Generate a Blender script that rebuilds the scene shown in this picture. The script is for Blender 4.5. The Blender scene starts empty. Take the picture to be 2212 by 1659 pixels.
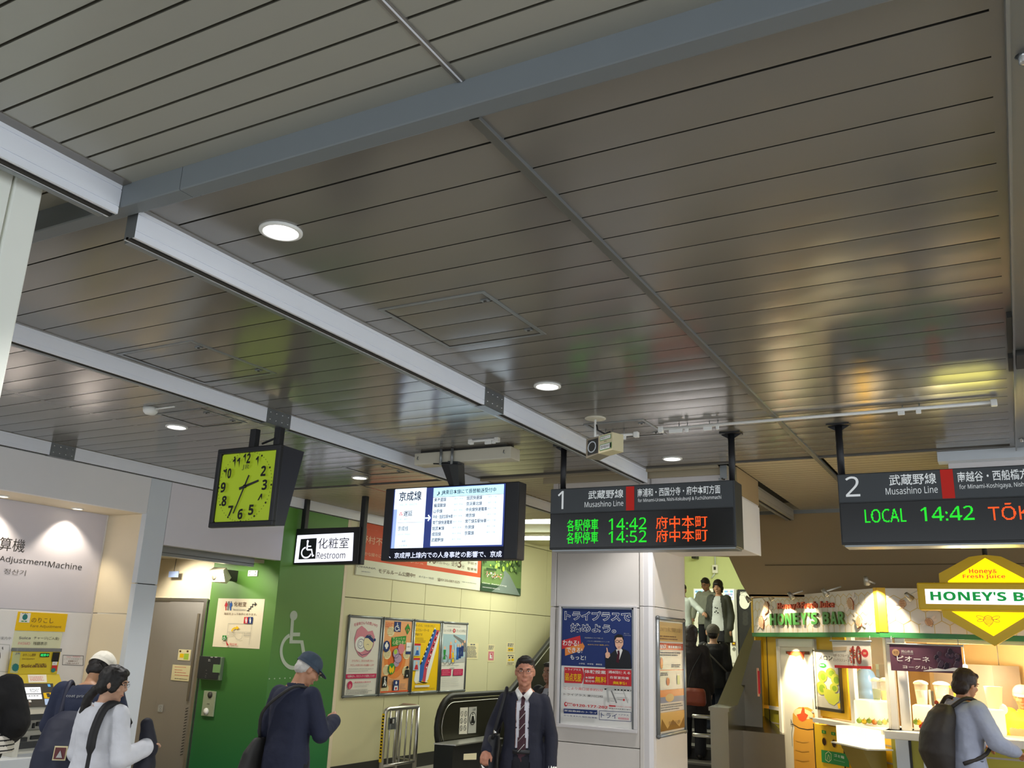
import bpy, bmesh, math, random
import numpy as np
from mathutils import Vector, Matrix
random.seed(7)
C = bpy.context.scene.collection
SC = bpy.context.scene
# ------------------------------------------------------------------ camera
YAW, PITCH, ROLL, FPX, ZC = -5.10726493e-01, 2.81670296e-01, 3.85795558e-02, 1920.22, 1.8
DROP = 0.12          # whole place is measured with the floor at .12 and lowered to 0 at the end
def _rot():
    cy, sy = math.cos(YAW), math.sin(YAW); cp, sp = math.cos(PITCH), math.sin(PITCH)
    cr, sr = math.cos(ROLL), math.sin(ROLL)
    F = np.array([sy*cp, cy*cp, sp]); R = np.array([cy, -sy, 0.0]); U = np.cross(R, F)
    return np.array([cr*R+sr*U, -sr*R+cr*U, F])
CM = _rot()
cam = bpy.data.cameras.new('camera'); camo = bpy.data.objects.new('camera', cam); C.objects.link(camo)
cam.sensor_width = 36; cam.lens = 36*FPX/2212; cam.clip_start = .05; cam.clip_end = 200
m = Matrix(((CM[0][0], CM[1][0], -CM[2][0], 0), (CM[0][1], CM[1][1], -CM[2][1], 0), (CM[0][2], CM[1][2], -CM[2][2], ZC), (0, 0, 0, 1)))
camo.matrix_world = m
SC.camera = camo
# ------------------------------------------------------------------ world, light, exposure
SC.view_settings.view_transform = 'Standard'; SC.view_settings.look = 'None'
SC.view_settings.gamma = 1; SC.view_settings.use_curve_mapping = False
SC.view_settings.exposure = 0.0
W = bpy.data.worlds.new('world'); SC.world = W; W.use_nodes = True
W.node_tree.nodes['Background'].inputs[0].default_value = (.86, .93, 1.0, 1)
W.node_tree.nodes['Background'].inputs[1].default_value = 2.3
K_DOWN = 120.0        # watts of one downlight
K_SHOP = 4.0         # factor on the shop's lamps
def light(name, kind, loc, power, color=(1, 1, 1), size=.15, target=None, spot=None, size_y=None):
    l = bpy.data.lights.new(name, kind); l.energy = power; l.color = color
    if kind == 'AREA':
        l.size = size
        if size_y: l.shape = 'RECTANGLE'; l.size_y = size_y
        else: l.shape = 'DISK'
    elif kind == 'SPOT': l.spot_size = spot or 1.2; l.spot_blend = .5; l.shadow_soft_size = size
    else: l.shadow_soft_size = size
    o = bpy.data.objects.new(name, l); C.objects.link(o); o.location = loc
    if target is not None:
        d = Vector(target)-Vector(loc); o.rotation_euler = d.to_track_quat('-Z', 'Y').to_euler()
    return o
# ------------------------------------------------------------------ measuring helpers (photo pixel -> point on a real plane)
def ray(px, py): return CM.T @ np.array([(px-1106)/FPX, -(py-829.5)/FPX, 1.0])
O0 = np.array([0, 0, ZC])
def atz(px, py, z): d = ray(px, py); return O0+d*((z-ZC)/d[2])
def aty(px, py, y): d = ray(px, py); return O0+d*(y/d[1])
def atx(px, py, x): d = ray(px, py); return O0+d*(x/d[0])
def atd(px, py, depth): return O0+ray(px, py)*depth
# ------------------------------------------------------------------ materials
def lin(c):
    if isinstance(c, str): c = tuple(int(c[i:i+2], 16)/255 for i in (0, 2, 4))
    return tuple((x/12.92 if x <= .04045 else ((x+.055)/1.055)**2.4) for x in c)
MATS = {}
def mat(name, col, rough=.5, metal=0.0, emit=0.0, var=.06, scale=8.0, bump=0.0, spec=.5, alpha=1.0, trans=0.0, coat=0.0):
    if name in MATS: return MATS[name]
    m = bpy.data.materials.new(name); m.use_nodes = True; nt = m.node_tree; b = nt.nodes['Principled BSDF']
    L = lin(col)
    if var > 0 or bump > 0:
        tc = nt.nodes.new('ShaderNodeTexCoord'); nz = nt.nodes.new('ShaderNodeTexNoise')
        nz.inputs['Scale'].default_value = scale; nz.inputs['Detail'].default_value = 4
        nt.links.new(tc.outputs['Object'], nz.inputs['Vector'])
        mx = nt.nodes.new('ShaderNodeMix'); mx.data_type = 'RGBA'
        mx.inputs[6].default_value = tuple(x*(1-var) for x in L)+(1,); mx.inputs[7].default_value = tuple(min(1, x*(1+var)) for x in L)+(1,)
        nt.links.new(nz.outputs['Fac'], mx.inputs[0]); nt.links.new(mx.outputs[2], b.inputs['Base Color'])
        if bump > 0:
            bp = nt.nodes.new('ShaderNodeBump'); bp.inputs['Strength'].default_value = bump; bp.inputs['Distance'].default_value = .01
            nt.links.new(nz.outputs['Fac'], bp.inputs['Height']); nt.links.new(bp.outputs['Normal'], b.inputs['Normal'])
    else: b.inputs['Base Color'].default_value = L+(1,)
    b.inputs['Roughness'].default_value = rough; b.inputs['Metallic'].default_value = metal
    b.inputs['Specular IOR Level'].default_value = spec
    b.inputs['Coat Weight'].default_value = coat
    if emit > 0:
        b.inputs['Emission Color'].default_value = L+(1,); b.inputs['Emission Strength'].default_value = emit
    if trans > 0: b.inputs['Transmission Weight'].default_value = trans; b.inputs['IOR'].default_value = 1.3
    if alpha < 1: b.inputs['Alpha'].default_value = alpha
    MATS[name] = m; return m
def zramp(m, stops):
    """surface colour as a vertical gradient (object z)"""
    nt = m.node_tree; b = nt.nodes['Principled BSDF']
    tc = nt.nodes.new('ShaderNodeTexCoord'); sp = nt.nodes.new('ShaderNodeSeparateXYZ'); mr = nt.nodes.new('ShaderNodeMapRange')
    cr = nt.nodes.new('ShaderNodeValToRGB')
    mr.inputs['From Min'].default_value = stops[0][0]; mr.inputs['From Max'].default_value = stops[-1][0]
    z0, z1 = stops[0][0], stops[-1][0]
    nt.links.new(tc.outputs['Object'], sp.inputs[0]); nt.links.new(sp.outputs[2], mr.inputs['Value']); nt.links.new(mr.outputs[0], cr.inputs[0])
    e = cr.color_ramp.elements
    while len(e) < len(stops): e.new(.5)
    for i, (z, c) in enumerate(stops): e[i].position = (z-z0)/(z1-z0); e[i].color = lin(c)+(1,)
    nt.links.new(cr.outputs[0], b.inputs['Base Color']); return m
# ------------------------------------------------------------------ mesh building
class MB:
    def __init__(s): s.v = []; s.f = []; s.mi = []; s.mats = []; s.sm = []
    def midx(s, m):
        if m not in s.mats: s.mats.append(m)
        return s.mats.index(m)
    def add(s, vs, fs, m, smooth=False):
        o = len(s.v); s.v += [tuple(map(float, v)) for v in vs]; i = s.midx(m)
        for f in fs: s.f.append(tuple(o+k for k in f)); s.mi.append(i); s.sm.append(smooth)
        return s
    def box(s, a, b, m):
        x0, x1 = sorted((a[0], b[0])); y0, y1 = sorted((a[1], b[1])); z0, z1 = sorted((a[2], b[2]))
        return s.add([(x0, y0, z0), (x1, y0, z0), (x1, y1, z0), (x0, y1, z0), (x0, y0, z1), (x1, y0, z1), (x1, y1, z1), (x0, y1, z1)],
                     [(0, 3, 2, 1), (4, 5, 6, 7), (0, 1, 5, 4), (1, 2, 6, 5), (2, 3, 7, 6), (3, 0, 4, 7)], m)
    def bbox(s, a, b, m, r=.008):
        """box with chamfered edges"""
        x0, x1 = sorted((a[0], b[0])); y0, y1 = sorted((a[1], b[1])); z0, z1 = sorted((a[2], b[2]))
        bm = bmesh.new(); bmesh.ops.create_cube(bm, size=1)
        for v in bm.verts: v.co = Vector((x0+(v.co.x+.5)*(x1-x0), y0+(v.co.y+.5)*(y1-y0), z0+(v.co.z+.5)*(z1-z0)))
        r = min(r, .45*min(x1-x0, y1-y0, z1-z0))
        bmesh.ops.bevel(bm, geom=bm.edges[:], offset=r, segments=2, profile=.5, affect='EDGES')
        bm.verts.index_update()
        s.add([v.co[:] for v in bm.verts], [[v.index for v in f.verts] for f in bm.faces], m); bm.free(); return s
    def prism(s, pts, ext, m):
        """pts: 3-D planar outline, ext: 3-D extrusion vector"""
        n = len(pts); e = Vector(ext); P = [Vector(p) for p in pts]
        nn = Vector((0, 0, 0))
        for i in range(n): nn += P[i].cross(P[(i+1) % n])
        if nn.dot(e) > 0: P = P[::-1]
        vs = [p[:] for p in P]+[(p+e)[:] for p in P]
        fs = [tuple(range(n)), tuple(range(2*n-1, n-1, -1))]+[(i, i+n, (i+1) % n+n, (i+1) % n) for i in range(n)]
        return s.add(vs, fs, m)
    def tube(s, pts, r, m, n=10, caps=True):
        P = [Vector(p) for p in pts]; rs = r if isinstance(r, (list, tuple)) else [r]*len(P); rings = []; ref = None
        for i, p in enumerate(P):
            t = (P[min(i+1, len(P)-1)]-P[max(i-1, 0)]).normalized()
            if ref is None: ref = t.orthogonal().normalized()
            a = (ref-t*ref.dot(t)).normalized(); ref = a; b = t.cross(a)
            rings.append([p+a*math.cos(2*math.pi*k/n)*rs[i]+b*math.sin(2*math.pi*k/n)*rs[i] for k in range(n)])
        vs = [v[:] for R in rings for v in R]; fs = []
        for i in range(len(P)-1):
            for k in range(n): fs.append((i*n+k, i*n+(k+1) % n, (i+1)*n+(k+1) % n, (i+1)*n+k))
        if caps: fs += [tuple(range(n-1, -1, -1)), tuple((len(P)-1)*n+k for k in range(n))]
        return s.add(vs, fs, m, True)
    def lathe(s, c, prof, m, n=24, axis='z', smooth=True):
        """prof: (radius, height) pairs about an axis through c"""
        c = Vector(c); vs = []; fs = []
        ax = {'z': (Vector((1, 0, 0)), Vector((0, 1, 0)), Vector((0, 0, 1))), 'y': (Vector((1, 0, 0)), Vector((0, 0, 1)), Vector((0, -1, 0))), 'x': (Vector((0, 1, 0)), Vector((0, 0, 1)), Vector((1, 0, 0)))}[axis]
        for r, h in prof:
            for k in range(n):
                t = 2*math.pi*k/n; vs.append((c+ax[0]*r*math.cos(t)+ax[1]*r*math.sin(t)+ax[2]*h)[:])
        for i in range(len(prof)-1):
            for k in range(n): fs.append((i*n+k, i*n+(k+1) % n, (i+1)*n+(k+1) % n, (i+1)*n+k))
        fs += [tuple(range(n-1, -1, -1)), tuple((len(prof)-1)*n+k for k in range(n))]
        return s.add(vs, fs, m, smooth)
    def ball(s, c, r, m, n=14, k=8):
        if not isinstance(r, (tuple, list)): r = (r, r, r)
        vs = []; fs = []
        for i in range(k+1):
            a = math.pi*i/k
            for j in range(n): t = 2*math.pi*j/n; vs.append((c[0]+r[0]*math.sin(a)*math.cos(t), c[1]+r[1]*math.sin(a)*math.sin(t), c[2]+r[2]*math.cos(a)))
        for i in range(k):
            for j in range(n): fs.append((i*n+j, (i+1)*n+j, (i+1)*n+(j+1) % n, i*n+(j+1) % n))
        return s.add(vs, fs, m, True)
    def build(s, name, parent=None, **props):
        org = ORG.get(parent.name, Vector((0, 0, 0))) if parent else Vector((0, 0, 0))
        me = bpy.data.meshes.new(name); me.from_pydata([(v[0]-org[0], v[1]-org[1], v[2]-org[2]) for v in s.v], [], s.f)
        for m in s.mats: me.materials.append(m)
        me.polygons.foreach_set('material_index', s.mi); me.polygons.foreach_set('use_smooth', s.sm); me.update()
        o = bpy.data.objects.new(name, me); C.objects.link(o)
        if parent: o.parent = parent
        ORG[o.name] = org
        for k, v in props.items(): o[k] = v
        return o
ORG = {}
def thing(name, label, cat, loc, group=None):
    o = bpy.data.objects.new(name, None); C.objects.link(o); o.location = loc; o.empty_display_size = .1
    o['label'] = label; o['category'] = cat
    if group: o['group'] = group
    ORG[o.name] = Vector(loc); return o
def struct(mb, name, parent=None): return mb.build(name, parent, **({} if parent else {'kind': 'structure'}))
def solo(mb, name, label, cat, group=None):
    o = mb.build(name); o['label'] = label; o['category'] = cat
    if group: o['group'] = group
    return o
# ------------------------------------------------------------------ text as mesh
_TC = {}
TXT = []
TS = bpy.data.scenes.new('workbench')
def eval_mesh(o):
    """evaluate one object alone, away from the big scene"""
    TS.collection.objects.link(o); vl = TS.view_layers[0]; vl.update(); dg = vl.depsgraph
    me = bpy.data.meshes.new_from_object(o.evaluated_get(dg), depsgraph=dg); TS.collection.objects.unlink(o); return me
def sansify(s, bold):
    """latin letters and digits from the sans-serif alphabet of the built-in fonts"""
    o = ''
    for c in s:
        n = ord(c)
        if 48 <= n <= 57: o += chr((0x1D7EC if bold else 0x1D7E2)+n-48)
        elif 65 <= n <= 90: o += chr((0x1D5D4 if bold else 0x1D5A0)+n-65)
        elif 97 <= n <= 122: o += chr((0x1D5EE if bold else 0x1D5BA)+n-97)
        else: o += c
    return o
def text_mesh(s, bold=0.0):
    s = sansify(s, bold > .009); cjk = any(0x2E80 < ord(c) < 0xFFFF for c in s); bold = max(0, bold-.008)*.5 if not cjk else bold*.45
    k = (s, bold)
    if k in _TC: return _TC[k]
    if not TXT:
        c = bpy.data.curves.new('text', 'FONT'); c.resolution_u = 2; TXT.append(bpy.data.objects.new('text', c)); TS.collection.objects.link(TXT[0])
    c = TXT[0].data; c.body = s; c.offset = bold; vl = TS.view_layers[0]; vl.update(); dg = vl.depsgraph
    me = bpy.data.meshes.new_from_object(TXT[0].evaluated_get(dg), depsgraph=dg)
    v = np.array([x.co[:2] for x in me.vertices]) if len(me.vertices) else np.zeros((0, 2)); f = [tuple(p.vertices) for p in me.polygons]
    bpy.data.meshes.remove(me)
    if len(v): v = v-v.min(0); sc = v.max(0); v = v/np.maximum(sc, 1e-6)
    _TC[k] = (v, f); return _TC[k]
# ------------------------------------------------------------------ flat print on a real surface
class Sheet:
    """print on the plane through P with unit U (reading direction) and N (towards the reader); coordinates are those of a
    zoomed crop of the photograph (x0,y0,scale), turned into points of that plane"""
    def __init__(s, P, U, N, zo=(0, 0, 1), gap=.0015, step=.0003):
        s.P = np.array(P, float); s.U = np.array(U, float); s.U /= np.linalg.norm(s.U); s.N = np.array(N, float); s.N /= np.linalg.norm(s.N)
        s.zo = zo; s.h = gap; s.step = step; s.mb = MB()
    def loc(s, x, y):
        d = ray(s.zo[0]+x/s.zo[2], s.zo[1]+y/s.zo[2]); p = O0+d*(np.dot(s.P-O0, s.N)/np.dot(d, s.N))
        return np.array([np.dot(p-s.P, s.U), p[2]-s.P[2]])
    def w(s, a, b, h=None):
        p = s.P+s.U*a+s.N*(s.h if h is None else h); return (p[0], p[1], p[2]+b)
    def up(s): s.h += s.step
    def ploc(s, pts, m):
        s.up(); n = len(pts); ar = sum(pts[i][0]*pts[(i+1) % n][1]-pts[(i+1) % n][0]*pts[i][1] for i in range(n))
        if ar < 0: pts = pts[::-1]
        s.mb.add([s.w(*p) for p in pts], [tuple(range(n))], m)
    def poly(s, pts, m): s.ploc([tuple(s.loc(*p)) for p in pts], m)
    def rect(s, x0, y0, x1, y1, m):
        a = s.loc(x0, y0); b = s.loc(x1, y1); s.ploc([(a[0], a[1]), (b[0], a[1]), (b[0], b[1]), (a[0], b[1])], m)
    def disc(s, x, y, rx, ry, m, a0=0, a1=360, n=28):
        c = s.loc(x, y); e = s.loc(x+rx, y); f = s.loc(x, y+ry); R = abs(e[0]-c[0]); Q = abs(f[1]-c[1])
        s.ploc([(c[0]+R*math.cos(math.radians(a0+(a1-a0)*k/n)), c[1]+Q*math.sin(math.radians(a0+(a1-a0)*k/n))) for k in range(n)], m)
    def line(s, pts, wd, m, closed=False):
        """polyline, width in metres"""
        s.up(); L = [s.loc(*p) for p in pts]
        if closed: L.append(L[0])
        s.lline(L, wd, m)
    def lline(s, L, wd, m):
        P = [np.array(L[0], float)]
        for p in L[1:]:
            if np.linalg.norm(np.array(p)-P[-1]) > 1e-6: P.append(np.array(p, float))
        if len(P) < 2: return
        cl = np.linalg.norm(P[0]-P[-1]) < 1e-6 and len(P) > 3
        if cl: P = P[:-1]
        n = len(P); vs = []
        for i in range(n):
            a = P[i-1] if (i > 0 or cl) else None; b = P[(i+1) % n] if (i < n-1 or cl) else None
            d1 = (P[i]-a)/np.linalg.norm(P[i]-a) if a is not None else None; d2 = (b-P[i])/np.linalg.norm(b-P[i]) if b is not None else None
            if d1 is None: d1 = d2
            if d2 is None: d2 = d1
            n1 = np.array([-d1[1], d1[0]]); n2 = np.array([-d2[1], d2[0]]); q = n1+n2; k = np.linalg.norm(q)
            if k < .2: q = n1
            else: q = q/k/max(.35, np.dot(q/k, n1))
            vs += [s.w(*(P[i]-q*wd/2)), s.w(*(P[i]+q*wd/2))]
        fs = [(2*i, 2*((i+1) % n), 2*((i+1) % n)+1, 2*i+1) for i in range(n if cl else n-1)]
        s.mb.add(vs, fs, m)
    def ring(s, x, y, rx, ry, wd, m, a0=0, a1=360, n=24):
        c = s.loc(x, y); e = s.loc(x+rx, y); f = s.loc(x, y+ry); R = abs(e[0]-c[0]); Q = abs(f[1]-c[1]); s.up()
        s.lline([(c[0]+R*math.cos(math.radians(a0+(a1-a0)*k/n)), c[1]+Q*math.sin(math.radians(a0+(a1-a0)*k/n))) for k in range(n+1)], wd, m)
    def text(s, t, x0, y0, x1, y1, m, bold=.012, keep=False):
        """glyph box stretched from the top left corner (x0,y0) to the bottom right corner (x1,y1)"""
        a = s.loc(x0, y0); b = s.loc(x1, y1); v, f = text_mesh(t, bold); s.up()
        if len(v): s.mb.add([s.w(a[0]+p[0]*(b[0]-a[0]), b[1]+p[1]*(a[1]-b[1])) for p in v], f, m)
    def lines(s, x0, y0, x1, y1, n, wd, m, seed=1):
        """rows of unreadably small print"""
        rd = random.Random(seed); a = s.loc(x0, y0); b = s.loc(x1, y1); s.up()
        for i in range(n):
            z = a[1]+(b[1]-a[1])*(i+.5)/n; x = a[0]; e = b[0]-(b[0]-a[0])*rd.uniform(0, .25)
            while x < e:
                l = rd.uniform(.5, 2.2)*wd*1.6
                s.lline([(x, z), (min(x+l, e), z)], wd, m); x += l+wd*.9
    def dots(s, t, x0, y0, x1, y1, m, rows=16, cols=None, bold=.0):
        """dot-matrix rendering of a text on an LED board"""
        from mathutils.bvhtree import BVHTree
        a = s.loc(x0, y0); b = s.loc(x1, y1); v, f = text_mesh(t, bold); s.up()
        tree = BVHTree.FromPolygons([(p[0], p[1], 0) for p in v], f)
        cols = cols or int(rows*abs((b[0]-a[0])/(a[1]-b[1]))); dx = (b[0]-a[0])/cols; dz = (a[1]-b[1])/rows
        for j in range(rows):
            for i in range(cols):
                hit = 0
                for q in ((.5, .5), (.25, .25), (.75, .25), (.25, .75), (.75, .75)):
                    if tree.ray_cast(Vector(((i+q[0])/cols, (j+q[1])/rows, 1)), Vector((0, 0, -1)))[0] is not None: hit += 1
                if hit >= 2:
                    cx = a[0]+(i+.5)*dx; cz = b[1]+(j+.5)*dz; e = .42*dx; g = .42*dz
                    s.mb.add([s.w(cx-e, cz-g), s.w(cx+e, cz-g), s.w(cx+e, cz+g), s.w(cx-e, cz+g)], [(0, 1, 2, 3)], m)
    def build(s, name, parent, **k): return s.mb.build(name, parent, **k)
def wheelchair(S, x, y, w, h, m, k=1.0):
    """the access symbol inside the box x..x+w, y..y+h of the sheet's crop"""
    a = S.loc(x, y); b = S.loc(x+w, y+h); W_ = b[0]-a[0]; H_ = a[1]-b[1]
    q = lambda u, v: (a[0]+u*W_, a[1]-v*H_)
    t = .1*W_*k; S.up()
    c = q(.42, .08); S.ploc([(c[0]+.075*H_*math.cos(t_*.3927), c[1]+.075*H_*math.sin(t_*.3927)) for t_ in range(16)], m)
    S.lline([q(.42, .12), q(.42, .55)], t*1.25, m); S.lline([q(.42, .55), q(.78, .55), q(.9, .9), q(1.0, .86)], t, m); S.lline([q(.42, .36), q(.72, .36)], t*.8, m)
    cc = q(.4, .7); S.lline([(cc[0]+.37*W_*math.cos(math.radians(g)), cc[1]+.29*H_*math.sin(math.radians(g))) for g in range(105, 352, 12)], t, m)
# ================================================================== materials of the place
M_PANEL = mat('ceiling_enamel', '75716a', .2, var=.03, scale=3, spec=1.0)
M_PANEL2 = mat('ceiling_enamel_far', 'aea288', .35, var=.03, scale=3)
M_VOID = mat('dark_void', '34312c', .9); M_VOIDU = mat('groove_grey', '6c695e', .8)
M_PANELU = mat('ceiling_enamel_daylit', 'a3a298', .3, var=.03, scale=3, spec=.6)  # enamel lightened for the upper zone, daylight put into its colour
M_ALU = mat('aluminium_fin', 'eef1f8', .38, metal=.0, var=.02, spec=.7)
M_ALU2 = mat('aluminium_grey', '8f9394', .35, metal=.6, var=.04)
M_GAL = mat('galvanised', '83878a', .4, metal=.7, var=.15, scale=30)
M_STEEL = mat('stainless', 'd2d0cd', .36, metal=1.0, var=.05, scale=20)
M_STEELD = mat('stainless_dark', '77746c', .3, metal=1.0, var=.06, scale=14)
M_WALL = mat('white_wall_panel', 'e8e6e6', .5, var=.02)
M_CREAM = mat('cream_panel', 'e6d8bb', .55, var=.02)
M_BEIGE = mat('beige_wall_panel', 'dcd6ac', .45, var=.03, scale=2)
M_PILLAR = mat('pillar_panel', 'd8d2cc', .5, var=.04, scale=5)
M_PILLAR2 = mat('pillar_panel_bright', 'd6d2d2', .5, var=.03)
M_BROWN = mat('brown_fascia', 'a08a66', .6, var=.06, scale=2)
M_DARK = mat('dark_base', '35332f', .6)
M_FLOOR = mat('floor_tile', 'a8a298', .35, var=.08, scale=5)
M_GREEN = zramp(mat('green_wall_gradient', '4f8040', .5, var=0), [(0.2, '1f7a44'), (1.1, '3f7a3a'), (2.0, '5f8a3e'), (3.2, '5f9a3c')])  # bluish green at the bottom, yellower towards the top
M_WH = mat('white_plastic', 'f0f0ec', .45, var=.02)
M_OFF = mat('off_white', 'cfcab8', .5, var=.04)
M_BLK = mat('black_paint', '1c1c20', .45, var=.05)
M_CHAR = mat('charcoal_paint', '2f3234', .45, var=.05)
M_SCREW = mat('screw_metal', 'd0d0d0', .25, metal=1, var=0)
def pm(name, col, emit=0.0): return mat(name, col, .55, var=0, emit=emit, spec=.25)
P_WHITE = pm('print_white', 'ecebe6'); P_PAPER = pm('print_paper', 'e4e0d6'); P_BLACK = pm('print_black', '222222'); P_GREY = pm('print_grey', '7d7d7d')
P_LGREY = pm('print_light_grey', 'b9b9b6'); P_RED = pm('print_red', 'c8323a'); P_PINK = pm('print_pink', 'd8808c'); P_NAVY = pm('print_navy', '27386f')
P_BLUE = pm('print_blue', '2f62b0'); P_ORANGE = pm('print_orange', 'e58a44'); P_ORG2 = pm('print_deep_orange', 'e0562c'); P_YEL = pm('print_yellow', 'f0c418')
P_GREEN = pm('print_green', '2f8f3c'); P_LGREEN = pm('print_light_green', 'a8c84a'); P_SKIN = pm('print_skin', 'e8b79a'); P_MAG = pm('print_magenta', 'c42a5a')
P_BROWN = pm('print_brown', '6a4a32'); P_CREAM = pm('print_cream', 'e9dcae'); P_LBLUE = pm('print_light_blue', 'a9c6dc'); P_TEAL = pm('print_teal', '2f7a78')
H = 3.33; HU = 3.39; XL = -7.31
# ================================================================== floor
fl = MB().box((-11, -7, -.1), (6, 26, .1), M_DARK)
FLOOR = struct(fl, 'floor')
tiles = {}
def tile(x, y, s=.6):
    if 't' not in tiles:
        me_o = MB().bbox((0, 0, 0), (s-.006, s-.006, .02), M_FLOOR, .002).build('floor_tile', FLOOR); tiles['t'] = me_o; o = me_o
    else: o = tiles['t'].copy(); C.objects.link(o)
    o.location = (x, y, .1)
for i in range(12):
    for j in range(15):
        x = -7.3+i*.6; y = 2.4+j*.6
        if j < 15 and i < 12: tile(x, y)
struct(MB().box((-11, -7, .1), (6, 2.39, .118), M_FLOOR).box((-.1, 2.39, .1), (6, 26, .118), M_FLOOR).box((-7.3, 11.4, .1), (-.1, 12, .118), M_FLOOR), 'floor_margin', FLOOR)
# ================================================================== ceiling
ce = MB().box((-11, -7, H+.08), (6, 10.25, H+.5), M_VOID)
ce.box((-11, 2.0, H+.02), (6, 7.44, H+.08), M_VOID).box((-11, -7, HU+.012), (6, 1.9, HU+.02), M_VOIDU)
CEIL = struct(ce, 'ceiling')
def panel_mesh(L, w, mtl, bow=.0011):
    me = MB(); n = 8; ys = [w*(k/n) for k in range(n+1)]
    zs = [-bow*(1-(2*k/n-1)**2) for k in range(n+1)]
    pr = [(0, .016)]+[(w*k/n, zs[k]) for k in range(n+1)]+[(w, .016)]; vd = M_VOIDU if mtl is M_PANELU else M_VOID  # panel lips painted in the dark groove colour, standing in for gap shade
    vs = [(0, y, z) for y, z in pr]+[(L, y, z) for y, z in pr]; k = len(pr)
    fs = [(i, i+1, i+1+k, i+k) for i in range(k-1)]
    me.add(vs, fs[1:-1], mtl, True); me.add(vs, [fs[0], fs[-1]], vd); me.add([(0, 0, .016), (0, w, .016), (0, w, 0), (0, 0, 0)], [(0, 1, 2, 3)], mtl); me.add([(L, 0, .016), (L, w, .016), (L, w, 0), (L, 0, 0)], [(3, 2, 1, 0)], mtl)
    return me
rt = random.Random(3)
def panel_row(x0, x1, ys, w, z, mtl, name='ceiling_panel', bow=.0011):
    first = None
    for y in ys:
        if first is None: first = o = panel_mesh(x1-x0, w, mtl, bow).build(name, CEIL)
        else: o = first.copy(); C.objects.link(o)
        o.location = (x0, y, z); o.rotation_euler = (rt.uniform(-.0025, .0025), 0, 0)
P = .1998; GR = 2.150
COLS = [(-7.24, -5.955), (-5.925, -4.585), (-4.475, -2.855), (-2.745, -1.305), (-1.27, .096), (.26, 1.6), (1.62, 3.0)]
mys = [GR-P*1+.012]+[GR+P*k+.0035 for k in range(26)]
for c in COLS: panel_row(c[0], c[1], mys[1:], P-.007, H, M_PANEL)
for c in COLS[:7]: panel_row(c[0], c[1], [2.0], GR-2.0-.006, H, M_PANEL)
uy = [1.499+.105*k+.005 for k in range(-9, 4)]
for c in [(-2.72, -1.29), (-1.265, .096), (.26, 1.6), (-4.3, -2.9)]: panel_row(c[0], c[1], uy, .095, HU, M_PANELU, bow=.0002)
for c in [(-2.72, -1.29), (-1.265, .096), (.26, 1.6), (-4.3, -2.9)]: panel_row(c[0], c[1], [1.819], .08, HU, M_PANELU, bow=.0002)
# plain ceiling behind and beside the camera
struct(MB().box((-11, -7, HU-.002), (-4.31, 1.9, HU+.015), M_PANEL).box((1.61, -7, HU-.002), (6, 1.9, HU+.015), M_PANEL).box((-4.31, -7, HU-.002), (1.61, .55, HU+.015), M_PANEL)
       .box((3.0, 2.0, H-.002), (6, 7.44, H+.015), M_PANEL), 'ceiling_margin', CEIL)
# far field, finer boards
fys = [7.46+.1*k for k in range(28)]
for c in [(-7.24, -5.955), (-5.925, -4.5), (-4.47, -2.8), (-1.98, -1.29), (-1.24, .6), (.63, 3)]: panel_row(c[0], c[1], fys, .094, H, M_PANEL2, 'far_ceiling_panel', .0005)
tr = MB()
tr.box((-1.305, 2.0, H-.012), (-1.273, 10.2, H+.01), mat('tee_paint', '5c5c56', .4)).box((-1.273, 2.0, H-.013), (-1.27, 10.2, H+.01), M_ALU2)                       # tee bar
struct(tr, 'ceiling_tee_bar', CEIL)
struct(MB().box((-1.29, .5, HU-.004), (-1.265, 1.9, HU+.01), M_PANEL).box((-1.2765, .5, HU-.007), (-1.2725, 1.9, HU), M_ALU), 'ceiling_seam', CEIL)
struct(MB().box((-5.955, 2.0, H-.001), (-5.925, 10.2, H+.012), M_PANEL), 'ceiling_seam', CEIL)
struct(MB().box((.096, 2.0, H-.001), (.13, 7.44, H+.012), M_PANEL).box((.096, .5, HU-.001), (.13, 1.9, HU+.012), M_PANEL), 'ceiling_edge_strip', CEIL)
for a, b in ((-2.855, -2.83), (-2.77, -2.745), (-4.585, -4.56), (-4.50, -4.475), (-7.25, -7.24)):
    struct(MB().box((a, 2.0, H-.004), (b, 7.44, H+.012), M_PANEL), 'ceiling_edge_strip', CEIL)
struct(MB().box((-2.77, .5, HU-.004), (-2.72, 1.9, HU+.012), M_PANEL), 'ceiling_edge_strip', CEIL)
struct(MB().box((-7.25, 7.425, H-.003), (3, 7.445, H+.02), M_PANEL).box((-7.25, 7.445, H+.0), (3, 7.458, H+.02), M_VOID), 'ceiling_end_strip', CEIL)
# cross beam between the two ceiling heights
cb = MB(); prof = [(1.902, HU+.01), (1.902, 3.302), (1.906, 3.298), (1.965, 3.298), (1.972, 3.312), (2.0, 3.322), (2.0, HU+.01)]
cb.prism([(-2.45, y, z) for y, z in prof], (5.5, 0, 0), M_ALU2.copy() if False else mat('cross_beam_paint', '767c80', .45, var=.03))
cb.prism([(-4.7, y, z) for y, z in prof], (2.247, 0, 0), MATS['cross_beam_paint'])
struct(cb, 'trim_1')
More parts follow.
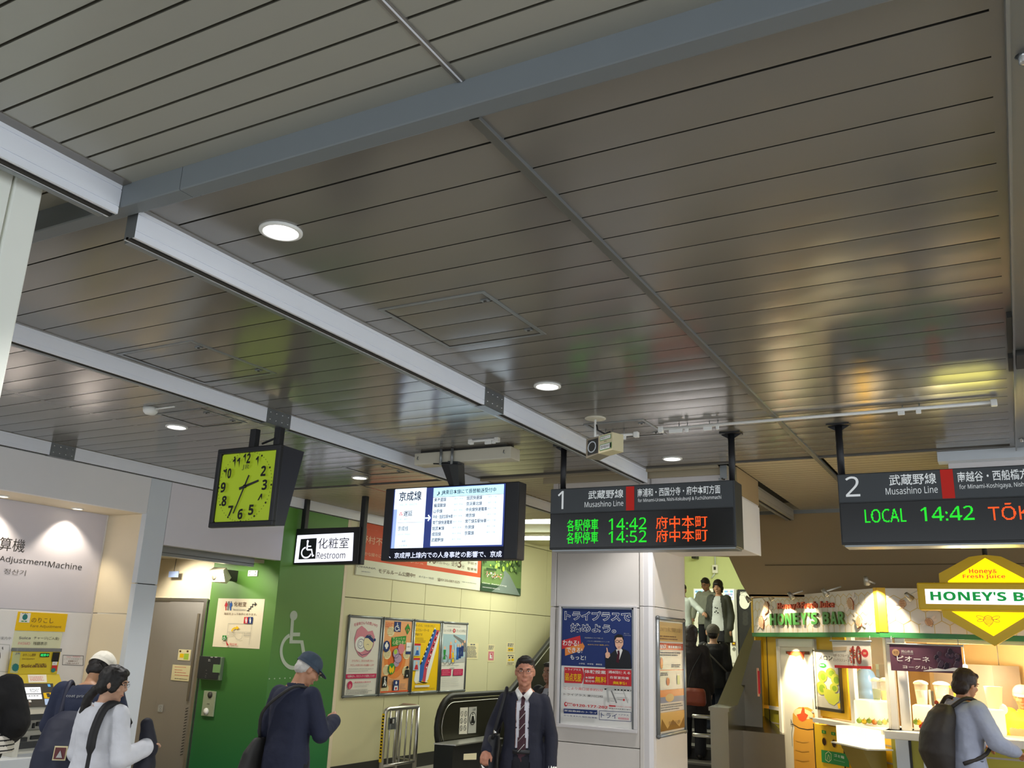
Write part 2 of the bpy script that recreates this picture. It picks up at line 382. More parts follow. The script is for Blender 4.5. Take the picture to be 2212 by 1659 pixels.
# aluminium fins that guide smoke screens
def fin(name, x0, x1, y0, y1, zt, zb, m=None, brackets=(), lip=True):
    m = m or M_ALU; t = MB(); w = .004
    zs = sorted([zb, zb+.22*(zt-zb), zb+.22*(zt-zb)+w, zb+.8*(zt-zb), zb+.8*(zt-zb)+w, zt])
    pr = [(x0, zt), (x0, zb)] + [(x0+.012, zb), (x0+.012, zb+.01), (x1-.012, zb+.01), (x1-.012, zb)] + [(x1, zb), (x1, zs[1]), (x1-.004, zs[1]), (x1-.004, zs[2]), (x1, zs[2]), (x1, zs[3]), (x1-.004, zs[3]), (x1-.004, zs[4]), (x1, zs[4]), (x1, zt)]
    n = len(pr); vs = [(x, y0, z) for x, z in pr]+[(x, y1, z) for x, z in pr]
    t.add(vs, [(i, (i+1) % n, (i+1) % n+n, i+n) for i in range(n)], m)
    t.add([(x0, y0, zb), (x1, y0, zb), (x1, y0, zt), (x0, y0, zt)], [(0, 1, 2, 3)], M_ALU2); t.add([(x0, y1, zb), (x1, y1, zb), (x1, y1, zt), (x0, y1, zt)], [(3, 2, 1, 0)], M_ALU2)
    o = struct(t, name)
    if lip:
        struct(MB().box((x0-.02, y0+.02, zb-.004), (x0+.004, y1-.02, zb+.012), M_ALU2).box((x0+.012, y0, zb-.001), (x0+.026, y1, zb+.008), M_VOID), 'screen_slot', o)
    for y in brackets:
        b = MB().box((x1, y-.12, zb-.004), (x1+.004, y+.12, zt+.004), M_GAL).box((x0-.01, y-.12, zb-.006), (x1+.004, y+.12, zb-.002), M_GAL)
        bo = struct(b, 'splice_plate', o)
        for iy in (-.09, -.03, .03, .09):
            for zz in (.25, .75): struct(MB().lathe((x1+.004, y+iy, zb+(zt-zb)*zz), [(.006, 0), (.004, .004)], M_SCREW, 8, 'x'), 'screw', bo)
    return o
fin('trim_2', -2.83, -2.77, 1.985, 7.5, H, 3.212, brackets=(4.72,))
fin('trim_3', -2.83, -2.77, -6, 1.90, HU, 3.27)
fin('trim_4', -4.56, -4.50, .6, 10.2, H, 3.227, brackets=(4.62,))
fin('trim_5', -7.31, -7.25, .6, 10.2, H, 3.215, brackets=(4.85,))
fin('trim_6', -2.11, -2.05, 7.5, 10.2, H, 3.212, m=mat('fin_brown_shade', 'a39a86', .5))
# right hand screen guide above the camera
rg = MB().box((.128, .5, H-.045), (.137, 7.4, H), M_ALU2).box((.137, .5, H-.02), (.2, 7.4, H), M_ALU2).box((.195, .5, H-.045), (.204, 7.4, H), M_ALU).box((.14, 4.95, H-.05), (.2, 5.2, H-.018), M_DARK)
RG = struct(rg, 'trim_7')
for y in (2.35, 7.1): struct(MB().lathe((.167, y, H-.045), [(.004, 0), (.012, .004), (.012, .02), (.02, .025)], M_SCREW, 12), 'screw', RG)
for y0, y1, c in ((4.4, 4.9, M_DARK), (5.05, 5.3, M_DARK)): struct(MB().box((.106, y0, H-.03), (.127, y1, H-.002), c), 'guide_clip', RG)
# drop strip and white face where the hall ceiling begins
struct(MB().box((-4.6, 7.46, H-.02), (-2.12, 7.5, H-.001), M_PANEL2), 'trim_8')
# ================================================================== left wall
wl = MB()
wl.box((XL-.06, .4, 2.862), (XL, 5.875, H-.115), M_WALL)                       # fascia over the machines
wl.box((XL-.7, .4, 2.862), (XL-.06, 5.89, 2.9), M_CREAM)                        # soffit
wl.box((-7.93, .4, .1), (-7.87, 5.93, 2.9), M_WALL)                            # back of the recess
WL = struct(wl, 'wall_left')
b = atx(205, 1325, -7.87)
for y0, y1, z0, z1 in ((.4, 2.6, .12, 1.905), (2.61, 4.3, .12, 1.905), (4.31, 5.86, .12, 1.905), (.4, 5.86, 1.915, 2.862)):
    struct(MB().bbox((-7.872, y0, z0), (-7.862, y1, z1), mat('sign_panel', 'd2ced8', .4, var=.02) if z1 > 2.5 else M_WALL, .003), 'wall_panel', WL)
struct(MB().bbox((-7.87, 5.88, .12), (-7.33, 5.91, 1.91), M_CREAM, .003), 'wall_panel', WL)
struct(MB().bbox((-7.87, 5.88, 1.918), (-7.33, 5.91, 2.862), M_CREAM, .003), 'wall_panel', WL)
M_GRC = mat('grey_column_panel', 'd2d8de', .5, var=.02)
gc = 2.2
for z0, z1 in ((.12, gc-.004), (gc+.004, H-.115)): struct(MB().bbox((-7.38, 5.878, z0), (XL, 6.125, z1), M_GRC, .003), 'column_panel', WL)
struct(MB().box((-7.375, 5.91, .12), (-7.33, 6.11, H-.1), M_DARK), 'column_core', WL)
struct(MB().bbox((-7.4, 6.13, 2.59), (XL, 7.79, H-.115), mat('lintel_panel', 'e0dce2', .5, var=.02), .003), 'lintel_panel', WL)
# alcove
al = MB().box((-10.2, 6.13, 2.62), (-7.4, 7.79, 2.66), M_PANEL2).box((-9.9, 7.83, .1), (-7.4, 7.9, 3.2), M_CREAM).box((-9.9, 7.79, 2.14), (-8.36, 7.83, 2.66), M_CREAM)
al.box((-9.95, 6.13, .1), (-9.9, 7.8, 2.66), M_CREAM).box((-9.9, 6.118, .1), (-7.33, 6.13, 2.66), M_CREAM)
AL = struct(al, 'wall_alcove')
struct(MB().box((-7.56, 6.13, 2.50), (-7.48, 7.55, 2.6), M_ALU2).box((-7.475, 6.13, 2.53), (-7.47, 7.55, 2.534), M_DARK), 'shutter_rail', AL)
struct(MB().box((-7.66, 6.13, 2.56), (-7.56, 7.79, 2.6), M_PANEL2), 'soffit_strip', AL)
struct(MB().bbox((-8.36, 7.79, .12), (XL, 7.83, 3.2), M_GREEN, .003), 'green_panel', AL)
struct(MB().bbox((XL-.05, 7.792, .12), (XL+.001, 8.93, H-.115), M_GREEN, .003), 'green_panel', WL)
struct(MB().bbox((XL-.02, 8.932, .12), (XL+.004, 8.99, H-.115), M_CREAM, .002), 'edge_strip', WL)
# elevator
M_ELEV = mat('elevator_steel', 'c2beba', .5, metal=.75, var=.05, scale=3)
e = MB().box((-10.2, 7.80, .12), (-8.37, 7.84, 2.16), M_STEELD)
DO = struct(e, 'door_1')
struct(MB().bbox((-9.9, 7.785, .12), (-9.02, 7.80, 2.12), M_ELEV, .002), 'door_leaf', DO)
struct(MB().bbox((-9.01, 7.775, .12), (-8.43, 7.795, 2.12), M_ELEV, .002), 'door_leaf', DO)
struct(MB().box((-9.9, 7.765, 2.12), (-8.37, 7.80, 2.155), M_STEEL).box((-8.425, 7.765, .12), (-8.375, 7.80, 2.12), M_STEEL), 'door_frame', DO)
struct(MB().box((-8.50, 7.76, 1.0), (-8.47, 7.774, 1.98), mat('door_guard', '6d6455', .5)), 'door_guard', DO)
sh = Sheet((-9, 7.773, 1), (1, 0, 0), (0, -1, 0), (0, 1050, 2.724))
sh.rect(1053, 960, 1118, 1028, P_CREAM); sh.rect(1060, 985, 1080, 1010, P_YEL); sh.rect(1085, 985, 1108, 1022, P_LGREEN); sh.disc(1062, 972, 6, 6, P_BROWN); sh.disc(1105, 972, 6, 6, P_BROWN)
sh.rect(1018, 1050, 1122, 1150, P_CREAM)
for k, yy in enumerate((1062, 1078, 1094, 1110)): sh.lines(1030, yy, 1115 if k != 1 else 1075, yy+8, 1, .006, P_RED, k)
sh.lines(1030, 1130, 1110, 1140, 1, .006, P_BLACK, 8); sh.rect(935, 1285, 958, 1330, P_LGREY); sh.ring(946, 1300, 6, 6, .004, P_GREY); sh.ring(946, 1318, 6, 6, .004, P_GREY)
for k in range(17): sh.line([(1078+.0*k+(17-k)*1.9, 1305+k*17), (1062+(17-k)*1.9, 1311+k*17)], .008, P_BLACK)
sh.build('notice_stickers', DO)
# beige wall beyond: separate panels
struct(MB().box((XL-.1, 8.99, .1), (XL-.022, 22.6, 4.6), mat('joint_grey', '8a876c', .8)), 'wall_left_core', WL)
vy = [8.99, 9.965, 10.765, 11.73, 12.62, 13.5, 14.6, 15.7, 16.8, 17.9, 19.0, 20.1, 21.2, 22.5]
for a, b in zip(vy[:-1], vy[1:]):
    for z0, z1 in ((.28, 2.25), (2.26, 3.4), (3.41, 4.6)):
        if a < 9.9 and z1 > 3.3: z1 = 3.4
        if z0 > 3.4 and a < 10: continue
        struct(MB().bbox((XL-.022, a+.004, z0), (XL, b-.004, z1), M_BEIGE, .003), 'wall_panel', WL)
struct(MB().box((XL-.02, 8.99, .1), (XL+.012, 12.0, .29), M_DARK), 'baseboard_left')
# ================================================================== stair hall
hall = MB()
hall.box((-11, 10.25, 3.45), (-1.5, 14.2, 3.6), M_BEIGE).box((-7.4, 10.2, H), (-1.5, 10.26, 3.46), M_PANEL2).box((-7.4, 14.2, 3.45), (-1.5, 14.3, 4.75), M_BEIGE).box((-11, 14.3, 4.7), (2, 23, 4.8), M_BEIGE)
struct(hall, 'ceiling_stair_hall')
M_LIME = mat('pale_lime_wall', 'd4dda4', .5, var=.03)
struct(MB().box((-11, 22.5, 1.5), (2, 22.6, 4.75), M_LIME), 'wall_back')
struct(MB().box((-3.0, 12.6, 1.4), (-2.9, 22.5, 4.75), M_BEIGE).box((-3.0, 10.5, 3.3), (-1.9, 12.6, 4.75), M_BEIGE), 'wall_right')
UF = struct(MB().box((-11, 14.7, 1.2), (2, 22.6, 1.5), M_FLOOR), 'floor_upper')
M_STEP = mat('stair_tread', '67645f', .5, var=.08, scale=12); M_RIS = mat('stair_riser', '4c4a46', .6, var=.08)
stair = MB().prism([(-6.0, 11.2, .1), (-6.0, 14.7, .1), (-6.0, 14.7, 1.3), (-6.0, 14.5, 1.3)], (2.85, 0, 0), M_RIS)
ST = struct(stair, 'floor_stairs')
NS = 9
for k in range(NS):
    y = 11.3+k*.38; z = .12+(k+1)*1.38/NS
    struct(MB().box((-6.0, y+.02, z-.16), (-3.16, y+.4, z-.025), M_RIS).bbox((-6.0, y, z-.03), (-3.16, y+.4, z), M_STEP, .006).box((-6.0, y+.005, z-.006), (-3.16, y+.04, z+.002), mat('nosing', 'a09c90', .5)), 'step', ST)
# brown bulkhead with a slanted lower edge over the stall
bk = MB()
zl = 2.385; q = [aty(1573, 1200, 10.25), aty(1602, 1262, 10.25)]; f_ = (q[1][2]-zl)/(q[1][2]-aty(1640, 1322, 10.25)[2]); qx = q[1][0]+(aty(1640, 1322, 10.25)[0]-q[1][0])*f_
bk.prism([(-3.3, 10.25, 3.33), (-3.3, 10.25, 2.86), (q[0][0], 10.25, q[0][2]), (q[1][0], 10.25, q[1][2]), (qx, 10.25, zl), (3.5, 10.25, zl), (3.5, 10.25, 3.33)], (0, .2, 0), M_BROWN)
BK = struct(bk, 'wall_bulkhead')
q2 = [aty(1602, 1262, 11.9), aty(1625, 1300, 11.9)]
struct(MB().prism([(q2[0][0], 11.9, q2[0][2]+.3), (q2[0][0], 11.9, q2[0][2]), (q2[1][0], 11.9, q2[1][2]), (q2[1][0]+.05, 11.9, 1.7), (3.5, 11.9, 1.7), (3.5, 11.9, q2[0][2]+.3)], (0, .15, 0), M_BROWN), 'wall_behind_stall')
struct(MB().prism([(qx, 10.25, zl), (3.5, 10.25, zl), (3.5, 11.9, 3.0), (q2[0][0], 11.9, 3.0)], (0, 0, .02), M_BROWN), 'stall_soffit', BK)
struct(MB().box((-2.75, 10.236, 3.29), (3.4, 10.25, 3.33), M_ALU2), 'edge_strip', BK)
struct(MB().box((-2.4, 10.24, 2.72), (3.4, 10.25, 2.73), mat('bulkhead_joint', '6a5a3c', .7)), 'joint_strip', BK)
# pillar in the middle
PX0, PX1, PY0, PY1 = -3.74, -2.76, 7.57, 8.48
struct(MB().box((PX0+.02, PY0+.02, .1), (PX1-.02, PY1-.02, H), M_DARK), 'pillar')
PIL = bpy.data.objects['pillar']
zj = 2.118; zk = .97
for z0, z1 in ((.12, zk), (zk+.006, zj), (zj+.006, 3.26)):
    struct(MB().bbox((PX0+.055, PY0, z0), (-2.877, PY0+.03, z1), M_PILLAR, .004), 'pillar_panel', PIL)
    struct(MB().bbox((PX0-.002, PY0-.006, z0), (PX0+.05, PY0+.03, z1), M_PILLAR, .003), 'corner_strip', PIL)
for z0, z1 in ((.12, 2.135), (2.14, 3.26)):
    struct(MB().bbox((-2.870, PY0-.012, z0), (-2.835, PY0+.03, z1), M_PILLAR, .003), 'corner_strip', PIL)
    struct(MB().prism([(-2.835, PY0-.008, z0), (-2.79, PY0-.008, z0), (PX1, PY0+.02, z0), (PX1, PY0+.07, z0), (-2.835, PY0+.07, z0)], (0, 0, z1-z0), M_PILLAR2), 'corner_strip', PIL)
    struct(MB().bbox((PX1-.03, PY0+.074, z0), (PX1, PY1, z1), M_PILLAR, .003), 'pillar_panel', PIL)
struct(MB().box((PX0, PY1-.02, .12), (PX1-.02, PY1, 3.26), M_PILLAR).box((PX0, PY0+.03, .12), (PX0+.02, PY1, 3.26), M_PILLAR), 'pillar_back', PIL)
struct(MB().box((PX0-.1, PY0-.03, 3.26), (-2.12, PY0+.1, H), M_PANEL2), 'pillar_cap', PIL)
# white lintel box beside the pillar, over the stair opening
LB = struct(MB().box((PX1, 7.57, 2.64), (-1.995, 8.34, 3.10), M_PILLAR2), 'lintel_box')
struct(MB().bbox((-1.997, 7.565, 2.636), (-1.985, 8.343, 3.08), M_WALL, .003), 'lintel_panel', LB)
struct(MB().bbox((PX1, 7.562, 2.636), (-1.99, 7.572, 3.26), M_PILLAR2, .003), 'lintel_panel', LB)
struct(MB().box((PX1, 7.6, 3.10), (-1.99, 8.35, H), M_BROWN), 'lintel_cap', LB)
# pale box over the right of the stall
LB2 = struct(MB().box((-.33, 7.57, 2.66), (3.2, 8.16, H), M_OFF), 'lintel_box')
struct(MB().bbox((-.335, 7.562, 2.65), (3.2, 7.572, 3.25), M_PILLAR2, .003), 'lintel_panel', LB2)
struct(MB().box((-.4, 7.46, 3.25), (3.2, 7.6, H-.004), M_GRC), 'lintel_cap', LB2)
# near white column at the left edge
NC = struct(MB().box((-3.7, .55, .1), (-2.945, 1.66, H), M_OFF), 'column')
struct(MB().bbox((-2.95, .5, .12), (-2.932, 1.59, HU-.01), mat('near_column', 'f2f4ea', .45, var=.02), .003), 'column_panel', NC)
struct(MB().bbox((-2.965, 1.597, .12), (-2.926, 1.70, HU-.01), MATS['near_column'], .006), 'corner_strip', NC)
# ================================================================== hanging departure boards
M_SIGNG = mat('sign_grey', '3a3f43', .4, var=.03); M_SIGNB = mat('sign_black_glass', '131313', .18, var=.0, spec=.5)
E_GREEN = pm('led_green', '2cff38', .72); E_AMBER = pm('led_orange', 'ff5a22', 1.0); P_SIGNRED = pm('sign_red', 'b3241c', .25)
P_SW = pm('sign_lettering', 'd8dcdd', .35)
def board(loc_x0, loc_x1, y, z0, z1, label, prints, rods):
    t = thing('departure_board', label, 'sign', ((loc_x0+loc_x1)/2, y+.1, z0), 'departure boards hanging over the concourse')
    MB().bbox((loc_x0, y, z0), (loc_x1, y+.2, z1), M_CHAR, .006).build('housing', t)
    zs = z1-(z1-z0)*.41
    MB().bbox((loc_x0+.004, y-.004, zs), (loc_x1-.012, y+.01, z1-.004), M_SIGNG, .003).build('name_panel', t)
    MB().bbox((loc_x0+.006, y-.003, z0+.012), (loc_x1-.014, y+.01, zs-.004), M_SIGNB, .003).build('display_screen', t)
    MB().box((loc_x0+.02, y+.01, z0-.012), (loc_x1-.01, y+.18, z0), M_ALU2).build('bottom_cover', t)
    for x in rods:
        r = MB().tube([(x, y+.1, z1-.02), (x, y+.1, H-.005)], .024, M_BLK, 12).build('hanging_pole', t)
        MB().prism([(x-.075, y+.05, H-.012), (x+.075, y+.05, H-.012), (x+.075, y+.15, H-.012), (x-.075, y+.15, H-.012)], (0, 0, .01), M_BLK).prism([(x-.075, y+.1, H-.012), (x-.02, y+.1, H-.045), (x+.02, y+.1, H-.045), (x+.075, y+.1, H-.012)], (0, .006, 0), M_BLK).build('flange', r)
    s = Sheet((loc_x0, y-.005, z1), (1, 0, 0), (0, -1, 0), gap=0.0006); prints(s); s.build('lettering', t); return t
BW = 1.455; BX = -3.105; BH = 2.962
def bset(s, wm=BW, hm=.472, ox=None):
    """sheet coordinates 0..1000 across the board, 0..328 down"""
    s.loc = lambda x, y: np.array([x/1000*wm, -y/328*hm]); return s
def pr1(s):
    bset(s)
    s.text('1', 46, 14, 80, 112, P_SW, .008); s.text('武蔵野線', 224, 20, 422, 66, P_SW, .022); s.text('Musashino Line', 204, 78, 422, 108, P_SW, .006)
    s.rect(437, 8, 482, 133, P_SIGNRED); s.text('南浦和・西国分寺・府中本町方面', 500, 22, 930, 66, P_SW, .02); s.text('for Minami-Urawa, Nishi-Kokubunji & Fuchūhommachi', 502, 74, 934, 98, P_SW, .004)
    for k in (0, 1):
        d = 66*k
        s.dots('各駅停車', 104, 170+d, 284, 233+d, E_GREEN, 24); s.dots('14:42' if k == 0 else '14:52', 342, 172+d, 548, 232+d, E_GREEN, 20, bold=.0); s.dots('府中本町', 598, 170+d, 862, 233+d, E_AMBER, 24)
def pr2(s):
    bset(s)
    s.text('2', 34, 14, 96, 108, P_SW, .008); s.text('武蔵野線', 222, 16, 414, 66, P_SW, .022); s.text('Musashino Line', 204, 74, 416, 106, P_SW, .006)
    s.rect(432, 4, 482, 133, P_SIGNRED); s.text('南越谷・西船橋方面', 498, 18, 800, 64, P_SW, .02); s.text('for Minami-Koshigaya, Nishi-Funabashi', 502, 74, 850, 100, P_SW, .004)
    s.dots('LOCAL', 108, 170, 280, 230, E_GREEN, 18, bold=.0); s.dots('14:42', 339, 168, 548, 230, E_GREEN, 20, bold=.0); s.dots('TŌKYŌ', 602, 162, 862, 234, E_AMBER, 20, bold=.0)
board(BX, BX+BW, 6.23, 2.49, BH, 'platform 1 departure board with two green and orange train rows', pr1, (-3.045, -1.69))
board(-.955, -.955+BW, 6.23, 2.49, BH, 'platform 2 departure board showing LOCAL 14:42, right edge of view', pr2, (-.94, .42))
# ================================================================== information monitor
MY = 6.2; k = MY/5.0
mx0, mx1 = -3.80*k, -2.735*k; mz0, mz1 = 1.8+.505*k, 1.8+1.0*k
mx0 = aty(828, 1130, MY)[0]; mx1 = aty(1119, 1120, MY)[0]; mz1 = aty(1110, 1040, MY)[2]; mz0 = aty(834, 1211, MY)[2]
T = thing('information_monitor', 'black hanging monitor showing a train delay notice in blue and white', 'monitor', ((mx0+mx1)/2, MY+.06, mz0))
MB().bbox((mx0, MY, mz0), (mx1, MY+.13, mz1), M_BLK, .008).build('housing', T)
E_W = pm('screen_white', 'e4f4ff', 1.15); E_BG = pm('screen_blue', '39478a', .55); E_NV = pm('screen_navy', '10121f', .5); E_TX = pm('screen_text', '182a5c', .12); E_LT = pm('screen_soft_text', '8aa0c4', .6); E_CY = pm('screen_cyan', 'bfeaf6', 1.0); E_RD = pm('screen_red', 'ff4a4a', .8)
s = Sheet((mx0, MY-.001, mz1), (1, 0, 0), (0, -1, 0), gap=.0006); wm, hm = mx1-mx0, mz1-mz0
s.loc = lambda x, y: np.array([x/2040*wm, -y*hm])
s.rect(140, .015, 1860, .985, E_NV); s.rect(145, .02, 1850, .835, E_BG); s.rect(160, .015, 665, .835, E_W)
s.rect(160, .3, 215, .835, pm('screen_pale_blue', '9fb8ea', .9))
s.text('京成線', 232, .055, 590, .19, E_TX, .03); s.text('京成上野 - 成田空港', 245, .225, 530, .255, pm('screen_greenish', '8fc8b8', .8), 0)
s.poly([(280, .335), (310, .385), (250, .385)], E_RD); s.poly([(280, .35), (298, .379), (262, .379)], E_W); s.text('遅延', 325, .325, 465, .40, E_TX, .012); s.text('続行 - 事故のため', 270, .43, 450, .455, E_LT, 0)
s.rect(235, .487, 640, .490, E_TX); s.text('京成线', 250, .535, 415, .60, E_TX, .005); s.text('成田上野 - 成田机场', 255, .64, 455, .66, E_LT, 0); s.text('延误', 330, .725, 385, .755, E_TX, 0); s.text('人身事故', 285, .79, 420, .815, E_LT, 0)
s.rect(780, .03, 1830, .815, E_W); s.rect(780, .03, 1830, .155, E_CY); s.rect(780, .157, 1830, .161, E_TX)
s.text('JR東日本線にて振替輸送受付中', 905, .065, 1720, .135, E_TX, .02); s.text('♪', 835, .075, 885, .135, E_TX, .0)
for i, r in enumerate(['東海道線', '横須賀線', '山手線', '中央・総武各駅停車', '常磐線快速電車', '総武本線', '成田線', '武蔵野線']):
    y = .19+.0775*i; s.text(r, 800, y-.022, 800+min(300, 46*len(r)), y+.030, E_TX, .03); s.text('東京 - 熱海', 1110, y-.01, 1240, y+.012, E_LT, 0); s.rect(790, y+.04, 1270, y+.0415, E_CY)
for i, r in enumerate(['総武快速線', '京浜東北線', '中央線快速電車', '埼京線', '常磐線各駅停車', '外房線', '京葉線']):
    y = .19+.0775*i; s.text(r, 1300, y-.024, 1300+min(310, 46*len(r)), y+.028, E_TX, .03); s.text('東京 - 千葉', 1620, y-.012, 1740, y+.010, E_LT, 0); s.rect(1290, y+.04, 1820, y+.0415, E_CY)
s.rect(1279, .165, 1281, .80, E_CY)
s.line([(690, .44), (765, .44)], .012, E_W); s.line([(735, .40), (768, .44), (735, .48)], .012, E_W)
s.text('、京成押上線内での人身事故の影響で、京成', 160, .895, 1850, .975, pm('screen_ticker', 'dfe6ff', 1.1), .018)
s.build('display_screen', T)
pcx = aty(985, 1000, MY+.06)[0]; b0 = mz1-.02
MB().prism([(pcx-.06, MY-.09, H-.115), (pcx+.02, MY-.09, H-.115), (pcx+.045, MY+.02, b0), (pcx-.02, MY+.02, b0)], (0, .10, 0), M_BLK).prism([(pcx+.02, MY-.10, H-.11), (pcx+.12, MY-.10, H-.12), (pcx+.075, MY+.01, b0), (pcx+.03, MY+.01, b0)], (0, .10, 0), M_CHAR).build('hanging_bracket', T)
for dx_ in (-.05, .06): MB().tube([(pcx+dx_, MY-.1, H-.005), (pcx+dx_, MY-.1, H-.14)], .012, M_ALU2, 8).build('hanging_rod', T)
MB().tube([(pcx-.12, MY-.1, H-.125), (pcx+.16, MY-.1, H-.15)], .006, M_BLK, 6).build('cross_pin', T)
# housing box on the ceiling above the monitor
bx0 = aty(896, 975, 6.12)[0]; bx1 = aty(1104, 955, 6.12)[0]
T = thing('ceiling_service_box', 'long flat beige service box on the ceiling above the monitor', 'box', ((bx0+bx1)/2, 6.2, H-.13))
MB().bbox((bx0, 6.12, H-.118), (bx1, 6.28, H-.02), M_OFF, .006).build('case', T)
for x in (bx0+.04, bx1-.06): MB().tube([(x, 6.115, H-.05), (x, 6.105, H-.075), (x+.012, 6.107, H-.08)], .004, M_ALU2, 6).build('latch', T)
MB().box((bx0+.05, 6.14, H-.02), (bx1-.05, 6.26, H+.0), M_DARK).build('mounting_rail', T)
# conduits
def conduit(x0, x1, y, z, label, clips):
    t = thing('cable_conduit', label, 'conduit', (x0, y, z))
    MB().tube([(x0, y, z), (x1, y, z)], .011, M_WH, 8).build('pipe', t)
    for x in (x0, x1): MB().bbox((x-.018, y-.02, z-.025), (x+.018, y+.02, z+.016), M_WH, .005).build('end_fitting', t)
    for x, w in clips: MB().bbox((x-w, y-.008, z-.035), (x+w, y+.008, z-.008), M_WH, .003).tube([(x+w*.5, y, z), (x+w*.5, y, H)], .003, M_ALU2, 6).build('clip', t)
conduit(-2.09, .02, 5.94, H-.03, 'long white conduit crossing the ceiling behind the two departure boards', [(-1.98, .05), (-1.9, .012), (-1.75, .03), (-1.68, .01), (-.5, .02), (-.4, .015)])
conduit(-2.58, -2.27, 5.92, H-.055, 'short white conduit just behind the hanging box speaker', [(-2.52, .02), (-2.46, .01), (-2.38, .03)])
conduit(-3.66, -3.42, 5.9, H-.01, 'short white conduit on top of the beige service box', [(-3.5, .03), (-3.45, .015)])
# ================================================================== hanging speaker
sx, sy = -2.425, 5.58; sz = H
T = thing('ceiling_speaker', 'cream box speaker with two green-edged stickers hanging by the silver fin', 'speaker', (sx, sy, sz))
MB().lathe((sx-.02, sy, H-.012), [(.075, .012), (.075, .004), (.06, 0), (.0, -.001)], M_OFF, 24).build('ceiling_plate', T)
MB().tube([(sx-.02, sy, H-.01), (sx-.02, sy, H-.19)], .009, M_WH, 8).build('drop_rod', T)
MB().tube([(sx-.01, sy, H-.05), (sx+.0, sy, H-.09), (sx+.05, sy+.01, H-.12), (sx+.09, sy, H-.11), (sx+.11, sy, H-.13), (sx+.105, sy, H-.2)], .006, M_BLK, 8).build('cable', T)
c = atd(1292, 960, 5.9); ua = atd(1296, 952, 5.9)
bm_ = MB(); S0 = Vector(atd(1293, 960, 5.75)); U_ = Vector((.93, -.37, .06)).normalized(); Z_ = Vector((0, 0, 1)); N_ = U_.cross(Z_).normalized()*1
if N_.y > 0: N_ = -N_
def corner(u, n, z): return (S0+U_*u+N_*n+Z_*z)[:]
def obox(mb, u0, u1, n0, n1, z0, z1, m): 
    vs = [corner(u, n, z) for z in (z0, z1) for u, n in ((u0, n0), (u1, n0), (u1, n1), (u0, n1))]
    return mb.add(vs, [(0, 3, 2, 1), (4, 5, 6, 7), (0, 1, 5, 4), (1, 2, 6, 5), (2, 3, 7, 6), (3, 0, 4, 7)], m)
M_SPK = mat('speaker_cream', 'd8cda6', .5, var=.04)
obox(MB(), 0, .125, -.1, .0, -.06, .055, M_SPK).build('case', T)
h = MB(); h.add([corner(0, -.1, -.06), corner(0, -.1, .055), corner(0, 0, .055), corner(0, 0, -.06), corner(-.10, -.11, -.07), corner(-.10, -.11, .06), corner(-.115, .0, .06), corner(-.115, .0, -.07)],
      [(0, 1, 5, 4), (1, 2, 6, 5), (2, 3, 7, 6), (3, 0, 4, 7)], mat('speaker_horn', '8c8270', .5)); h.build('horn', T)
obox(MB(), -.098, -.092, -.1, -.006, -.062, .052, M_DARK).build('grille', T)
ringc = Vector(corner(-.06, .001, -.005))
g = MB(); g.tube([(ringc+U_*(.035*math.cos(a*.5236))+Z_*(.035*math.sin(a*.5236)))[:] for a in range(13)], .004, M_GRC, 6); obox(g, -.1, -.005, -.001, .0008, -.055, .045, M_DARK); g.build('driver_cone', T)
s = Sheet(S0, U_, N_, gap=.002); s.loc = lambda x, y: np.array([x, y])
def pill(x0, x1, z0, z1, m1, m2, b=.003):
    s.rect(x0, z1, x1, z0, m1); s.rect(x0+b, z1-b, x1-b, z0+b, m2)
pill(.014, .112, .018, .046, P_GREEN, P_WHITE); s.text('非常放送用 スピーカー', .02, .038, .104, .027, P_BLACK, 0); s.text('本体', .05, .012, .075, .004, P_BLACK, .0); pill(.014, .118, -.046, -.008, P_GREEN, P_WHITE); s.rect(.104, -.012, .116, -.042, P_BLACK); s.text('音声案内中', .024, -.016, .098, -.038, P_GREY, .01)
s.build('stickers', T)
# small ceiling dome behind the left downlight
T = thing('smoke_detector', 'small white domed smoke detector on the ceiling near the green clock', 'detector', (-5.35, 4.2, H))
MB().lathe((-5.35, 4.2, H-.05), [(.015, 0), (.035, .004), (.05, .02), (.055, .05)], M_WH, 20).build('dome', T); MB().tube([(-5.31, 4.2, H-.012), (-5.1, 4.2, H-.012)], .006, M_WH, 6).build('cable_cover', T)
# access hatches
def hatch(x0, x1, y0, y1, label):
    t = thing('access_hatch', label, 'hatch', (x0, y0, H), 'access hatches in the panelled ceiling')
    w = .022; z = H-.004
    f = MB().box((x0, y0, z), (x1, y0+w, H+.002), M_ALU2).box((x0, y1-w, z), (x1, y1, H+.002), M_ALU2).box((x0, y0+w, z), (x0+w, y1-w, H+.002), M_ALU2).box((x1-w, y0+w, z), (x1, y1-w, H+.002), M_ALU2)
    f.build('frame', t); v = w+.004
    g = MB().box((x0+w, y0+w, z+.001), (x1-w, y0+v, H), M_VOID).box((x0+w, y1-v, z+.001), (x1-w, y1-w, H), M_VOID).box((x0+w, y0+v, z+.001), (x0+v, y1-v, H), M_VOID).box((x1-v, y0+v, z+.001), (x1-w, y1-v, H), M_VOID)
    g.build('gap', t)
    for yy in (y0+.1, y1-.1): MB().box((x1-w-.05, yy-.012, H-.008), (x1-w-.01, yy+.012, H-.001), M_ALU2).lathe((x1-w-.03, yy, H-.012), [(.007, 0), (.008, .006)], M_DARK, 10).build('latch', t)
hatch(-2.57, -1.97, 3.22, 3.86, 'large square access hatch left of the tee bar, mid ceiling')
hatch(-4.45, -3.83, 3.20, 3.87, 'square access hatch in the ceiling bay left of the near silver fin')
hatch(-2.6, -2.14, 5.72, 6.22, 'access hatch directly above the hanging box speaker')
hatch(-5.46, -4.99, 4.34, 4.80, 'access hatch next to the downlight by the clock')
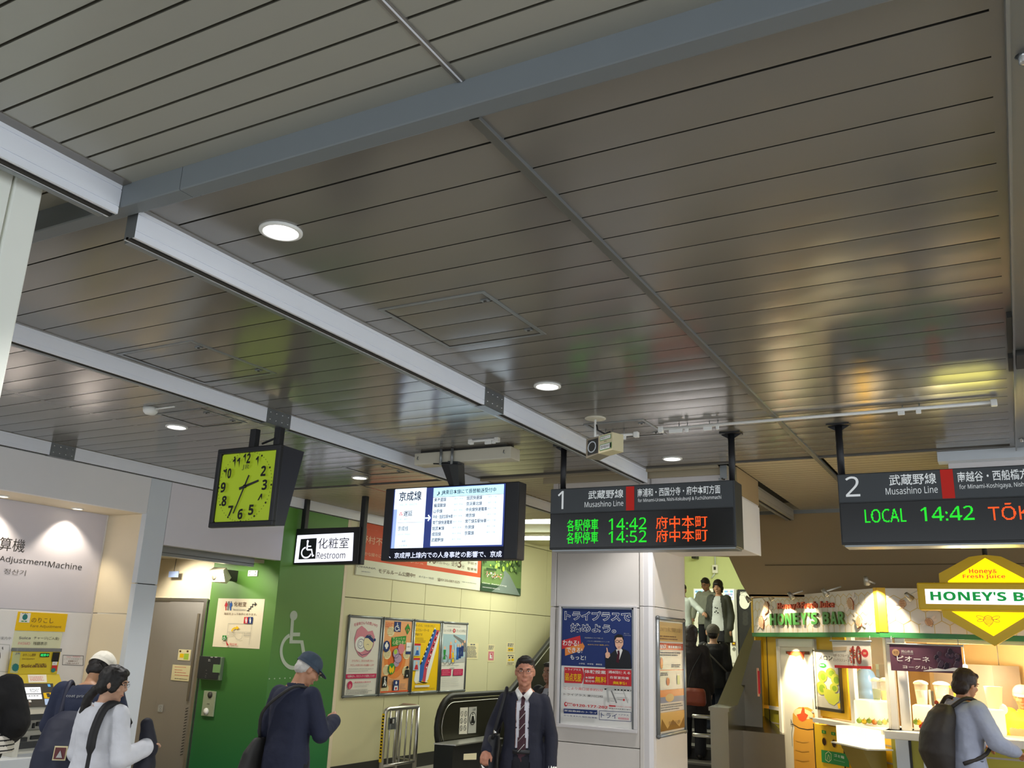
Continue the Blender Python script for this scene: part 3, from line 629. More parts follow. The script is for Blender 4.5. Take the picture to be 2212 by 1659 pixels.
hatch(-5.46, -4.99, 6.5, 6.95, 'far access hatch behind the clock, near the restroom sign')
# ================================================================== clock
cy_ = 4.6; x0 = aty(468, 1050, cy_)[0]; x1 = aty(602, 1050, cy_)[0]; z1 = aty(540, 968, cy_)[2]; z0 = aty(540, 1137, cy_)[2]
T = thing('wall_clock', 'square hanging station clock with glowing yellow-green face and black case', 'clock', ((x0+x1)/2, cy_+.1, z0))
cs = MB(); cs.prism([(x1, cy_, z0), (x1, cy_+.10, z0+.01), (x1, cy_+.22, z1-.005), (x1, cy_, z1)], (x0-x1, 0, 0), mat('clock_case', '2b2d38', .4, var=.03)); cs.build('case', T)
fr = MB(); fw = .036
fr.bbox((x0-.004, cy_-.03, z0-.004), (x1+.004, cy_+.01, z0+fw), M_BLK, .008).bbox((x0-.004, cy_-.03, z1-fw), (x1+.004, cy_+.01, z1+.004), M_BLK, .008).bbox((x0-.004, cy_-.03, z0+fw-.01), (x0+fw, cy_+.01, z1-fw+.01), M_BLK, .008).bbox((x1-fw, cy_-.03, z0+fw-.01), (x1+.004, cy_+.01, z1-fw+.01), M_BLK, .008)
fr.build('bezel', T)
M_FACE = mat('clock_face', 'a2ba22', .5, var=0, emit=.3)
a0, a1, c0, c1 = x0+fw-.004, x1-fw+.004, z0+fw-.004, z1-fw+.004; r = .03
pts = []
for cx_, cz_, st in ((a1-r, c1-r, 0), (a0+r, c1-r, 90), (a0+r, c0+r, 180), (a1-r, c0+r, 270)):
    for q_ in range(0, 91, 18): pts.append((cx_+r*math.cos(math.radians(st+q_)), cy_-.012, cz_+r*math.sin(math.radians(st+q_))))
MB().prism(pts, (0, .01, 0), M_FACE).build('dial', T)
s = Sheet(((a0+a1)/2, cy_-.012, (c0+c1)/2), (1, 0, 0), (0, -1, 0), gap=.001); s.loc = lambda x, y: np.array([x, y]); HW = (a1-a0)/2
R = HW*.92
for i in range(60):
    a = math.radians(6*i); d = .006 if i % 5 == 0 else .0025
    s.disc(R*math.sin(a), R*math.cos(a)*1.0, d*1.3, d*1.3, P_BLACK, n=10)
for i in range(1, 13):
    a = math.radians(30*i); cx_, cz_ = R*.80*math.sin(a), R*.80*math.cos(a); hw = .024 if i < 10 else .036
    if i in (1,): hw = .014
    s.text(str(i), cx_-hw, cz_+.037, cx_+hw, cz_-.037, P_BLACK, .04)
s.text('JR', -.035, .155, .035, .115, pm('clock_logo', '6f7d2a', .2), .03)
s.build('numerals', T)
def hand(ang, l0, l1, w, y, nm):
    a = math.radians(ang); d = (math.sin(a), math.cos(a)); n_ = (math.cos(a), -math.sin(a)); cx_, cz_ = (a0+a1)/2, (c0+c1)/2
    MB().prism([(cx_+d[0]*t_+n_[0]*u_, y, cz_+d[1]*t_+n_[1]*u_) for t_, u_ in ((-l0, -w), (l1, -w*.7), (l1, w*.7), (-l0, w))], (0, -.003, 0), M_BLK).build(nm, T)
hand(74, .055, .13, .010, cy_-.018, 'hour_hand'); hand(202, .085, .205, .006, cy_-.023, 'minute_hand')
MB().lathe(((a0+a1)/2, cy_-.014, (c0+c1)/2), [(.012, 0), (.012, .014)], M_BLK, 12, 'y').build('hand_hub', T)
cxm = (x0+x1)/2+.07
MB().bbox((cxm-.16, cy_+.06, H-.27), (cxm+.16, cy_+.10, H-.235), M_BLK, .004).build('cross_bar', T)
for dx in (-.12, .12): MB().bbox((cxm+dx-.035, cy_+.05, H-.27), (cxm+dx+.02, cy_+.10, H-.10), M_BLK, .003).build('hanger_plate', T)
MB().tube([(cxm-.02, cy_+.08, z1-.01), (cxm-.02, cy_+.08, H-.24)], .02, M_BLK, 10).tube([(cxm-.02, cy_+.05, H-.22), (cxm+.1, cy_+.05, H-.19)], .008, M_BLK, 6).build('stem', T)
# ================================================================== restroom sign
ry = 8.0; rx0 = aty(630, 1210, ry)[0]; rx1 = aty(774, 1200, ry)[0]; rz1 = aty(712, 1140, ry)[2]; rz0 = aty(700, 1219, ry)[2]
T = thing('restroom_sign', 'glowing white restroom sign with wheelchair symbol in a black hanging frame', 'sign', ((rx0+rx1)/2, ry, rz0))
MB().bbox((rx0, ry, rz0), (rx1, ry+.12, rz1), M_BLK, .006).build('housing', T)
for xx in (aty(652, 1130, ry)[0], aty(779, 1130, ry)[0]): MB().bbox((xx-.03, ry+.02, rz0 if xx > -6.8 else rz1-.02), (xx+.03, ry+.08, H-.0), M_BLK, .004).build('hanging_pole', T)
s = Sheet((rx0, ry, rz1), (1, 0, 0), (0, -1, 0), zo=(400, 1050, 2.724), gap=.004)
E_SW = pm('sign_light_white', 'eef0ff', 1.05); E_SB = pm('sign_light_blue', 'b8c8ff', .9)
s.poly([(662, 290), (993, 274), (985, 440), (643, 452)], E_SW)
P_DG = pm('sign_symbol_dark', '2b2f33')
s.poly([(682, 312), (776, 306), (768, 428), (668, 432)], P_DG); wheelchair(s, 692, 318, 66, 104, E_SW, .9)
s.text('化粧室', 788, 306, 962, 366, P_DG, .0); s.text('Restroom', 778, 390, 942, 426, P_DG, .004)
s.build('light_panel', T)
# bulkhead speaker, white plate and blue card in the alcove
T = thing('wall_speaker', 'cream box loudspeaker on a bracket above the elevator door', 'speaker', tuple(aty(480, 1245, 7.6)))
S0 = Vector(aty(452, 1258, 7.5)); U_ = Vector((1, 0, 0)); N_ = Vector((0, -1, 0))
f_ = lambda px, py, y: tuple(aty(px, py, y))
q0 = [f_(452, 1231, 7.42), f_(482, 1232, 7.42), f_(486, 1257, 7.42), f_(455, 1257, 7.42)]; q1 = [f_(463, 1225, 7.62), f_(489, 1226, 7.62), f_(500, 1248, 7.62), f_(490, 1261, 7.62)]
MB().add(q0+q1, [(0, 3, 2, 1), (4, 5, 6, 7), (0, 1, 5, 4), (1, 2, 6, 5), (2, 3, 7, 6), (3, 0, 4, 7)], M_OFF).build('case', T)
MB().lathe(f_(462, 1245, 7.405), [(.0, .004), (.03, .003), (.032, 0)], mat('speaker_mesh', 'b8b29c', .8), 16, 'y').build('grille', T)
MB().bbox(f_(489, 1230, 7.6), f_(502, 1256, 7.79), M_DARK, .003).build('bracket', T)
mw = MB(); a = aty(538, 1232, 7.79); b = aty(557, 1245, 7.79); mw.bbox((a[0], 7.775, b[2]), (b[0], 7.79, a[2]), M_WH, .003)
T = thing('mounting_plate', 'small white screwed plate on the green wall under the lintel', 'plate', (a[0], 7.78, b[2])); mw.build('plate', T)
for fx in (.2, .8):
    for fz in (.25, .75): MB().lathe((a[0]+(b[0]-a[0])*fx, 7.775, b[2]+(a[2]-b[2])*fz), [(.006, 0), (.004, .003)], M_DARK, 8, 'y').build('screw', T)
a = aty(365, 1234, 7.7); b = aty(384, 1247, 7.7)
T = thing('hanging_card', 'pale blue card hanging from a cord above the elevator door', 'card', tuple(a)); MB().bbox((a[0], 7.7, b[2]), (b[0], 7.71, a[2]), mat('blue_card', '8fa0c8', .5), .002).build('card', T); MB().tube([((a[0]+b[0])/2, 7.705, a[2]), ((a[0]+b[0])/2+.01, 7.705, 2.62)], .004, M_DARK, 6).build('cord', T)
# intercom, call button
a = aty(441, 1417, 7.79); b = aty(478, 1470, 7.79)
T = thing('intercom_panel', 'dark square control panel with a pale green window beside the elevator', 'intercom', (a[0], 7.75, b[2]))
MB().bbox((a[0]-.01, 7.745, b[2]), (b[0]+.015, 7.79, a[2]), mat('intercom_case', '6f8068', .5), .006).build('case', T); MB().bbox((a[0]-.015, 7.735, b[2]+.01), (b[0]-.01, 7.747, a[2]+.0), M_CHAR, .003).build('cover', T)
s = Sheet((0, 7.734, 0), (1, 0, 0), (0, -1, 0), (420, 1280, 5.926), gap=.0005)
s.rect(243, 918, 326, 1028, pm('intercom_window', '7ca36a')); s.lines(180, 850, 205, 885, 2, .008, P_LGREY); s.rect(208, 822, 236, 834, P_LGREY); s.rect(262, 822, 292, 834, P_LGREY)
for yy in (992, 1035, 1060, 1080): s.rect(130+yy % 7*3, yy, 145+yy % 7*3, yy+7, P_GREY)
s.build('print', T)
a = aty(447, 1492, 7.79); b = aty(459, 1548, 7.79)
T = thing('call_button_panel', 'narrow steel elevator call plate with round buttons on the green wall', 'button', (a[0], 7.78, b[2]))
MB().bbox((a[0]-.03, 7.775, b[2]), (b[0]+.02, 7.79, a[2]), mat('button_plate', 'b9c4a8', .35, metal=.3), .003).build('plate', T)
cxb = (a[0]+b[0])/2-.005
MB().lathe((cxb+.01, 7.775, a[2]-.04), [(.036, 0), (.034, .006), (.0, .007)], M_DARK, 18, 'y').build('speaker_grille', T); MB().lathe((cxb-.02, 7.775, b[2]+.05), [(.038, 0), (.036, .008), (.0, .009)], M_WH, 18, 'y').build('button', T); MB().box((cxb-.02, 7.772, (a[2]+b[2])/2-.003), (cxb+.02, 7.776, (a[2]+b[2])/2), M_DARK).build('label_strip', T)
# restroom map poster
a = aty(473, 1292.5, 7.79); b = aty(562, 1402, 7.79)
T = thing('map_poster', 'cream restroom direction poster with floor map on the green wall', 'poster', (a[0], 7.787, b[2]))
s = Sheet((a[0], 7.787, a[2]), (1, 0, 0), (0, -1, 0), (420, 1280, 5.926), gap=.003)
q = [s.loc(310, 74), s.loc(905, 76), s.loc(828, 722), s.loc(226, 700)]
xm0, xm1 = (q[0][0]+q[3][0])/2, (q[1][0]+q[2][0])/2
P_ = [s.w(xm0, q[0][1], 0), s.w(xm1, q[0][1], 0), s.w(xm1, q[2][1]+.0, 0), s.w(xm0, q[2][1], 0)]
MB().prism(P_, (0, .0025, 0), mat('poster_cream', 'ecdfc4', .6)).build('sheet', T)
s.disc(410, 120, 6, 8, P_RED); s.poly([(400, 132), (420, 132), (430, 160), (424, 175), (412, 178), (410, 228), (400, 228), (398, 178), (388, 172)], P_RED); s.rect(433, 112, 438, 225, P_GREY); s.disc(472, 120, 6, 8, P_BLUE); s.poly([(458, 132), (484, 132), (488, 170), (474, 180), (472, 228), (456, 228), (454, 175)], P_BLUE)
s.text('化粧室', 512, 118, 664, 180, P_BROWN, .0); s.text('Restrooms', 500, 206, 660, 234, P_GREY, 0); s.text('階段を上って右手にあります。', 386, 256, 800, 296, P_BROWN, .006)
s.line([(675, 232), (700, 232), (700, 208), (722, 208), (722, 182), (748, 182), (748, 150), (790, 150)], .010, P_BLACK); s.line([(776, 124), (795, 150), (774, 172)], .010, P_BLACK)
s.rect(643, 312, 694, 400, P_RED); s.rect(695, 312, 745, 402, P_NAVY)
for cx_ in (668, 720): s.disc(cx_, 330, 8, 9, P_WHITE); s.poly([(cx_-12, 342), (cx_+12, 342), (cx_+6, 390), (cx_-6, 390)], P_WHITE)
for L in ([(440, 395), (740, 400), (705, 670)], [(440, 395), (415, 640), (360, 640)], [(435, 505), (728, 508)], [(430, 552), (510, 552), (515, 506)], [(640, 555), (722, 556)], [(645, 508), (640, 555)], [(450, 520), (510, 521)], [(450, 535), (510, 536)], [(645, 525), (722, 525)], [(645, 540), (722, 540)], [(530, 508), (525, 560), (545, 595), (580, 602), (610, 592), (620, 560), (625, 508)]): s.line(L, .0025, P_GREY)
s.line([(485, 498), (498, 470), (520, 455), (550, 452)], .018, P_YEL); s.poly([(548, 425), (582, 452), (545, 478)], P_YEL)
s.rect(370, 548, 415, 608, P_GREEN); wheelchair(s, 378, 553, 30, 48, P_WHITE); s.poly([(410, 612), (450, 676), (425, 678)], P_RED); s.text('現在地', 460, 645, 552, 684, P_RED, .01)
s.build('print', T)
# wheelchair symbol and tactile dots on the green wall
T = thing('wheelchair_symbol', 'large white wheelchair pictogram on the green wall above the man in a cap', 'pictogram', tuple(atx(640, 1400, XL)))
s = Sheet((XL+.002, 0, 0), (0, 1, 0), (1, 0, 0), (400, 1050, 2.724), gap=.001)
m_ = pm('pictogram_grey', 'b4bfae')
s.disc(638, 762, 22, 29, m_)
s.poly([(622, 785), (640, 785), (635, 862), (676, 862), (674, 884), (633, 884), (632, 906), (694, 908), (708, 990), (688, 990), (678, 926), (612, 926)], m_)
c_ = [(636+72*math.cos(math.radians(t))*(1.0), 972-98*math.sin(math.radians(t))) for t in range(108, 332, 8)]; s.line(c_, .043, m_)
s.build('symbol', T)
T = thing('dotted_line', 'row of small pale dots printed across the green wall at chest height', 'marking', tuple(atx(640, 1465, XL)))
s = Sheet((XL+.002, 0, 0), (0, 1, 0), (1, 0, 0), (400, 1050, 2.724), gap=.001)
for i in range(11): s.mb = MB(); s.disc(495+i*30.4, 1134-i*1.2, 4, 4, m_, n=8); s.build('dot', T)
# ================================================================== long banner above the stair side wall
XW = XL+.002
def xs(x, zo): return Sheet((x, 0, 0), (0, 1, 0), (1, 0, 0), zo, gap=.001)
a = atx(765, 1242, XL); e = atx(1035, 1275, XL); e2 = atx(1122, 1287, XL)
T = thing('wall_banner', 'long orange and cream apartment advertisement banner high on the yellow wall', 'banner', (XL, a[1], a[2]))
MB().bbox((XL, a[1], 2.54), (XL+.02, e[1]-.01, 3.24), mat('banner_board', 'e8e4cc', .5), .003).build('board', T)
s = xs(XL+.0205, (740, 1100, 5.53)); s.loc_ = s.loc
L = s.loc
def yz(y0, z0, y1, z1, m): s.ploc([(y0, z0), (y1, z0), (y1, z1), (y0, z1)], m)
yz(a[1]+.005, 2.74, e[1]-.015, 3.235, pm('banner_orange', 'd8552e')); yz(a[1]+.005, 2.545, e[1]-.015, 2.74, pm('banner_cream', 'e6e6cf'))
s.text('野村不動産', 222, 300, 640, 470, pm('banner_text', 'f0c9a8'), .0); s.text('豊かな緑々に包', 222, 500, 500, 590, MATS['banner_text'], 0); s.text('アドレス', 250, 225, 420, 262, MATS['banner_text'], 0)
s.text('レジデンス', 690, 600, 965, 665, MATS['banner_text'], 0); yz(L(1010, 600)[0], 2.80, L(1610, 700)[0], 3.0, MATS['banner_cream'])
s.text('70', 1030, 560, 1108, 655, P_BROWN, .012); s.text('㎡台中心', 1112, 615, 1270, 672, P_BROWN, 0); s.text('徒歩', 1300, 615, 1372, 690, P_BROWN, 0); s.text('3', 1375, 580, 1415, 705, P_BROWN, .012); s.text('分', 1420, 660, 1450, 712, P_BROWN, 0); s.text('手続き', 1490, 620, 1598, 672, P_BROWN, 0); s.text('駐車場', 1490, 690, 1598, 742, P_BROWN, 0)
s.text('OHANA', 170, 668, 395, 722, P_GREY, .0); s.text('モデルルーム公開中!!', 430, 705, 862, 820, P_BROWN, .006); s.text('オイルー 10:00', 910, 790, 1085, 840, P_GREY, 0); s.text('☎0120-087-025', 1130, 818, 1395, 892, P_BROWN, 0); s.text('受付時間', 1425, 860, 1590, 895, P_GREY, 0); s.lines(230, 735, 330, 762, 1, .012, P_LGREY)
s.build('print', T)
T = thing('landscape_picture', 'picture of a park path between green trees at the end of the banner', 'picture', (XL, e[1], 2.5))
MB().bbox((XL, e[1]+.0, 2.54), (XL+.025, e2[1], 3.3), mat('picture_board', '3c5030', .5), .003).build('board', T)
s = xs(XL+.0255, (740, 1100, 5.53)); y0, y1 = e[1]+.01, e2[1]-.01; z0, z1 = 2.55, 3.29
def pq(pts, m): s.ploc([(y0+(y1-y0)*u, z1-(z1-z0)*v) for u, v in pts], m)
rd = random.Random(5)
pq([(0, 0), (1, 0), (1, .5), (0, .5)], pm('foliage_mid', '52703c')); pq([(0, .8), (1, .8), (1, 1), (0, 1)], pm('lawn_shade', '37503a'))
pq([(0, .5), (1, .48), (1, .85), (0, .85)], pm('grass_soft', '6f8a50')); pq([(.25, 1), (.98, 1), (.7, .6), (.5, .45), (.55, .62), (.45, .85)], pm('path_grey', '7f8d86'))
for _ in range(90):
    u, v = rd.uniform(.04, .96), rd.uniform(.03, .5); r = rd.uniform(.02, .06); pq([(u+r*math.cos(t*.9)*rd.uniform(.6, 1)*.8, v+r*math.sin(t*.9)) for t in range(7)], [MATS['foliage_mid'], P_LGREEN, pm('foliage_dark', '2c4326'), pm('foliage_light', '8aa85c')][rd.randrange(4)])
for _ in range(40):
    u, v = rd.uniform(.05, .45), rd.uniform(.6, .72); r = .014; pq([(u+r, v), (u, v+r), (u-r, v), (u, v-r)], [P_PINK, P_ORANGE, P_WHITE, MATS['foliage_dark']][rd.randrange(4)])
pq([(.05, .52), (.3, .51), (.3, .56), (.05, .57)], MATS['foliage_dark'])
s.text('One Relaxing', 1645, 868, 1930, 930, P_WHITE, 0); s.lines(1645, 935, 1860, 950, 1, .012, P_LGREY)
s.build('print', T)
# ================================================================== four framed posters
def framed(y0, y1, z0, z1, label, fn, grp='framed posters in a row on the yellow wall', x=XL):
    t = thing('framed_poster', label, 'poster', (x, (y0+y1)/2, z0), grp)
    r = .016; cols = [((y0, z0), (y1, z0)), ((y0, z1), (y1, z1)), ((y0, z0), (y0, z1)), ((y1, z0), (y1, z1))]
    for a_, b_ in cols: MB().tube([(x+.018, a_[0], a_[1]), (x+.018, b_[0], b_[1])], r, M_ALU2, 10).build('frame_rail', t)
    for y in (y0, y1):
        for z in (z0, z1): MB().ball((x+.018, y, z), .020, mat('frame_corner', '6a6c6c', .4, metal=.5), 10, 6).build('corner_cap', t)
    MB().box((x, y0, z0), (x+.016, y1, z1), P_PAPER).build('sheet', t)
    s = xs(x+.0165, (740, 1320, 7.628)); fn(s); s.build('print', t); return t
fz0, fz1 = 1.075, 2.03
def loc2(s, y0, y1, z0, z1):
    s.loc = lambda u, v: np.array([y0+(y1-y0)*u, z1-(z1-z0)*v])
def f1(s):
    loc2(s, 9.09, 9.775, fz0, fz1)
    t = '妊産婦さんへの思いやり'
    for i, c in enumerate(t):
        u = .16+i*.065; v = .085-.03*math.sin(math.pi*i/10)+.0; s.text(c, u, v, u+.055, v+.04, P_MAG, .004)
    s.poly([(.50, .52), (.36, .49), (.24, .40), (.2, .28), (.25, .17), (.38, .115), (.5, .15), (.58, .185), (.72, .17), (.80, .25), (.79, .36), (.70, .45), (.60, .50)], pm('poster_rose', 'd68a98'))
    s.disc(.40, .35, .17, .10, P_WHITE); s.disc(.40, .35, .10, .065, P_WHITE); s.ring(.40, .345, .10, .06, .006, P_NAVY); s.ring(.38, .345, .05, .03, .005, P_NAVY)
    s.disc(.62, .33, .15, .105, P_CREAM); s.ring(.62, .33, .15, .105, .006, P_NAVY); s.poly([(.5, .27), (.56, .235), (.66, .235), (.75, .28), (.77, .33), (.70, .31), (.60, .27)], P_NAVY); s.disc(.80, .29, .035, .02, P_NAVY)
    s.line([(.34, .45), (.45, .49), (.62, .47), (.72, .42)], .006, P_NAVY); s.ring(.60, .36, .03, .012, .004, P_NAVY, 0, 180)
    s.text('さりげなく、あなたも気づかい', .17, .545, .82, .575, P_RED, 0); s.text('やさしいお気づかいをお願いします', .14, .60, .84, .63, P_RED, 0); s.lines(.1, .645, .85, .70, 2, .008, P_LGREY)
    s.rect(.03, .725, .93, .78, P_MAG); s.text('妊産婦の方へ、マタニティマークを配布しています', .08, .737, .88, .767, P_WHITE, 0)
    s.disc(.17, .86, .07, .05, P_MAG); s.disc(.17, .875, .035, .03, P_PINK); s.lines(.3, .815, .8, .84, 1, .012, P_PINK, 3); s.lines(.3, .85, .75, .895, 2, .006, P_LGREY, 4)
    s.lines(.07, .915, .85, .975, 4, .006, P_GREY, 6)
def f2(s):
    loc2(s, 9.80, 10.485, fz0, fz1)
    s.rect(.03, .025, .97, .975, pm('poster_peach', 'eaa873')); s.disc(.47, .5, .26, .2, P_ORG2); s.disc(.47, .52, .36, .28, P_ORANGE); s.disc(.48, .52, .25, .19, pm('poster_glow', 'e0703a'))
    for u, v in ((.27, .17), (.2, .47), (.22, .68), (.2, .93), (.84, .47), (.85, .7)): s.disc(u, v, .12, .07, P_CREAM); s.lines(u-.1, v-.05, u+.1, v+.05, 5, .006, P_BROWN, int(u*90))
    s.rect(.36, .035, .58, .17, P_NAVY); wheelchair(s, .39, .045, .16, .115, P_WHITE); s.line([(.9, .13), (.82, .06), (.74, .12), (.82, .19), (.9, .13)], .012, P_GREEN); s.line([(.82, .20), (.82, .09), (.76, .13)], .018, P_GREEN); s.line([(.82, .09), (.88, .12)], .018, P_GREEN)
    s.poly([(.30, .25), (.78, .22), (.78, .33), (.32, .37)], P_GREEN); s.text('ちょっとの', .34, .245, .74, .275, P_CREAM, .0); s.text('心配りを！', .34, .285, .76, .345, P_CREAM, .012)
    s.disc(.15, .37, .11, .075, P_NAVY); 
    for du, dv in ((0, -.025), (.03, 0), (-.03, 0), (0, .025)): s.disc(.15+du, .36+dv, .03, .022, P_WHITE)
    s.rect(.80, .31, .97, .43, P_WHITE); s.rect(.80, .435, .97, .47, P_NAVY); s.text('お願い', .82, .36, .95, .38, P_GREY, 0)
    s.disc(.47, .46, .10, .065, pm('poster_lilac', 'b59ab4')); s.disc(.63, .40, .11, .07, P_PINK); s.disc(.45, .44, .055, .035, P_LGREEN); s.disc(.54, .53, .12, .06, MATS['poster_lilac']); s.disc(.50, .60, .09, .04, MATS['poster_lilac']); s.ring(.47, .46, .10, .065, .005, P_NAVY); s.ring(.55, .53, .12, .06, .005, P_NAVY)
    s.disc(.36, .665, .11, .075, P_GREEN); s.poly([(.29, .62), (.36, .66), (.43, .62), (.44, .69), (.39, .73), (.36, .70), (.33, .73), (.28, .69)], P_YEL)
    s.disc(.88, .65, .035, .02, P_BLACK); s.poly([(.82, .68), (.94, .68), (.95, .79), (.80, .79)], P_BLACK); s.disc(.885, .76, .018, .014, P_WHITE)
    s.rect(.08, .76, .24, .905, P_BLACK); s.disc(.16, .785, .02, .013, P_WHITE); s.line([(.16, .80), (.16, .84), (.12, .885)], .018, P_WHITE); s.line([(.16, .84), (.20, .89)], .018, P_WHITE); s.line([(.16, .81), (.2, .84), (.21, .88)], .008, P_WHITE)
    s.rect(.44, .815, .63, .955, P_NAVY); s.disc(.535, .85, .03, .022, P_WHITE); s.poly([(.47, .95), (.48, .89), (.59, .89), (.60, .95)], P_WHITE); s.disc(.535, .925, .03, .018, P_RED)
    s.rect(.05, .955, .95, .972, P_ORG2); s.lines(.05, .05, .34, .12, 3, .008, P_RED, 3)
    for u, v in ((.66, .86), (.28, .80)): s.lines(u, v, u+.2, v+.08, 4, .006, P_GREY, 11)
def f3(s):
    loc2(s, 10.51, 11.2, fz0, fz1)
    s.rect(.03, .025, .97, .975, P_YEL)
    s.text('まったら、つかまらずに！', .06, .05, .75, .085, P_BROWN, .01); s.text('エスカレーターの', .06, .11, .55, .15, P_BROWN, .01); s.text('基本です', .06, .175, .32, .215, P_BROWN, .01); s.lines(.08, .235, .45, .31, 4, .005, P_BROWN, 2)
    s.poly([(.74, .1), (.83, .12), (.40, .84), (.28, .86), (.30, .62)], P_BLUE); s.poly([(.84, .12), (.93, .12), (.52, .86), (.42, .84), (.46, .62)], pm('poster_crimson', 'c8485a'))
    s.poly([(.30, .62), (.16, .70), (.12, .83), (.2, .88), (.30, .86)], P_WHITE); s.poly([(.93, .13), (.97, .16), (.70, .68), (.62, .82), (.52, .87), (.56, .68)], P_WHITE)
    for k in range(16):
        u, v = .76-k*.029, .10+k*.033; s.disc(u, v, .022, .012, P_BLACK if k % 2 else P_WHITE)
    for k in range(12):
        u, v = .86-k*.031, .16+k*.045; s.disc(u, v, .02, .011, P_WHITE if k % 2 else P_BLACK)
    for v in (.32, .52): s.rect(.04, v, .26, v+.17, P_LBLUE); s.rect(.04, v, .26, v+.03, P_RED); s.disc(.15, v+.07, .035, .025, P_SKIN); s.poly([(.08, v+.16), (.12, v+.095), (.19, v+.095), (.22, v+.16)], P_BLUE if v < .5 else P_RED)
    s.poly([(.14, .865), (.62, .865), (.55, .84), (.4, .87), (.22, .84)], P_CREAM); s.rect(.14, .895, .66, .925, P_PAPER); s.lines(.04, .935, .9, .96, 1, .005, P_BROWN, 4)
def f4(s):
    loc2(s, 11.225, 11.93, fz0, fz1)
    s.lines(.2, .045, .75, .065, 1, .01, P_LGREY, 3); s.text('ちょっと待ってね そっとお先に', .04, .09, .94, .135, P_GREY, .0); s.disc(.47, .115, .05, .03, P_RED); s.text('待', .44, .10, .50, .13, P_WHITE, 0)
    s.rect(.04, .17, .94, .58, pm('poster_sky', 'a9c3cc')); s.poly([(.45, .17), (.95, .27), (.95, .36), (.72, .28), (.45, .2)], P_GREY); s.poly([(.3, .6), (.95, .5), (.95, .58), (.3, .6)], P_LGREY)
    for u, v, c, h in ((.14, .40, P_GREEN, .14), (.36, .33, P_ORG2, .2), (.47, .44, P_YEL, .14), (.54, .30, P_LBLUE, .18), (.64, .36, P_BLUE, .18), (.73, .36, P_NAVY, .16), (.82, .34, P_NAVY, .15), (.9, .30, P_GREY, .12)):
        s.disc(u, v-.03, .035, .022, P_SKIN); s.poly([(u-.05, v), (u+.05, v), (u+.035, v+h*.6), (u+.05, v+h), (u-.05, v+h), (u-.03, v+h*.6)], c)
    for u, v, r in ((.17, .54, .09), (.35, .57, .06), (.48, .56, .06)): s.ring(u, v, r, r*.7, .008, P_GREY)
    s.lines(.05, .615, .85, .635, 1, .006, P_GREY, 5); s.disc(.45, .665, .09, .012, P_LGREY); s.rect(.05, .68, .42, .775, P_MAG); s.rect(.5, .68, .88, .775, P_MAG)
    for u in (.09, .54): s.lines(u, .69, u+.3, .765, 3, .01, P_PINK, int(u*30))
    s.lines(.06, .80, .85, .93, 5, .005, P_LGREY, 6)
framed(9.095, 9.765, fz0, fz1, 'framed pink and white poster of a mother holding a baby, leftmost in the row', f1)
framed(9.815, 10.475, fz0, fz1, 'framed orange poster full of small assistance symbols', f2)
framed(10.525, 11.185, fz0, fz1, 'framed yellow escalator safety poster with blue and red lanes', f3)
framed(11.235, 11.92, fz0, fz1, 'framed pale poster of people queueing on a platform, rightmost in the row', f4)
# small paper notices on the wall
def notice(px0, py0, px1, py1, label, fn, x=XL):
    a_ = atx(px0, py0, x); b_ = atx(px1, py1, x); t = thing('paper_notice', label, 'notice', (x, a_[1], b_[2]))
    MB().box((x, a_[1], b_[2]), (x+.003, b_[1], a_[2]), P_CREAM).build('sheet', t)
    s = xs(x+.0032, (0, 0, 1)); s.loc = lambda u, v: np.array([a_[1]+(b_[1]-a_[1])*u, a_[2]+(b_[2]-a_[2])*v]); fn(s); s.build('print', t)
notice(1008, 1389, 1032, 1424, 'small cream notice with dense grey print right of the framed posters', lambda s: (s.lines(.3, .05, .7, .12, 1, .02, P_GREY), s.lines(.05, .18, .95, .9, 9, .012, P_GREY, 2)))
notice(1054, 1392, 1067, 1430, 'small notice with red drawing above the escalator panel', lambda s: (s.lines(.1, .05, .9, .3, 3, .015, P_GREY), s.rect(.1, .4, .9, .9, P_PINK), s.rect(.3, .5, .7, .8, P_WHITE), s.line([(.4, .55), (.6, .55), (.6, .75)], .02, P_RED)))
notice(1095, 1388, 1111, 1410, 'small notice with yellow marks, upper one near the suited man', lambda s: (s.lines(.1, .05, .9, .4, 2, .02, P_GREY), s.rect(.15, .5, .8, .85, P_YEL), s.lines(.2, .6, .8, .8, 1, .02, P_GREY)))
notice(1095, 1413, 1111, 1437, 'small notice with yellow marks, lower one near the suited man', lambda s: (s.lines(.1, .05, .9, .2, 1, .02, P_GREY), s.rect(.15, .45, .45, .6, P_YEL), s.rect(.55, .42, .9, .58, P_YEL), s.disc(.3, .3, .1, .06, P_BLACK), s.disc(.7, .3, .1, .06, P_BLACK), s.lines(.1, .7, .9, .95, 2, .012, P_GREY)))
# ================================================================== poster board on the pillar
T = thing('poster_case', 'large framed blue and white tutoring school poster on the pillar front', 'poster', (-3.27, 7.55, 1.05))
ax, bx = aty(1209, 1308, PY0)[0], aty(1377, 1308, PY0)[0]; zt, zb = aty(1290, 1307, PY0)[2], aty(1290, 1577, PY0)[2]
for a_, b_ in (((ax, zb), (bx, zb+.03)), ((ax, zt-.02), (bx, zt)), ((ax, zb+.03), (ax+.025, zt-.02)), ((bx-.03, zb+.03), (bx, zt-.02))): MB().bbox((a_[0], 7.545, a_[1]), (b_[0], 7.57, b_[1]), M_PILLAR2, .004).build('frame_rail', T)
for a_, b_ in (((ax+.022, zt-.035), (bx-.028, zt-.02)), ((bx-.045, zb+.03), (bx-.03, zt-.02)), ((ax+.025, zb+.03), (ax+.035, zt-.02))): MB().box((a_[0], 7.552, a_[1]), (b_[0], 7.572, b_[1]), M_GAL).build('inner_bead', T)
MB().box((ax+.03, 7.562, zb+.025), (bx-.04, 7.568, zt-.03), P_WHITE).build('sheet', T)
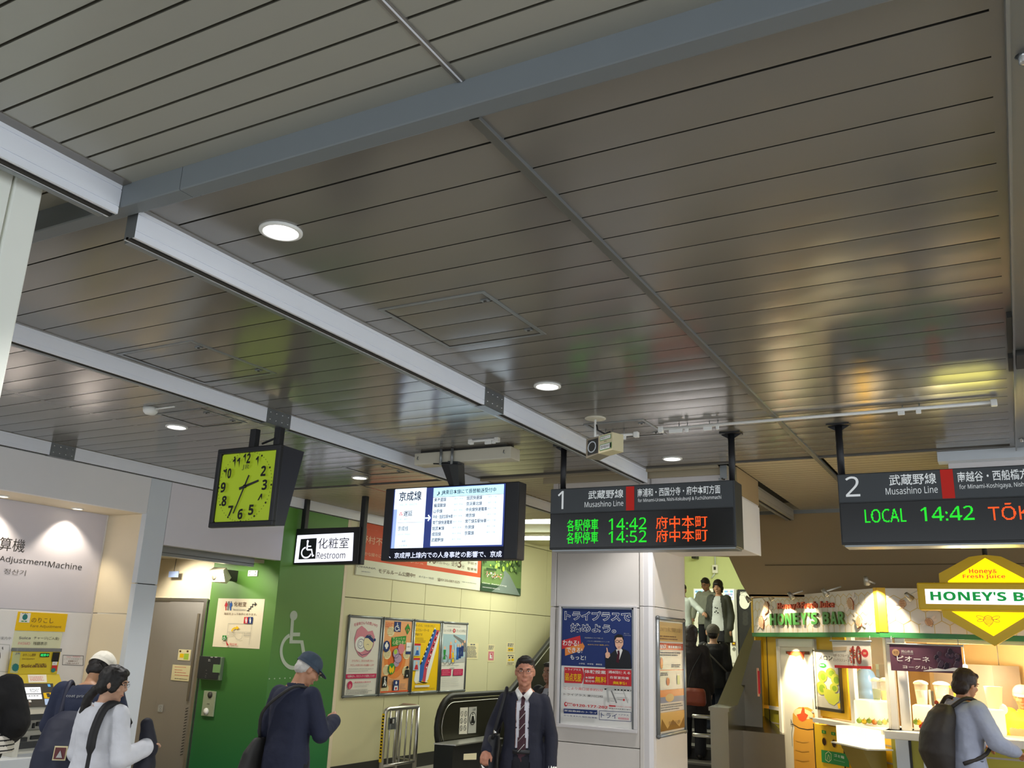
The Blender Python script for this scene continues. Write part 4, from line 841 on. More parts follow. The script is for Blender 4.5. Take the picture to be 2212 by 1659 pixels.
s = Sheet((0, 7.5615, 0), (1, 0, 0), (0, -1, 0), (1200, 1300, 5.7214), gap=.0004, step=.0003)
s.poly([(78, 70), (962, 76), (972, 826), (72, 786)], P_NAVY)
def outl(t_, x0, y0, x1, y1):
    s.text(t_, x0-6, y0-6, x1+6, y1+6, P_WHITE, .13); s.text(t_, x0, y0, x1, y1, P_NAVY, .045)
outl('トライプラスで', 118, 115, 930, 240); outl('始めよう。', 190, 268, 745, 388)
s.poly([(76, 480), (305, 418), (318, 520), (80, 585)], P_RED); s.poly([(118, 568), (330, 515), (330, 495), (362, 550), (335, 610), (330, 600), (120, 668)], P_ORANGE)
s.text('わかる!', 92, 470, 290, 550, P_WHITE, .03); s.text('できる!', 140, 560, 330, 635, P_WHITE, .03); s.text('もっと!', 185, 655, 375, 722, P_WHITE, .03)
s.text('家庭教師のトライで培った', 362, 436, 590, 460, P_LGREY, 0); s.text('ノウハウ＋個別指導のメリットを', 388, 478, 668, 502, P_LGREY, 0); s.text('あますことなく指導します。', 402, 520, 665, 545, P_YEL, 0); s.text('教育アドバイザー', 848, 385, 915, 400, P_LGREY, 0); s.text('トライさん', 848, 405, 935, 424, P_LGREY, 0)
s.text('小学生　中学生　高校生', 290, 752, 580, 786, P_WHITE, .006)
SU = pm('poster_suit', '26282c')
s.poly([(620, 690), (690, 640), (745, 590), (825, 575), (905, 612), (930, 660), (940, 830), (618, 826)], SU); s.poly([(750, 590), (820, 580), (832, 600), (792, 715), (765, 640)], P_WHITE); s.poly([(766, 605), (792, 600), (798, 640), (786, 760), (752, 740), (770, 640)], pm('poster_tie', '4a1a28'))
s.poly([(735, 450), (760, 428), (820, 425), (842, 460), (840, 530), (815, 575), (785, 600), (765, 580), (742, 540)], P_SKIN); s.poly([(732, 470), (735, 425), (775, 400), (825, 410), (846, 450), (840, 480), (825, 440), (760, 440), (742, 470)], P_BLACK)
for cx_ in (766, 812): s.ring(cx_, 490, 20, 15, .004, P_BLACK)
s.line([(775, 560), (800, 560)], .003, P_RED); s.poly([(618, 640), (640, 615), (675, 630), (680, 670), (655, 700), (625, 690)], P_SKIN); s.poly([(632, 566), (645, 570), (655, 620), (640, 625)], P_SKIN)
s.poly([(115, 808), (335, 818), (360, 915), (330, 1008), (115, 1000)], P_RED); s.poly([(350, 818), (940, 845), (942, 1046), (350, 1015), (368, 915)], P_RED); s.line([(650, 850), (652, 1025)], .004, P_PINK)
s.text('トライプラス', 128, 820, 318, 856, P_WHITE, .02); s.text('弱点克服', 125, 880, 325, 988, P_YEL, .03); s.text('体験授業', 365, 838, 628, 896, P_WHITE, .03); s.text('★随時', 372, 918, 486, 956, P_WHITE, .02); s.text('受付中', 372, 962, 486, 1000, P_WHITE, .02); s.text('無料', 495, 920, 632, 1006, P_YEL, .03)
s.text('週6回使える', 660, 848, 930, 898, P_WHITE, .02); s.text('自習室完備', 682, 916, 912, 962, P_WHITE, .02); s.text('無料!', 715, 980, 885, 1030, P_YEL, .03)
s.text('ここより南口徒歩約5分', 112, 1045, 592, 1110, P_RED, .006); s.text('トライプラス 東川口校', 110, 1125, 595, 1188, P_BLACK, .006); s.text('埼玉県川口市戸塚2-26-19ベルアーデン102', 112, 1195, 592, 1230, P_GREY, 0)
s.disc(135, 1265, 20, 28, P_RED); s.disc(140, 1262, 11, 14, P_WHITE); s.text('FREE', 155, 1245, 215, 1266, P_RED, .012); s.text('CALL', 160, 1272, 213, 1290, P_RED, 0); s.text('0120-177-202', 222, 1258, 652, 1322, P_RED, .02)
s.rect(668, 1275, 752, 1298, P_RED); s.text('10:00〜22:00', 760, 1283, 945, 1310, P_RED, .0); s.lines(668, 1318, 940, 1332, 1, .006, P_GREY)
s.poly([(110, 1318), (525, 1338), (525, 1396), (110, 1378)], P_NAVY); s.text('家庭教師のトライ', 118, 1330, 518, 1384, P_WHITE, .012); s.text('から生まれた個別指導塾', 112, 1392, 525, 1444, P_NAVY, .012)
s.line([(550, 1345), (942, 1365), (942, 1480), (550, 1455)], .004, P_NAVY, True); s.text('トライ', 572, 1368, 768, 1445, P_NAVY, .01); s.text('+プラス', 788, 1382, 912, 1412, P_NAVY, .012); s.rect(785, 1428, 912, 1458, P_PINK); s.text('個別指導', 792, 1432, 905, 1454, P_WHITE, .0)
s.line([(615, 1078), (942, 1098)], .011, P_BLACK); 
for kx in range(8): s.line([(640+kx*40, 1079+kx*2.4), (656+kx*40, 1080+kx*2.4)], .007, P_WHITE)
s.line([(650, 1082), (665, 1240)], .018, P_LGREY); s.line([(690, 1070), (765, 1250)], .012, P_GREY); s.rect(655, 1060, 740, 1100, P_LGREY); s.line([(845, 1090), (905, 1250)], .008, P_LGREY); s.line([(740, 1130), (860, 1135)], .004, P_LGREY); s.line([(770, 1180), (900, 1185)], .004, P_LGREY); s.disc(856, 1212, 12, 14, P_RED); s.line([(780, 1205), (840, 1212)], .003, P_GREY); s.line([(690, 1225), (740, 1228)], .003, P_GREY)
s.build('print', T)
# framed vertical poster on the pillar's right face
T = thing('framed_poster', 'tall glossy framed orange poster on the right side of the pillar', 'poster', (PX1, 8.0, 1.07))
fy0, fy1, fz0_, fz1_ = 7.66, 8.37, 1.075, 2.045; X_ = PX1
for a_, b_ in (((fy0, fz0_), (fy1, fz0_)), ((fy0, fz1_), (fy1, fz1_)), ((fy0, fz0_), (fy0, fz1_)), ((fy1, fz0_), (fy1, fz1_))): MB().tube([(X_+.018, a_[0], a_[1]), (X_+.018, b_[0], b_[1])], .017, M_ALU2, 10).build('frame_rail', T)
for y in (fy0, fy1):
    for z in (fz0_, fz1_): MB().ball((X_+.018, y, z), .022, MATS['frame_corner'], 10, 6).build('corner_cap', T)
MB().box((X_, fy0, fz0_), (X_+.016, fy1, fz1_), mat('glossy_sheet', 'd8d2c8', .15, var=0)).build('sheet', T)
s = xs(X_+.0165, (0, 0, 1)); s.loc = lambda u, v: np.array([fy0+(fy1-fy0)*u, fz1_-(fz1_-fz0_)*v])
def gm(n, c): return mat(n, c, .16, var=0)
GO, GR_, GT, GB = gm('gloss_orange', 'd07838'), gm('gloss_red', 'b8402c'), gm('gloss_tan', 'c9a468'), gm('gloss_blue', '6a7a98')
s.rect(.04, .03, .96, .20, GT); s.text('LINEでお得に情報をお届け', .08, .075, .92, .115, P_BROWN, 0); s.lines(.08, .145, .9, .19, 2, .012, P_BROWN, 2); s.rect(.04, .215, .96, .275, GR_); s.text('MAX', .08, .23, .3, .262, P_WHITE, .02); s.lines(.38, .235, .9, .26, 1, .02, P_WHITE, 3)
s.lines(.08, .29, .9, .33, 2, .012, P_GREY, 4); s.disc(.12, .39, .05, .05, GR_); s.lines(.5, .40, .9, .43, 2, .01, P_GREY, 5); s.rect(.04, .448, .96, .454, GR_); s.disc(.35, .55, .06, .035, GR_); s.rect(.7, .5, .8, .58, gm('gloss_green', '9aa860')); s.lines(.08, .47, .4, .50, 2, .012, P_GREY, 6)
s.rect(.04, .62, .96, .68, GO); s.rect(.04, .68, .96, .73, GB); s.disc(.4, .69, .16, .035, GT); s.lines(.08, .74, .9, .80, 3, .01, P_GREY, 7); s.rect(.04, .81, .96, .965, GT); s.poly([(.04, .965), (.1, .86), (.3, .95), (.5, .88), (.75, .95), (.94, .87), (.96, .965)], gm('gloss_brown', '7a5a38')); s.text('時刻表', .35, .89, .8, .925, P_BROWN, 0)
s.build('print', T)
# ================================================================== fare adjustment machine and its signs
XR = -7.862
s = xs(XR, (0, 1050, 2.724))
T = thing('wall_sign', 'large grey lettering Fare Adjustment Machine on the white panel above the machine', 'sign', tuple(atx(100, 1210, XR)))
m_ = pm('sign_letters', '3d3a38')
s.text('精算機', -78, 288, 140, 392, m_, .0); s.text('Fare', -132, 402, -22, 452, m_, 0); s.text('Adjustment', 0, 408, 272, 478, m_, 0); s.text('Machine', 287, 440, 478, 495, m_, 0); s.text('정산기', 25, 484, 148, 528, pm('sign_letters_soft', '6a6664'), 0)
s.build('lettering', T)
T = thing('fare_machine_sign', 'yellow sign reading Fare Adjustment above the ticket machine', 'sign', tuple(atx(85, 1340, XR)))
s = xs(XR, (0, 1300, 4.621)); A1 = atx(39, 1321, XR); B1 = atx(139, 1365, XR)
MB().box((XR, A1[1], B1[2]), (XR+.006, B1[1], A1[2]), P_YEL).build('board', T); MB().box((XR, A1[1], atx(38, 1402, XR)[2]), (XR+.005, B1[1]-.02, B1[2]-.002), pm('sign_pale_green', 'dfe0bc')).build('lower_board', T)
s.h = .0065; s.rect(200, 108, 288, 208, P_WHITE); s.disc(245, 152, 26, 30, P_TEAL); s.lines(215, 112, 280, 120, 1, .006, P_GREY); s.lines(208, 188, 270, 200, 1, .008, P_GREEN)
s.text('のりこし', 315, 155, 525, 215, P_BROWN, .0); s.text('Fare Adjustment', 302, 226, 604, 270, P_BROWN, 0)
s.text('Suica', 188, 345, 298, 375, P_GREY, .012); s.text('チャージ(ご入金)', 335, 345, 580, 385, P_BLACK, .004); s.text('PASMO', 178, 402, 292, 430, P_PINK, .0); s.text('残額表示', 328, 398, 462, 434, P_BLACK, .004)
s.build('print', T)
T = thing('paper_notice', 'small rounded notice on the white wall right of the ticket machine', 'notice', tuple(atx(157, 1427, XR)))
s = xs(XR, (0, 1300, 4.621)); s.h = .001; s.line([(628, 532), (832, 540), (828, 636), (622, 628)], .006, P_GREY, True); s.text('Suica・PASMOは', 665, 540, 800, 556, P_PINK, 0); s.text('こちらの精算機では', 640, 562, 828, 580, P_LGREY, 0); s.text('精算機のみで', 680, 584, 775, 600, P_BROWN, .006); s.text('ご利用になれます', 650, 606, 785, 624, P_BROWN, 0); s.build('print', T)
T = thing('paper_notice', 'pale notice and lettering on the wall at the far left edge', 'notice', tuple(atx(10, 1390, XR)))
s = xs(XR, (0, 1300, 4.621)); s.h = .001; s.text('操作案内中', -60, 345, 105, 380, P_GREY, 0); s.line([(-60, 418), (96, 430), (78, 700), (-60, 690)], .005, P_LGREY, True); s.disc(24, 460, 7, 12, P_GREY); s.disc(28, 472, 4, 8, P_GREY); s.build('print', T)
# machine: yellow head, sloping console, lower cash section
yA, yB = atx(27, 1405, -7.80)[1], atx(129, 1405, -7.80)[1]; yA -= .0
T = thing('ticket_machine', 'yellow and grey fare adjustment machine with touch screen set in the wall', 'ticket machine', (-7.8, (yA+yB)/2, .12))
XM = -7.78
zt = atx(80, 1404, XM)[2]; zk2 = atx(70, 1457, XM)[2]
XQ = -7.58
zq = atx(75, 1520, XQ)[2]; zr = atx(80, 1541, XQ)[2]
M_MY = mat('machine_yellow', 'dcc328', .4, var=.03); M_MG = mat('machine_grey', 'b4b2a4', .45, var=.04); M_ML = mat('machine_light', 'cfcdc0', .4)
y0, y1 = yA+.03, yB-.0
MB().bbox((-7.861, y0, zk2), (XM, y1, zt), M_MY, .006).build('head_panel', T)
MB().bbox((-7.861, y0-.005, zt-.015), (XM+.006, y1+.005, zt+.015), M_GAL, .003).build('top_strip', T)
MB().prism([(-7.86, y0-.02, zk2), (XM, y0-.02, zk2), (XQ, y0-.02, zq), (XQ, y0-.02, zq-.02), (-7.86, y0-.02, zq-.02)], (0, y1-y0+.04, 0), mat('console_yellow', 'c6b23a', .4, var=.03)).build('console', T)
MB().prism([(-7.86, y0-.02, zq-.02), (XQ, y0-.02, zq-.02), (XQ+.05, y0-.02, zr), (-7.86, y0-.02, zr)], (0, y1-y0+.04, 0), M_MG).build('lower_lip', T)
MB().bbox((XQ+.05, y0, zr-.05), (XQ-.1, y1, zr), M_CHAR, .004).build('reader_bar', T)
MB().lathe((XQ+.0, y0+.07, zr), [(.03, 0), (.03, .006), (0, .006)], M_WH, 16).build('coin_button', T)
MB().box((-7.86, y0+.005, .12), (-7.70, y1-.005, zr-.05), M_ML).build('cash_section', T)
MB().bbox((-7.72, y0-.02, .12), (-7.55, y0+.03, zr-.03), M_ML, .01).bbox((-7.72, y1-.03, .12), (-7.55, y1+.02, zr-.03), M_ML, .01).build('side_cheek', T)
zz = lambda py, x=-7.70: atx(85, py, x)[2]
for (u0, u1, p0, p1) in ((.12, .42, 1562, 1570), (.5, .54, 1561, 1572), (.58, .88, 1559, 1568), (.12, .42, 1590, 1599), (.5, .9, 1588, 1596), (.04, .95, 1600, 1614)):
    MB().bbox((-7.705, y0+(y1-y0)*u0, zz(p1)), (-7.68, y0+(y1-y0)*u1, zz(p0)), M_CHAR, .003).build('slot', T)
MB().bbox((-7.70, y0+.03, zz(1586)), (-7.66, y1-.03, zz(1575)), M_ML, .008).build('tray', T)
struct(MB().bbox((-7.87, .4, .12), (-7.45, 5.9, zz(1625)), M_GRC, .006), 'machine_ledge', WL)
s = xs(XM+.0005, (0, 1300, 4.621)); s.h = .001
s.poly([(128, 500), (206, 505), (175, 712), (98, 708)], pm('machine_pale', 'c2c590')); s.text('JR', 152, 506, 200, 530, P_GREY, .02); s.disc(152, 655, 32, 36, P_TEAL)
for a_ in range(12): s.disc(152+30*math.cos(a_*.5236), 655+34*math.sin(a_*.5236), 7, 7, P_TEAL, n=8)
s.text('のりこし精算', 228, 516, 352, 545, P_BROWN, .004); s.text('Fare Adjustment', 222, 560, 340, 582, P_BROWN, 0); s.rect(400, 512, 484, 552, P_BLACK); s.text('精算中', 404, 518, 480, 546, pm('machine_led', '2fe070', 1.2), .0)
s.text('Suica', 212, 622, 342, 655, P_BROWN, .02); s.lines(350, 615, 480, 655, 3, .008, P_BROWN, 2); s.rect(524, 504, 578, 598, P_CHAR if False else P_BLACK); s.rect(520, 598, 562, 632, P_WHITE); s.rect(515, 634, 560, 690, P_RED); s.disc(527, 682, 22, 22, P_TEAL); s.text('IC', 528, 606, 555, 624, P_GREY, 0)
s.build('head_print', T)
# console print lies on the slope
V_ = Vector((XQ-XM, 0, zq-zk2)).normalized(); 
class Slope(Sheet):
    def w(s, a, b, h=None):
        N_ = Vector((-V_.z, 0, V_.x)); N_ = N_ if N_.x > 0 else -N_; p = Vector((XM, a, zk2))+V_*b+N_*(s.h if h is None else h); return p[:]
    def loc(s, x, y):
        d = ray(s.zo[0]+x/s.zo[2], s.zo[1]+y/s.zo[2]); N_ = np.array([-V_.z, 0, V_.x]); P0 = np.array([XM, 0, zk2]); p = O0+d*(np.dot(P0-O0, N_)/np.dot(d, N_)); return np.array([p[1], np.dot(p-P0, np.array(V_))])
s = Slope((XM, 0, zk2), (0, 1, 0), (1, 0, 0), (0, 1300, 4.621), gap=.001)
E_M = pm('machine_screen', '403e3a', .12); E_MW = pm('machine_screen_white', 'dfe4ea', .7)
s.poly([(235, 815), (528, 815), (550, 1010), (500, 1040), (275, 1045)], E_M)
s.poly([(275, 728), (462, 728), (468, 805), (285, 808)], P_PAPER); s.lines(290, 745, 450, 790, 4, .005, P_RED, 4)
s.poly([(240, 855), (402, 853), (410, 915), (252, 918)], E_MW); s.poly([(252, 926), (412, 924), (420, 972), (262, 975)], E_MW); s.lines(290, 870, 400, 905, 3, .006, P_GREY); s.lines(280, 936, 400, 945, 1, .008, P_GREY, 3)
s.rect(470, 825, 505, 850, pm('machine_blue', '5aa0d8', .4)); s.poly([(428, 912), (508, 908), (525, 965), (440, 968)], P_YEL); s.rect(458, 915, 505, 955, E_M); s.poly([(440, 972), (525, 970), (520, 1030), (448, 1032)], pm('machine_pale_blue', 'a8bcdc', .3)); s.rect(280, 985, 312, 1005, P_WHITE); s.rect(286, 1005, 298, 1040, P_ORANGE)
s.build('touch_screen', T)
# ================================================================== steel barrier and escalator on the left
T = thing('steel_barrier', 'low stainless steel barrier rail with upright bars by the yellow wall', 'barrier', (-6.9, 9.8, .12))
P1_ = Vector(atd(829, 1533, 10.6)); zt_ = .97
A_ = atx(829, 1533, -6.85); B_ = atx(903, 1526, -6.85); D_ = atx(925, 1530, -7.05)
ya, yb = A_[1]+.03, B_[1]; zT = (A_[2]+B_[2])/2
def bend(p, q, r_, up, n=5):
    return [Vector(p)]
MB().tube([(-6.85, ya, .12), (-6.85, ya, zT-.06), (-6.85, ya+.02, zT-.015), (-6.85, ya+.07, zT), (-6.85, yb, zT), (-6.93, yb+.05, zT+.0), (-7.12, yb+.06, zT), (-7.17, yb+.06, zT-.02), (-7.19, yb+.06, zT-.08), (-7.19, yb+.06, .12)], .026, M_STEEL, 14).build('top_rail', T)
MB().tube([(-6.85, yb, .12), (-6.85, yb, zT)], .026, M_STEEL, 14).build('post', T)
MB().tube([(-6.85, ya, .3), (-6.85, yb, .3), (-7.19, yb+.06, .3)], .018, M_STEEL, 10).build('bottom_rail', T)
for i in range(1, 6): MB().tube([(-6.85, ya+(yb-ya)*i/6, .3), (-6.85, ya+(yb-ya)*i/6, zT)], .011, M_STEEL, 8).build('bar', T)
MB().bbox((-6.86, ya+.09, zT-.24), (-6.84, ya+.25, zT-.10), M_GAL, .003).build('plate', T)
s = xs(-6.836, (0, 0, 1)); s.loc = lambda x, y: np.array([x, y]); s.rect(ya+.1, zT-.11, ya+.135, zT-.17, P_BLACK); s.rect(ya+.15, zT-.12, ya+.18, zT-.17, P_LGREY); s.build('sticker', T)
s = Sheet((-6.85, ya-.027, 0), (1, 0, 0), (0, -1, 0)); s.loc = lambda x, y: np.array([x, y]); s.rect(-.02, .9, .02, .35, P_YEL)
for k_ in range(14): s.rect(-.012, .88-k_*.036, .012, .86-k_*.036, P_BLACK)
s.build('warning_tape', T)
XE = -6.45
M_MIR0 = mat('lid_steel', 'd8d6d0', .3, metal=.8, var=.03)
T = thing('escalator', 'dark escalator end with black handrail and warning stickers beside the yellow wall', 'escalator', (XE, 11, .12))
pz = lambda px, py: atx(px, py, XE)
n0 = pz(948, 1556); n1 = pz(965, 1520); n2 = pz(1000, 1508); n3 = pz(1060, 1504); 
y0 = n0[1]; zt_ = n2[2]; zb_ = .42
ys = y0+.35; r_ = (zt_-zb_)/2; cz_ = (zt_+zb_)/2
arc = [(y0+.30-.30*math.sin(math.radians(t_)), cz_+r_*math.cos(math.radians(t_))) for t_ in range(0, 181, 15)]
yk = pz(1100, 1480)[1]; sl = .58
top = [(yk+3.3, zt_+3.3*sl), (yk, zt_)]; bot = [(yk+.5, zb_), (yk+3.6, zb_+3.1*sl)]
out = top+arc+bot
MB().prism([(XE-.02, y, z) for y, z in out], (.04, 0, 0), mat('escalator_panel', '3e3d31', .25, metal=.6, var=.05)).build('balustrade', T)
hr = [(XE, y, z) for y, z in [(yk+3.3, zt_+3.3*sl+.04), (yk, zt_+.04)]+[(y0+.30-.34*math.sin(math.radians(t_)), cz_+(r_+.04)*math.cos(math.radians(t_))) for t_ in range(0, 181, 15)]]
MB().tube(hr, .036, mat('handrail_rubber', '151515', .5), 12).build('handrail', T)
MB().tube([(XE+.022, y-.0, z-.035) for y, z in [(yk+3.3, zt_+3.3*sl), (yk, zt_)]]+[(XE+.022, y0+.30-.26*math.sin(math.radians(t_)), cz_+(r_-.04)*math.cos(math.radians(t_))) for t_ in range(0, 181, 15)], .006, M_STEEL, 6).build('trim_line', T)
MB().prism([(XE-.12, y0+.12, .12), (XE-.12, yk+.4, .12), (XE-.12, yk+3.8, .12+3.2*sl), (XE-.12, yk+3.6, zb_+3.1*sl), (XE-.12, yk+.5, zb_), (XE-.12, y0+.12, zb_)], (.24, 0, 0), M_BLK).build('skirt', T)
MB().prism([(XE-.3, yk-.6, .12), (XE-.3, yk+.3, .12), (XE-.3, yk+4.5, .12+4.2*sl), (XE-.3, yk+4.5, .12+4.2*sl-.5), (XE-.3, yk, .1)], (-.45, 0, 0), M_GAL).build('steps', T)
w0, w1 = atx(1127, 1475, XL+.1), atx(1190, 1385, XL+.1)
MB().prism([(XL+.05, w0[1]-.6, w0[2]-.45), (XL+.05, w1[1], w1[2]), (XL+.05, w1[1]+3, w1[2]+3*.6), (XL+.05, w1[1]+3, w1[2]+3*.6-.9), (XL+.05, w0[1], .2), (XL+.05, w0[1]-.6, .2)], (.05, 0, 0), mat('escalator_side_cladding', 'a39c78', .4, metal=.3)).build('wall_cladding', T)
MB().tube([(XL+.16, w0[1]-.5, w0[2]-.62), (XL+.16, w1[1], w1[2]-.32), (XL+.16, w1[1]+3, w1[2]+1.5)], .035, MATS['handrail_rubber'], 10).build('handrail', T)
sa = XE+.0215; s = xs(sa, (800, 1490, 7.9)); s.h = .001
s.poly([(1532, 305), (1666, 298), (1650, 752), (1510, 758)], P_PAPER); s.poly([(1680, 296), (1815, 288), (1800, 735), (1660, 745)], P_LGREY)
for (u, v) in ((1562, 410), (1626, 408), (1552, 530), (1618, 530), (1545, 655), (1610, 650)): s.ring(u, v, 20, 42, .006, P_BLACK); s.line([(u-12, v-25), (u+12, v+25)], .005, P_BLACK)
s.ring(1742, 490, 48, 105, .009, P_BLACK); s.disc(1742, 490, 40, 92, P_WHITE); s.disc(1742, 420, 9, 16, P_BLACK); s.poly([(1725, 445), (1760, 445), (1775, 570), (1705, 570)], P_BLACK); s.text('注意', 1740, 318, 1790, 352, P_BLACK, 0)
s.build('stickers', T)
xb_ = XE+.32; a5 = atx(979, 1609, xb_); b5 = atx(1042, 1604, xb_)
MB().box((XE+.05, a5[1], .12), (xb_, b5[1]+.5, a5[2]-.012), M_BLK).build('side_box', T)
MB().prism([(XE+.05, a5[1]-.02, a5[2]), (xb_+.02, a5[1]+.03, a5[2]), (xb_+.02, b5[1]+.5, a5[2]), (XE+.05, b5[1]+.5, a5[2])], (0, 0, -.014), M_MIR0).build('box_lid', T)
T = thing('yellow_tape_post', 'short post with yellow striped tape just left of the suited man', 'post', tuple(atz(1063, 1690, .12)))
q = atd(1062, 1610, 9.3); MB().tube([(q[0], q[1], .12), (q[0], q[1], q[2]+.1)], .02, M_STEELD, 10).build('post', T)
g = MB()
for k_ in range(8): g.lathe((q[0], q[1], q[2]+.08-k_*.05), [(.0215, 0), (.0215, -.028)], P_YEL, 10)
g.build('warning_tape', T)
# ================================================================== stainless parapet and escalator housing by the stall
XP = -3.08
M_MIR = mat('polished_steel', 'aaa7a0', .24, metal=1.0, var=.03)
T = thing('stair_parapet', 'mirror polished stainless stair parapet rising behind the juice stall', 'parapet', (XP, 11.5, .12))
pp_ = lambda px, py: atx(px, py, XP)
a0_, a1_ = pp_(1553, 1528), pp_(1638, 1325)
ex = Vector(a1_)-Vector(a0_); hi = Vector(a0_)+ex*1.2
y00 = a0_[1]; z00 = a0_[2]
MB().prism([(XP, y00-.35, .12), (XP, y00-.35, z00-.02), (XP, y00, z00), (XP, hi.y, hi.z), (XP, hi.y, hi.z-1.6), (XP, y00+.6, .12)], (.2, 0, 0), M_MIR).build('panel', T)
MB().prism([(XP-.015, y00-.36, z00-.02), (XP-.015, y00, z00), (XP-.015, hi.y, hi.z), (XP-.015, hi.y, hi.z+.04), (XP-.015, y00, z00+.04), (XP-.015, y00-.36, z00+.02)], (.23, 0, 0), M_MIR).build('coping', T)
for zz_ in (z00-.10, z00-.30): MB().tube([(XP+.02, y00-.2, zz_), (XP-.2, y00-.2, zz_), (XP-.25, y00-.18, zz_)], .02, M_STEEL, 10).build('rail_stub', T)
T = thing('escalator_housing', 'stainless escalator newel housing left of the juice stall, tilted top', 'escalator', (-2.7, 10.2, .12))
h0 = atd(1573, 1575, 10.3); h1 = atd(1655, 1580, 10.3)
yh = h0[1]
MB().prism([(h0[0], yh, .12), (h1[0]+.25, yh, .12), (h1[0]+.25, yh, h1[2]), (h0[0], yh, h0[2])], (0, .5, 0), mat('steel_brown', '7a7060', .35, metal=.9, var=.05)).build('front_panel', T)
MB().prism([(h0[0], yh, h0[2]), (h1[0]+.25, yh, h1[2]), (h1[0]+.15, yh+.9, h1[2]+.32), (h0[0]+.02, yh+.9, h0[2]+.32)], (0, .01, -.02), M_MIR).build('top_panel', T)
hq = [(h0[0]+.01, yh+.5, h0[2]), (h0[0]+.01, yh+1.9, h0[2]+1.25), (h0[0]+.01, yh+1.9, h0[2]+.5), (h0[0]+.01, yh+.9, .12), (h0[0]+.01, yh+.5, .12)]
MB().prism(hq, (.5, 0, 0), M_STEELD).build('incline_panel', T)
q4 = [aty(1578, 1562, 11.0), aty(1628, 1383, 11.0), aty(1643, 1383, 11.0), aty(1648, 1600, 11.0)]
MB().prism([tuple(v) for v in q4]+[(q4[0][0], 11.0, q4[3][2])], (0, .02, 0), mat('steel_side_dark', '6a6860', .4, metal=.7, var=.06)).build('side_panel', T)
T = thing('hanging_sign_strip', 'narrow pinkish sign strip on the steel beside the stall corner', 'sign', tuple(atd(1640, 1475, 10.2)))
q0, q1 = atd(1634, 1443, 10.2), atd(1646, 1504, 10.2); MB().bbox((q0[0], q0[1], q1[2]), (q1[0], q0[1]+.015, q0[2]), mat('strip_pink', 'dca58a', .5), .003).build('board', T)
s = Sheet((0, q0[1]-.001, 0), (1, 0, 0), (0, -1, 0)); s.loc = lambda x, y: np.array([x, y]); s.rect(q0[0]+.035, q0[2]-.03, q1[0]-.01, q1[2]+.03, P_RED); s.build('print', T)
# ================================================================== vending machines and bits on the back wall
def vend(px0, px1, py0, py1, y, col, label, fn, z0=1.5):
    a_ = aty(px0, py0, y); b_ = aty(px1, py1, y); t = thing('vending_machine', label, 'vending machine', ((a_[0]+b_[0])/2, y+.35, z0))
    MB().bbox((a_[0], y, z0), (b_[0], y+.7, a_[2]), col, .02).build('case', t); s = Sheet((0, y-.001, 0), (1, 0, 0), (0, -1, 0), (1450, 1180, 3.465), gap=.004); fn(s, t); s.build('front_print', t)
def v1(s, t):
    E1 = pm('vending_glow', 'a8dcf0', 1.6); s.rect(175, 325, 245, 400, E1); s.rect(395, 328, 468, 400, E1)
    rd = random.Random(2)
    for r_ in range(3):
        for c_ in range(9): s.rect(180+c_*7, 332+r_*22, 185+c_*7, 346+r_*22, [P_BLUE, P_RED, P_GREEN, P_YEL, P_TEAL][rd.randrange(5)])
        for c_ in range(9): s.rect(400+c_*7, 332+r_*22, 405+c_*7, 346+r_*22, [P_BLUE, P_RED, P_GREEN, P_YEL, P_NAVY][rd.randrange(5)])
    s.rect(178, 405, 245, 500, pm('vending_window', 'cfe4dc', .8)); s.rect(222, 498, 272, 552, E1); s.rect(230, 505, 262, 530, P_YEL); s.rect(190, 615, 242, 650, P_TEAL); s.rect(198, 622, 238, 632, P_WHITE)
    s.rect(455, 715, 485, 742, P_BROWN); s.rect(462, 722, 478, 734, P_YEL); s.line([(472, 760), (480, 768), (472, 776), (464, 768)], .03, P_GREY, True); s.rect(488, 320, 492, 850, P_LGREY)
vend(1497, 1591, 1271, 1426, 21.6, M_WH, 'white vending machine with lit bottle rows behind the couple on the stairs', v1)
def v2(s, t):
    s.text('acure', 515, 340, 572, 360, P_WHITE, .02); s.disc(548, 390, 38, 42, P_WHITE); s.disc(548, 420, 38, 50, P_WHITE); s.rect(548, 372, 552, 378, P_GREY)
    for zz_ in (508, 540, 572): s.ring(556, zz_, 13, 13, .06, P_CHAR2)
    s.rect(520, 365, 570, 368, P_LGREY)
P_CHAR2 = pm('print_charcoal', '3a3a3a')
vend(1592, 1636, 1273, 1426, 21.6, M_BLK, 'black vending machine with a white rounded panel behind the stall corner', v2)
T = thing('thermostat_box', 'small white control box with conduit on the lime back wall', 'box', tuple(aty(1544, 1225, 22.4)))
a_ = aty(1538, 1220, 22.4); b_ = aty(1550, 1238, 22.4); MB().bbox((a_[0], 22.4, b_[2]), (b_[0], 22.5, a_[2]), M_WH, .01).build('case', T); MB().box((a_[0]+.04, 22.39, b_[2]+.08), (b_[0]-.04, 22.4, a_[2]-.05), M_DARK).build('window', T)
c1_ = aty(1544, 1239, 22.45); c2_ = aty(1537, 1249, 22.45); MB().tube([(c1_[0], 22.45, c1_[2]), (c2_[0], 22.45, c2_[2])], .02, M_GRC, 6).tube([((a_[0]+b_[0])/2, 22.45, a_[2]), ((a_[0]+b_[0])/2, 22.45, 4.7)], .02, M_GRC, 6).build('conduit', T)
T = thing('wall_camera', 'tiny dark camera high on the lime back wall', 'camera', tuple(aty(1500, 1203, 22.4))); a_ = aty(1496, 1200, 22.3); b_ = aty(1506, 1207, 22.3); MB().bbox((a_[0], 22.2, b_[2]), (b_[0], 22.45, a_[2]), M_BLK, .01).build('case', T)
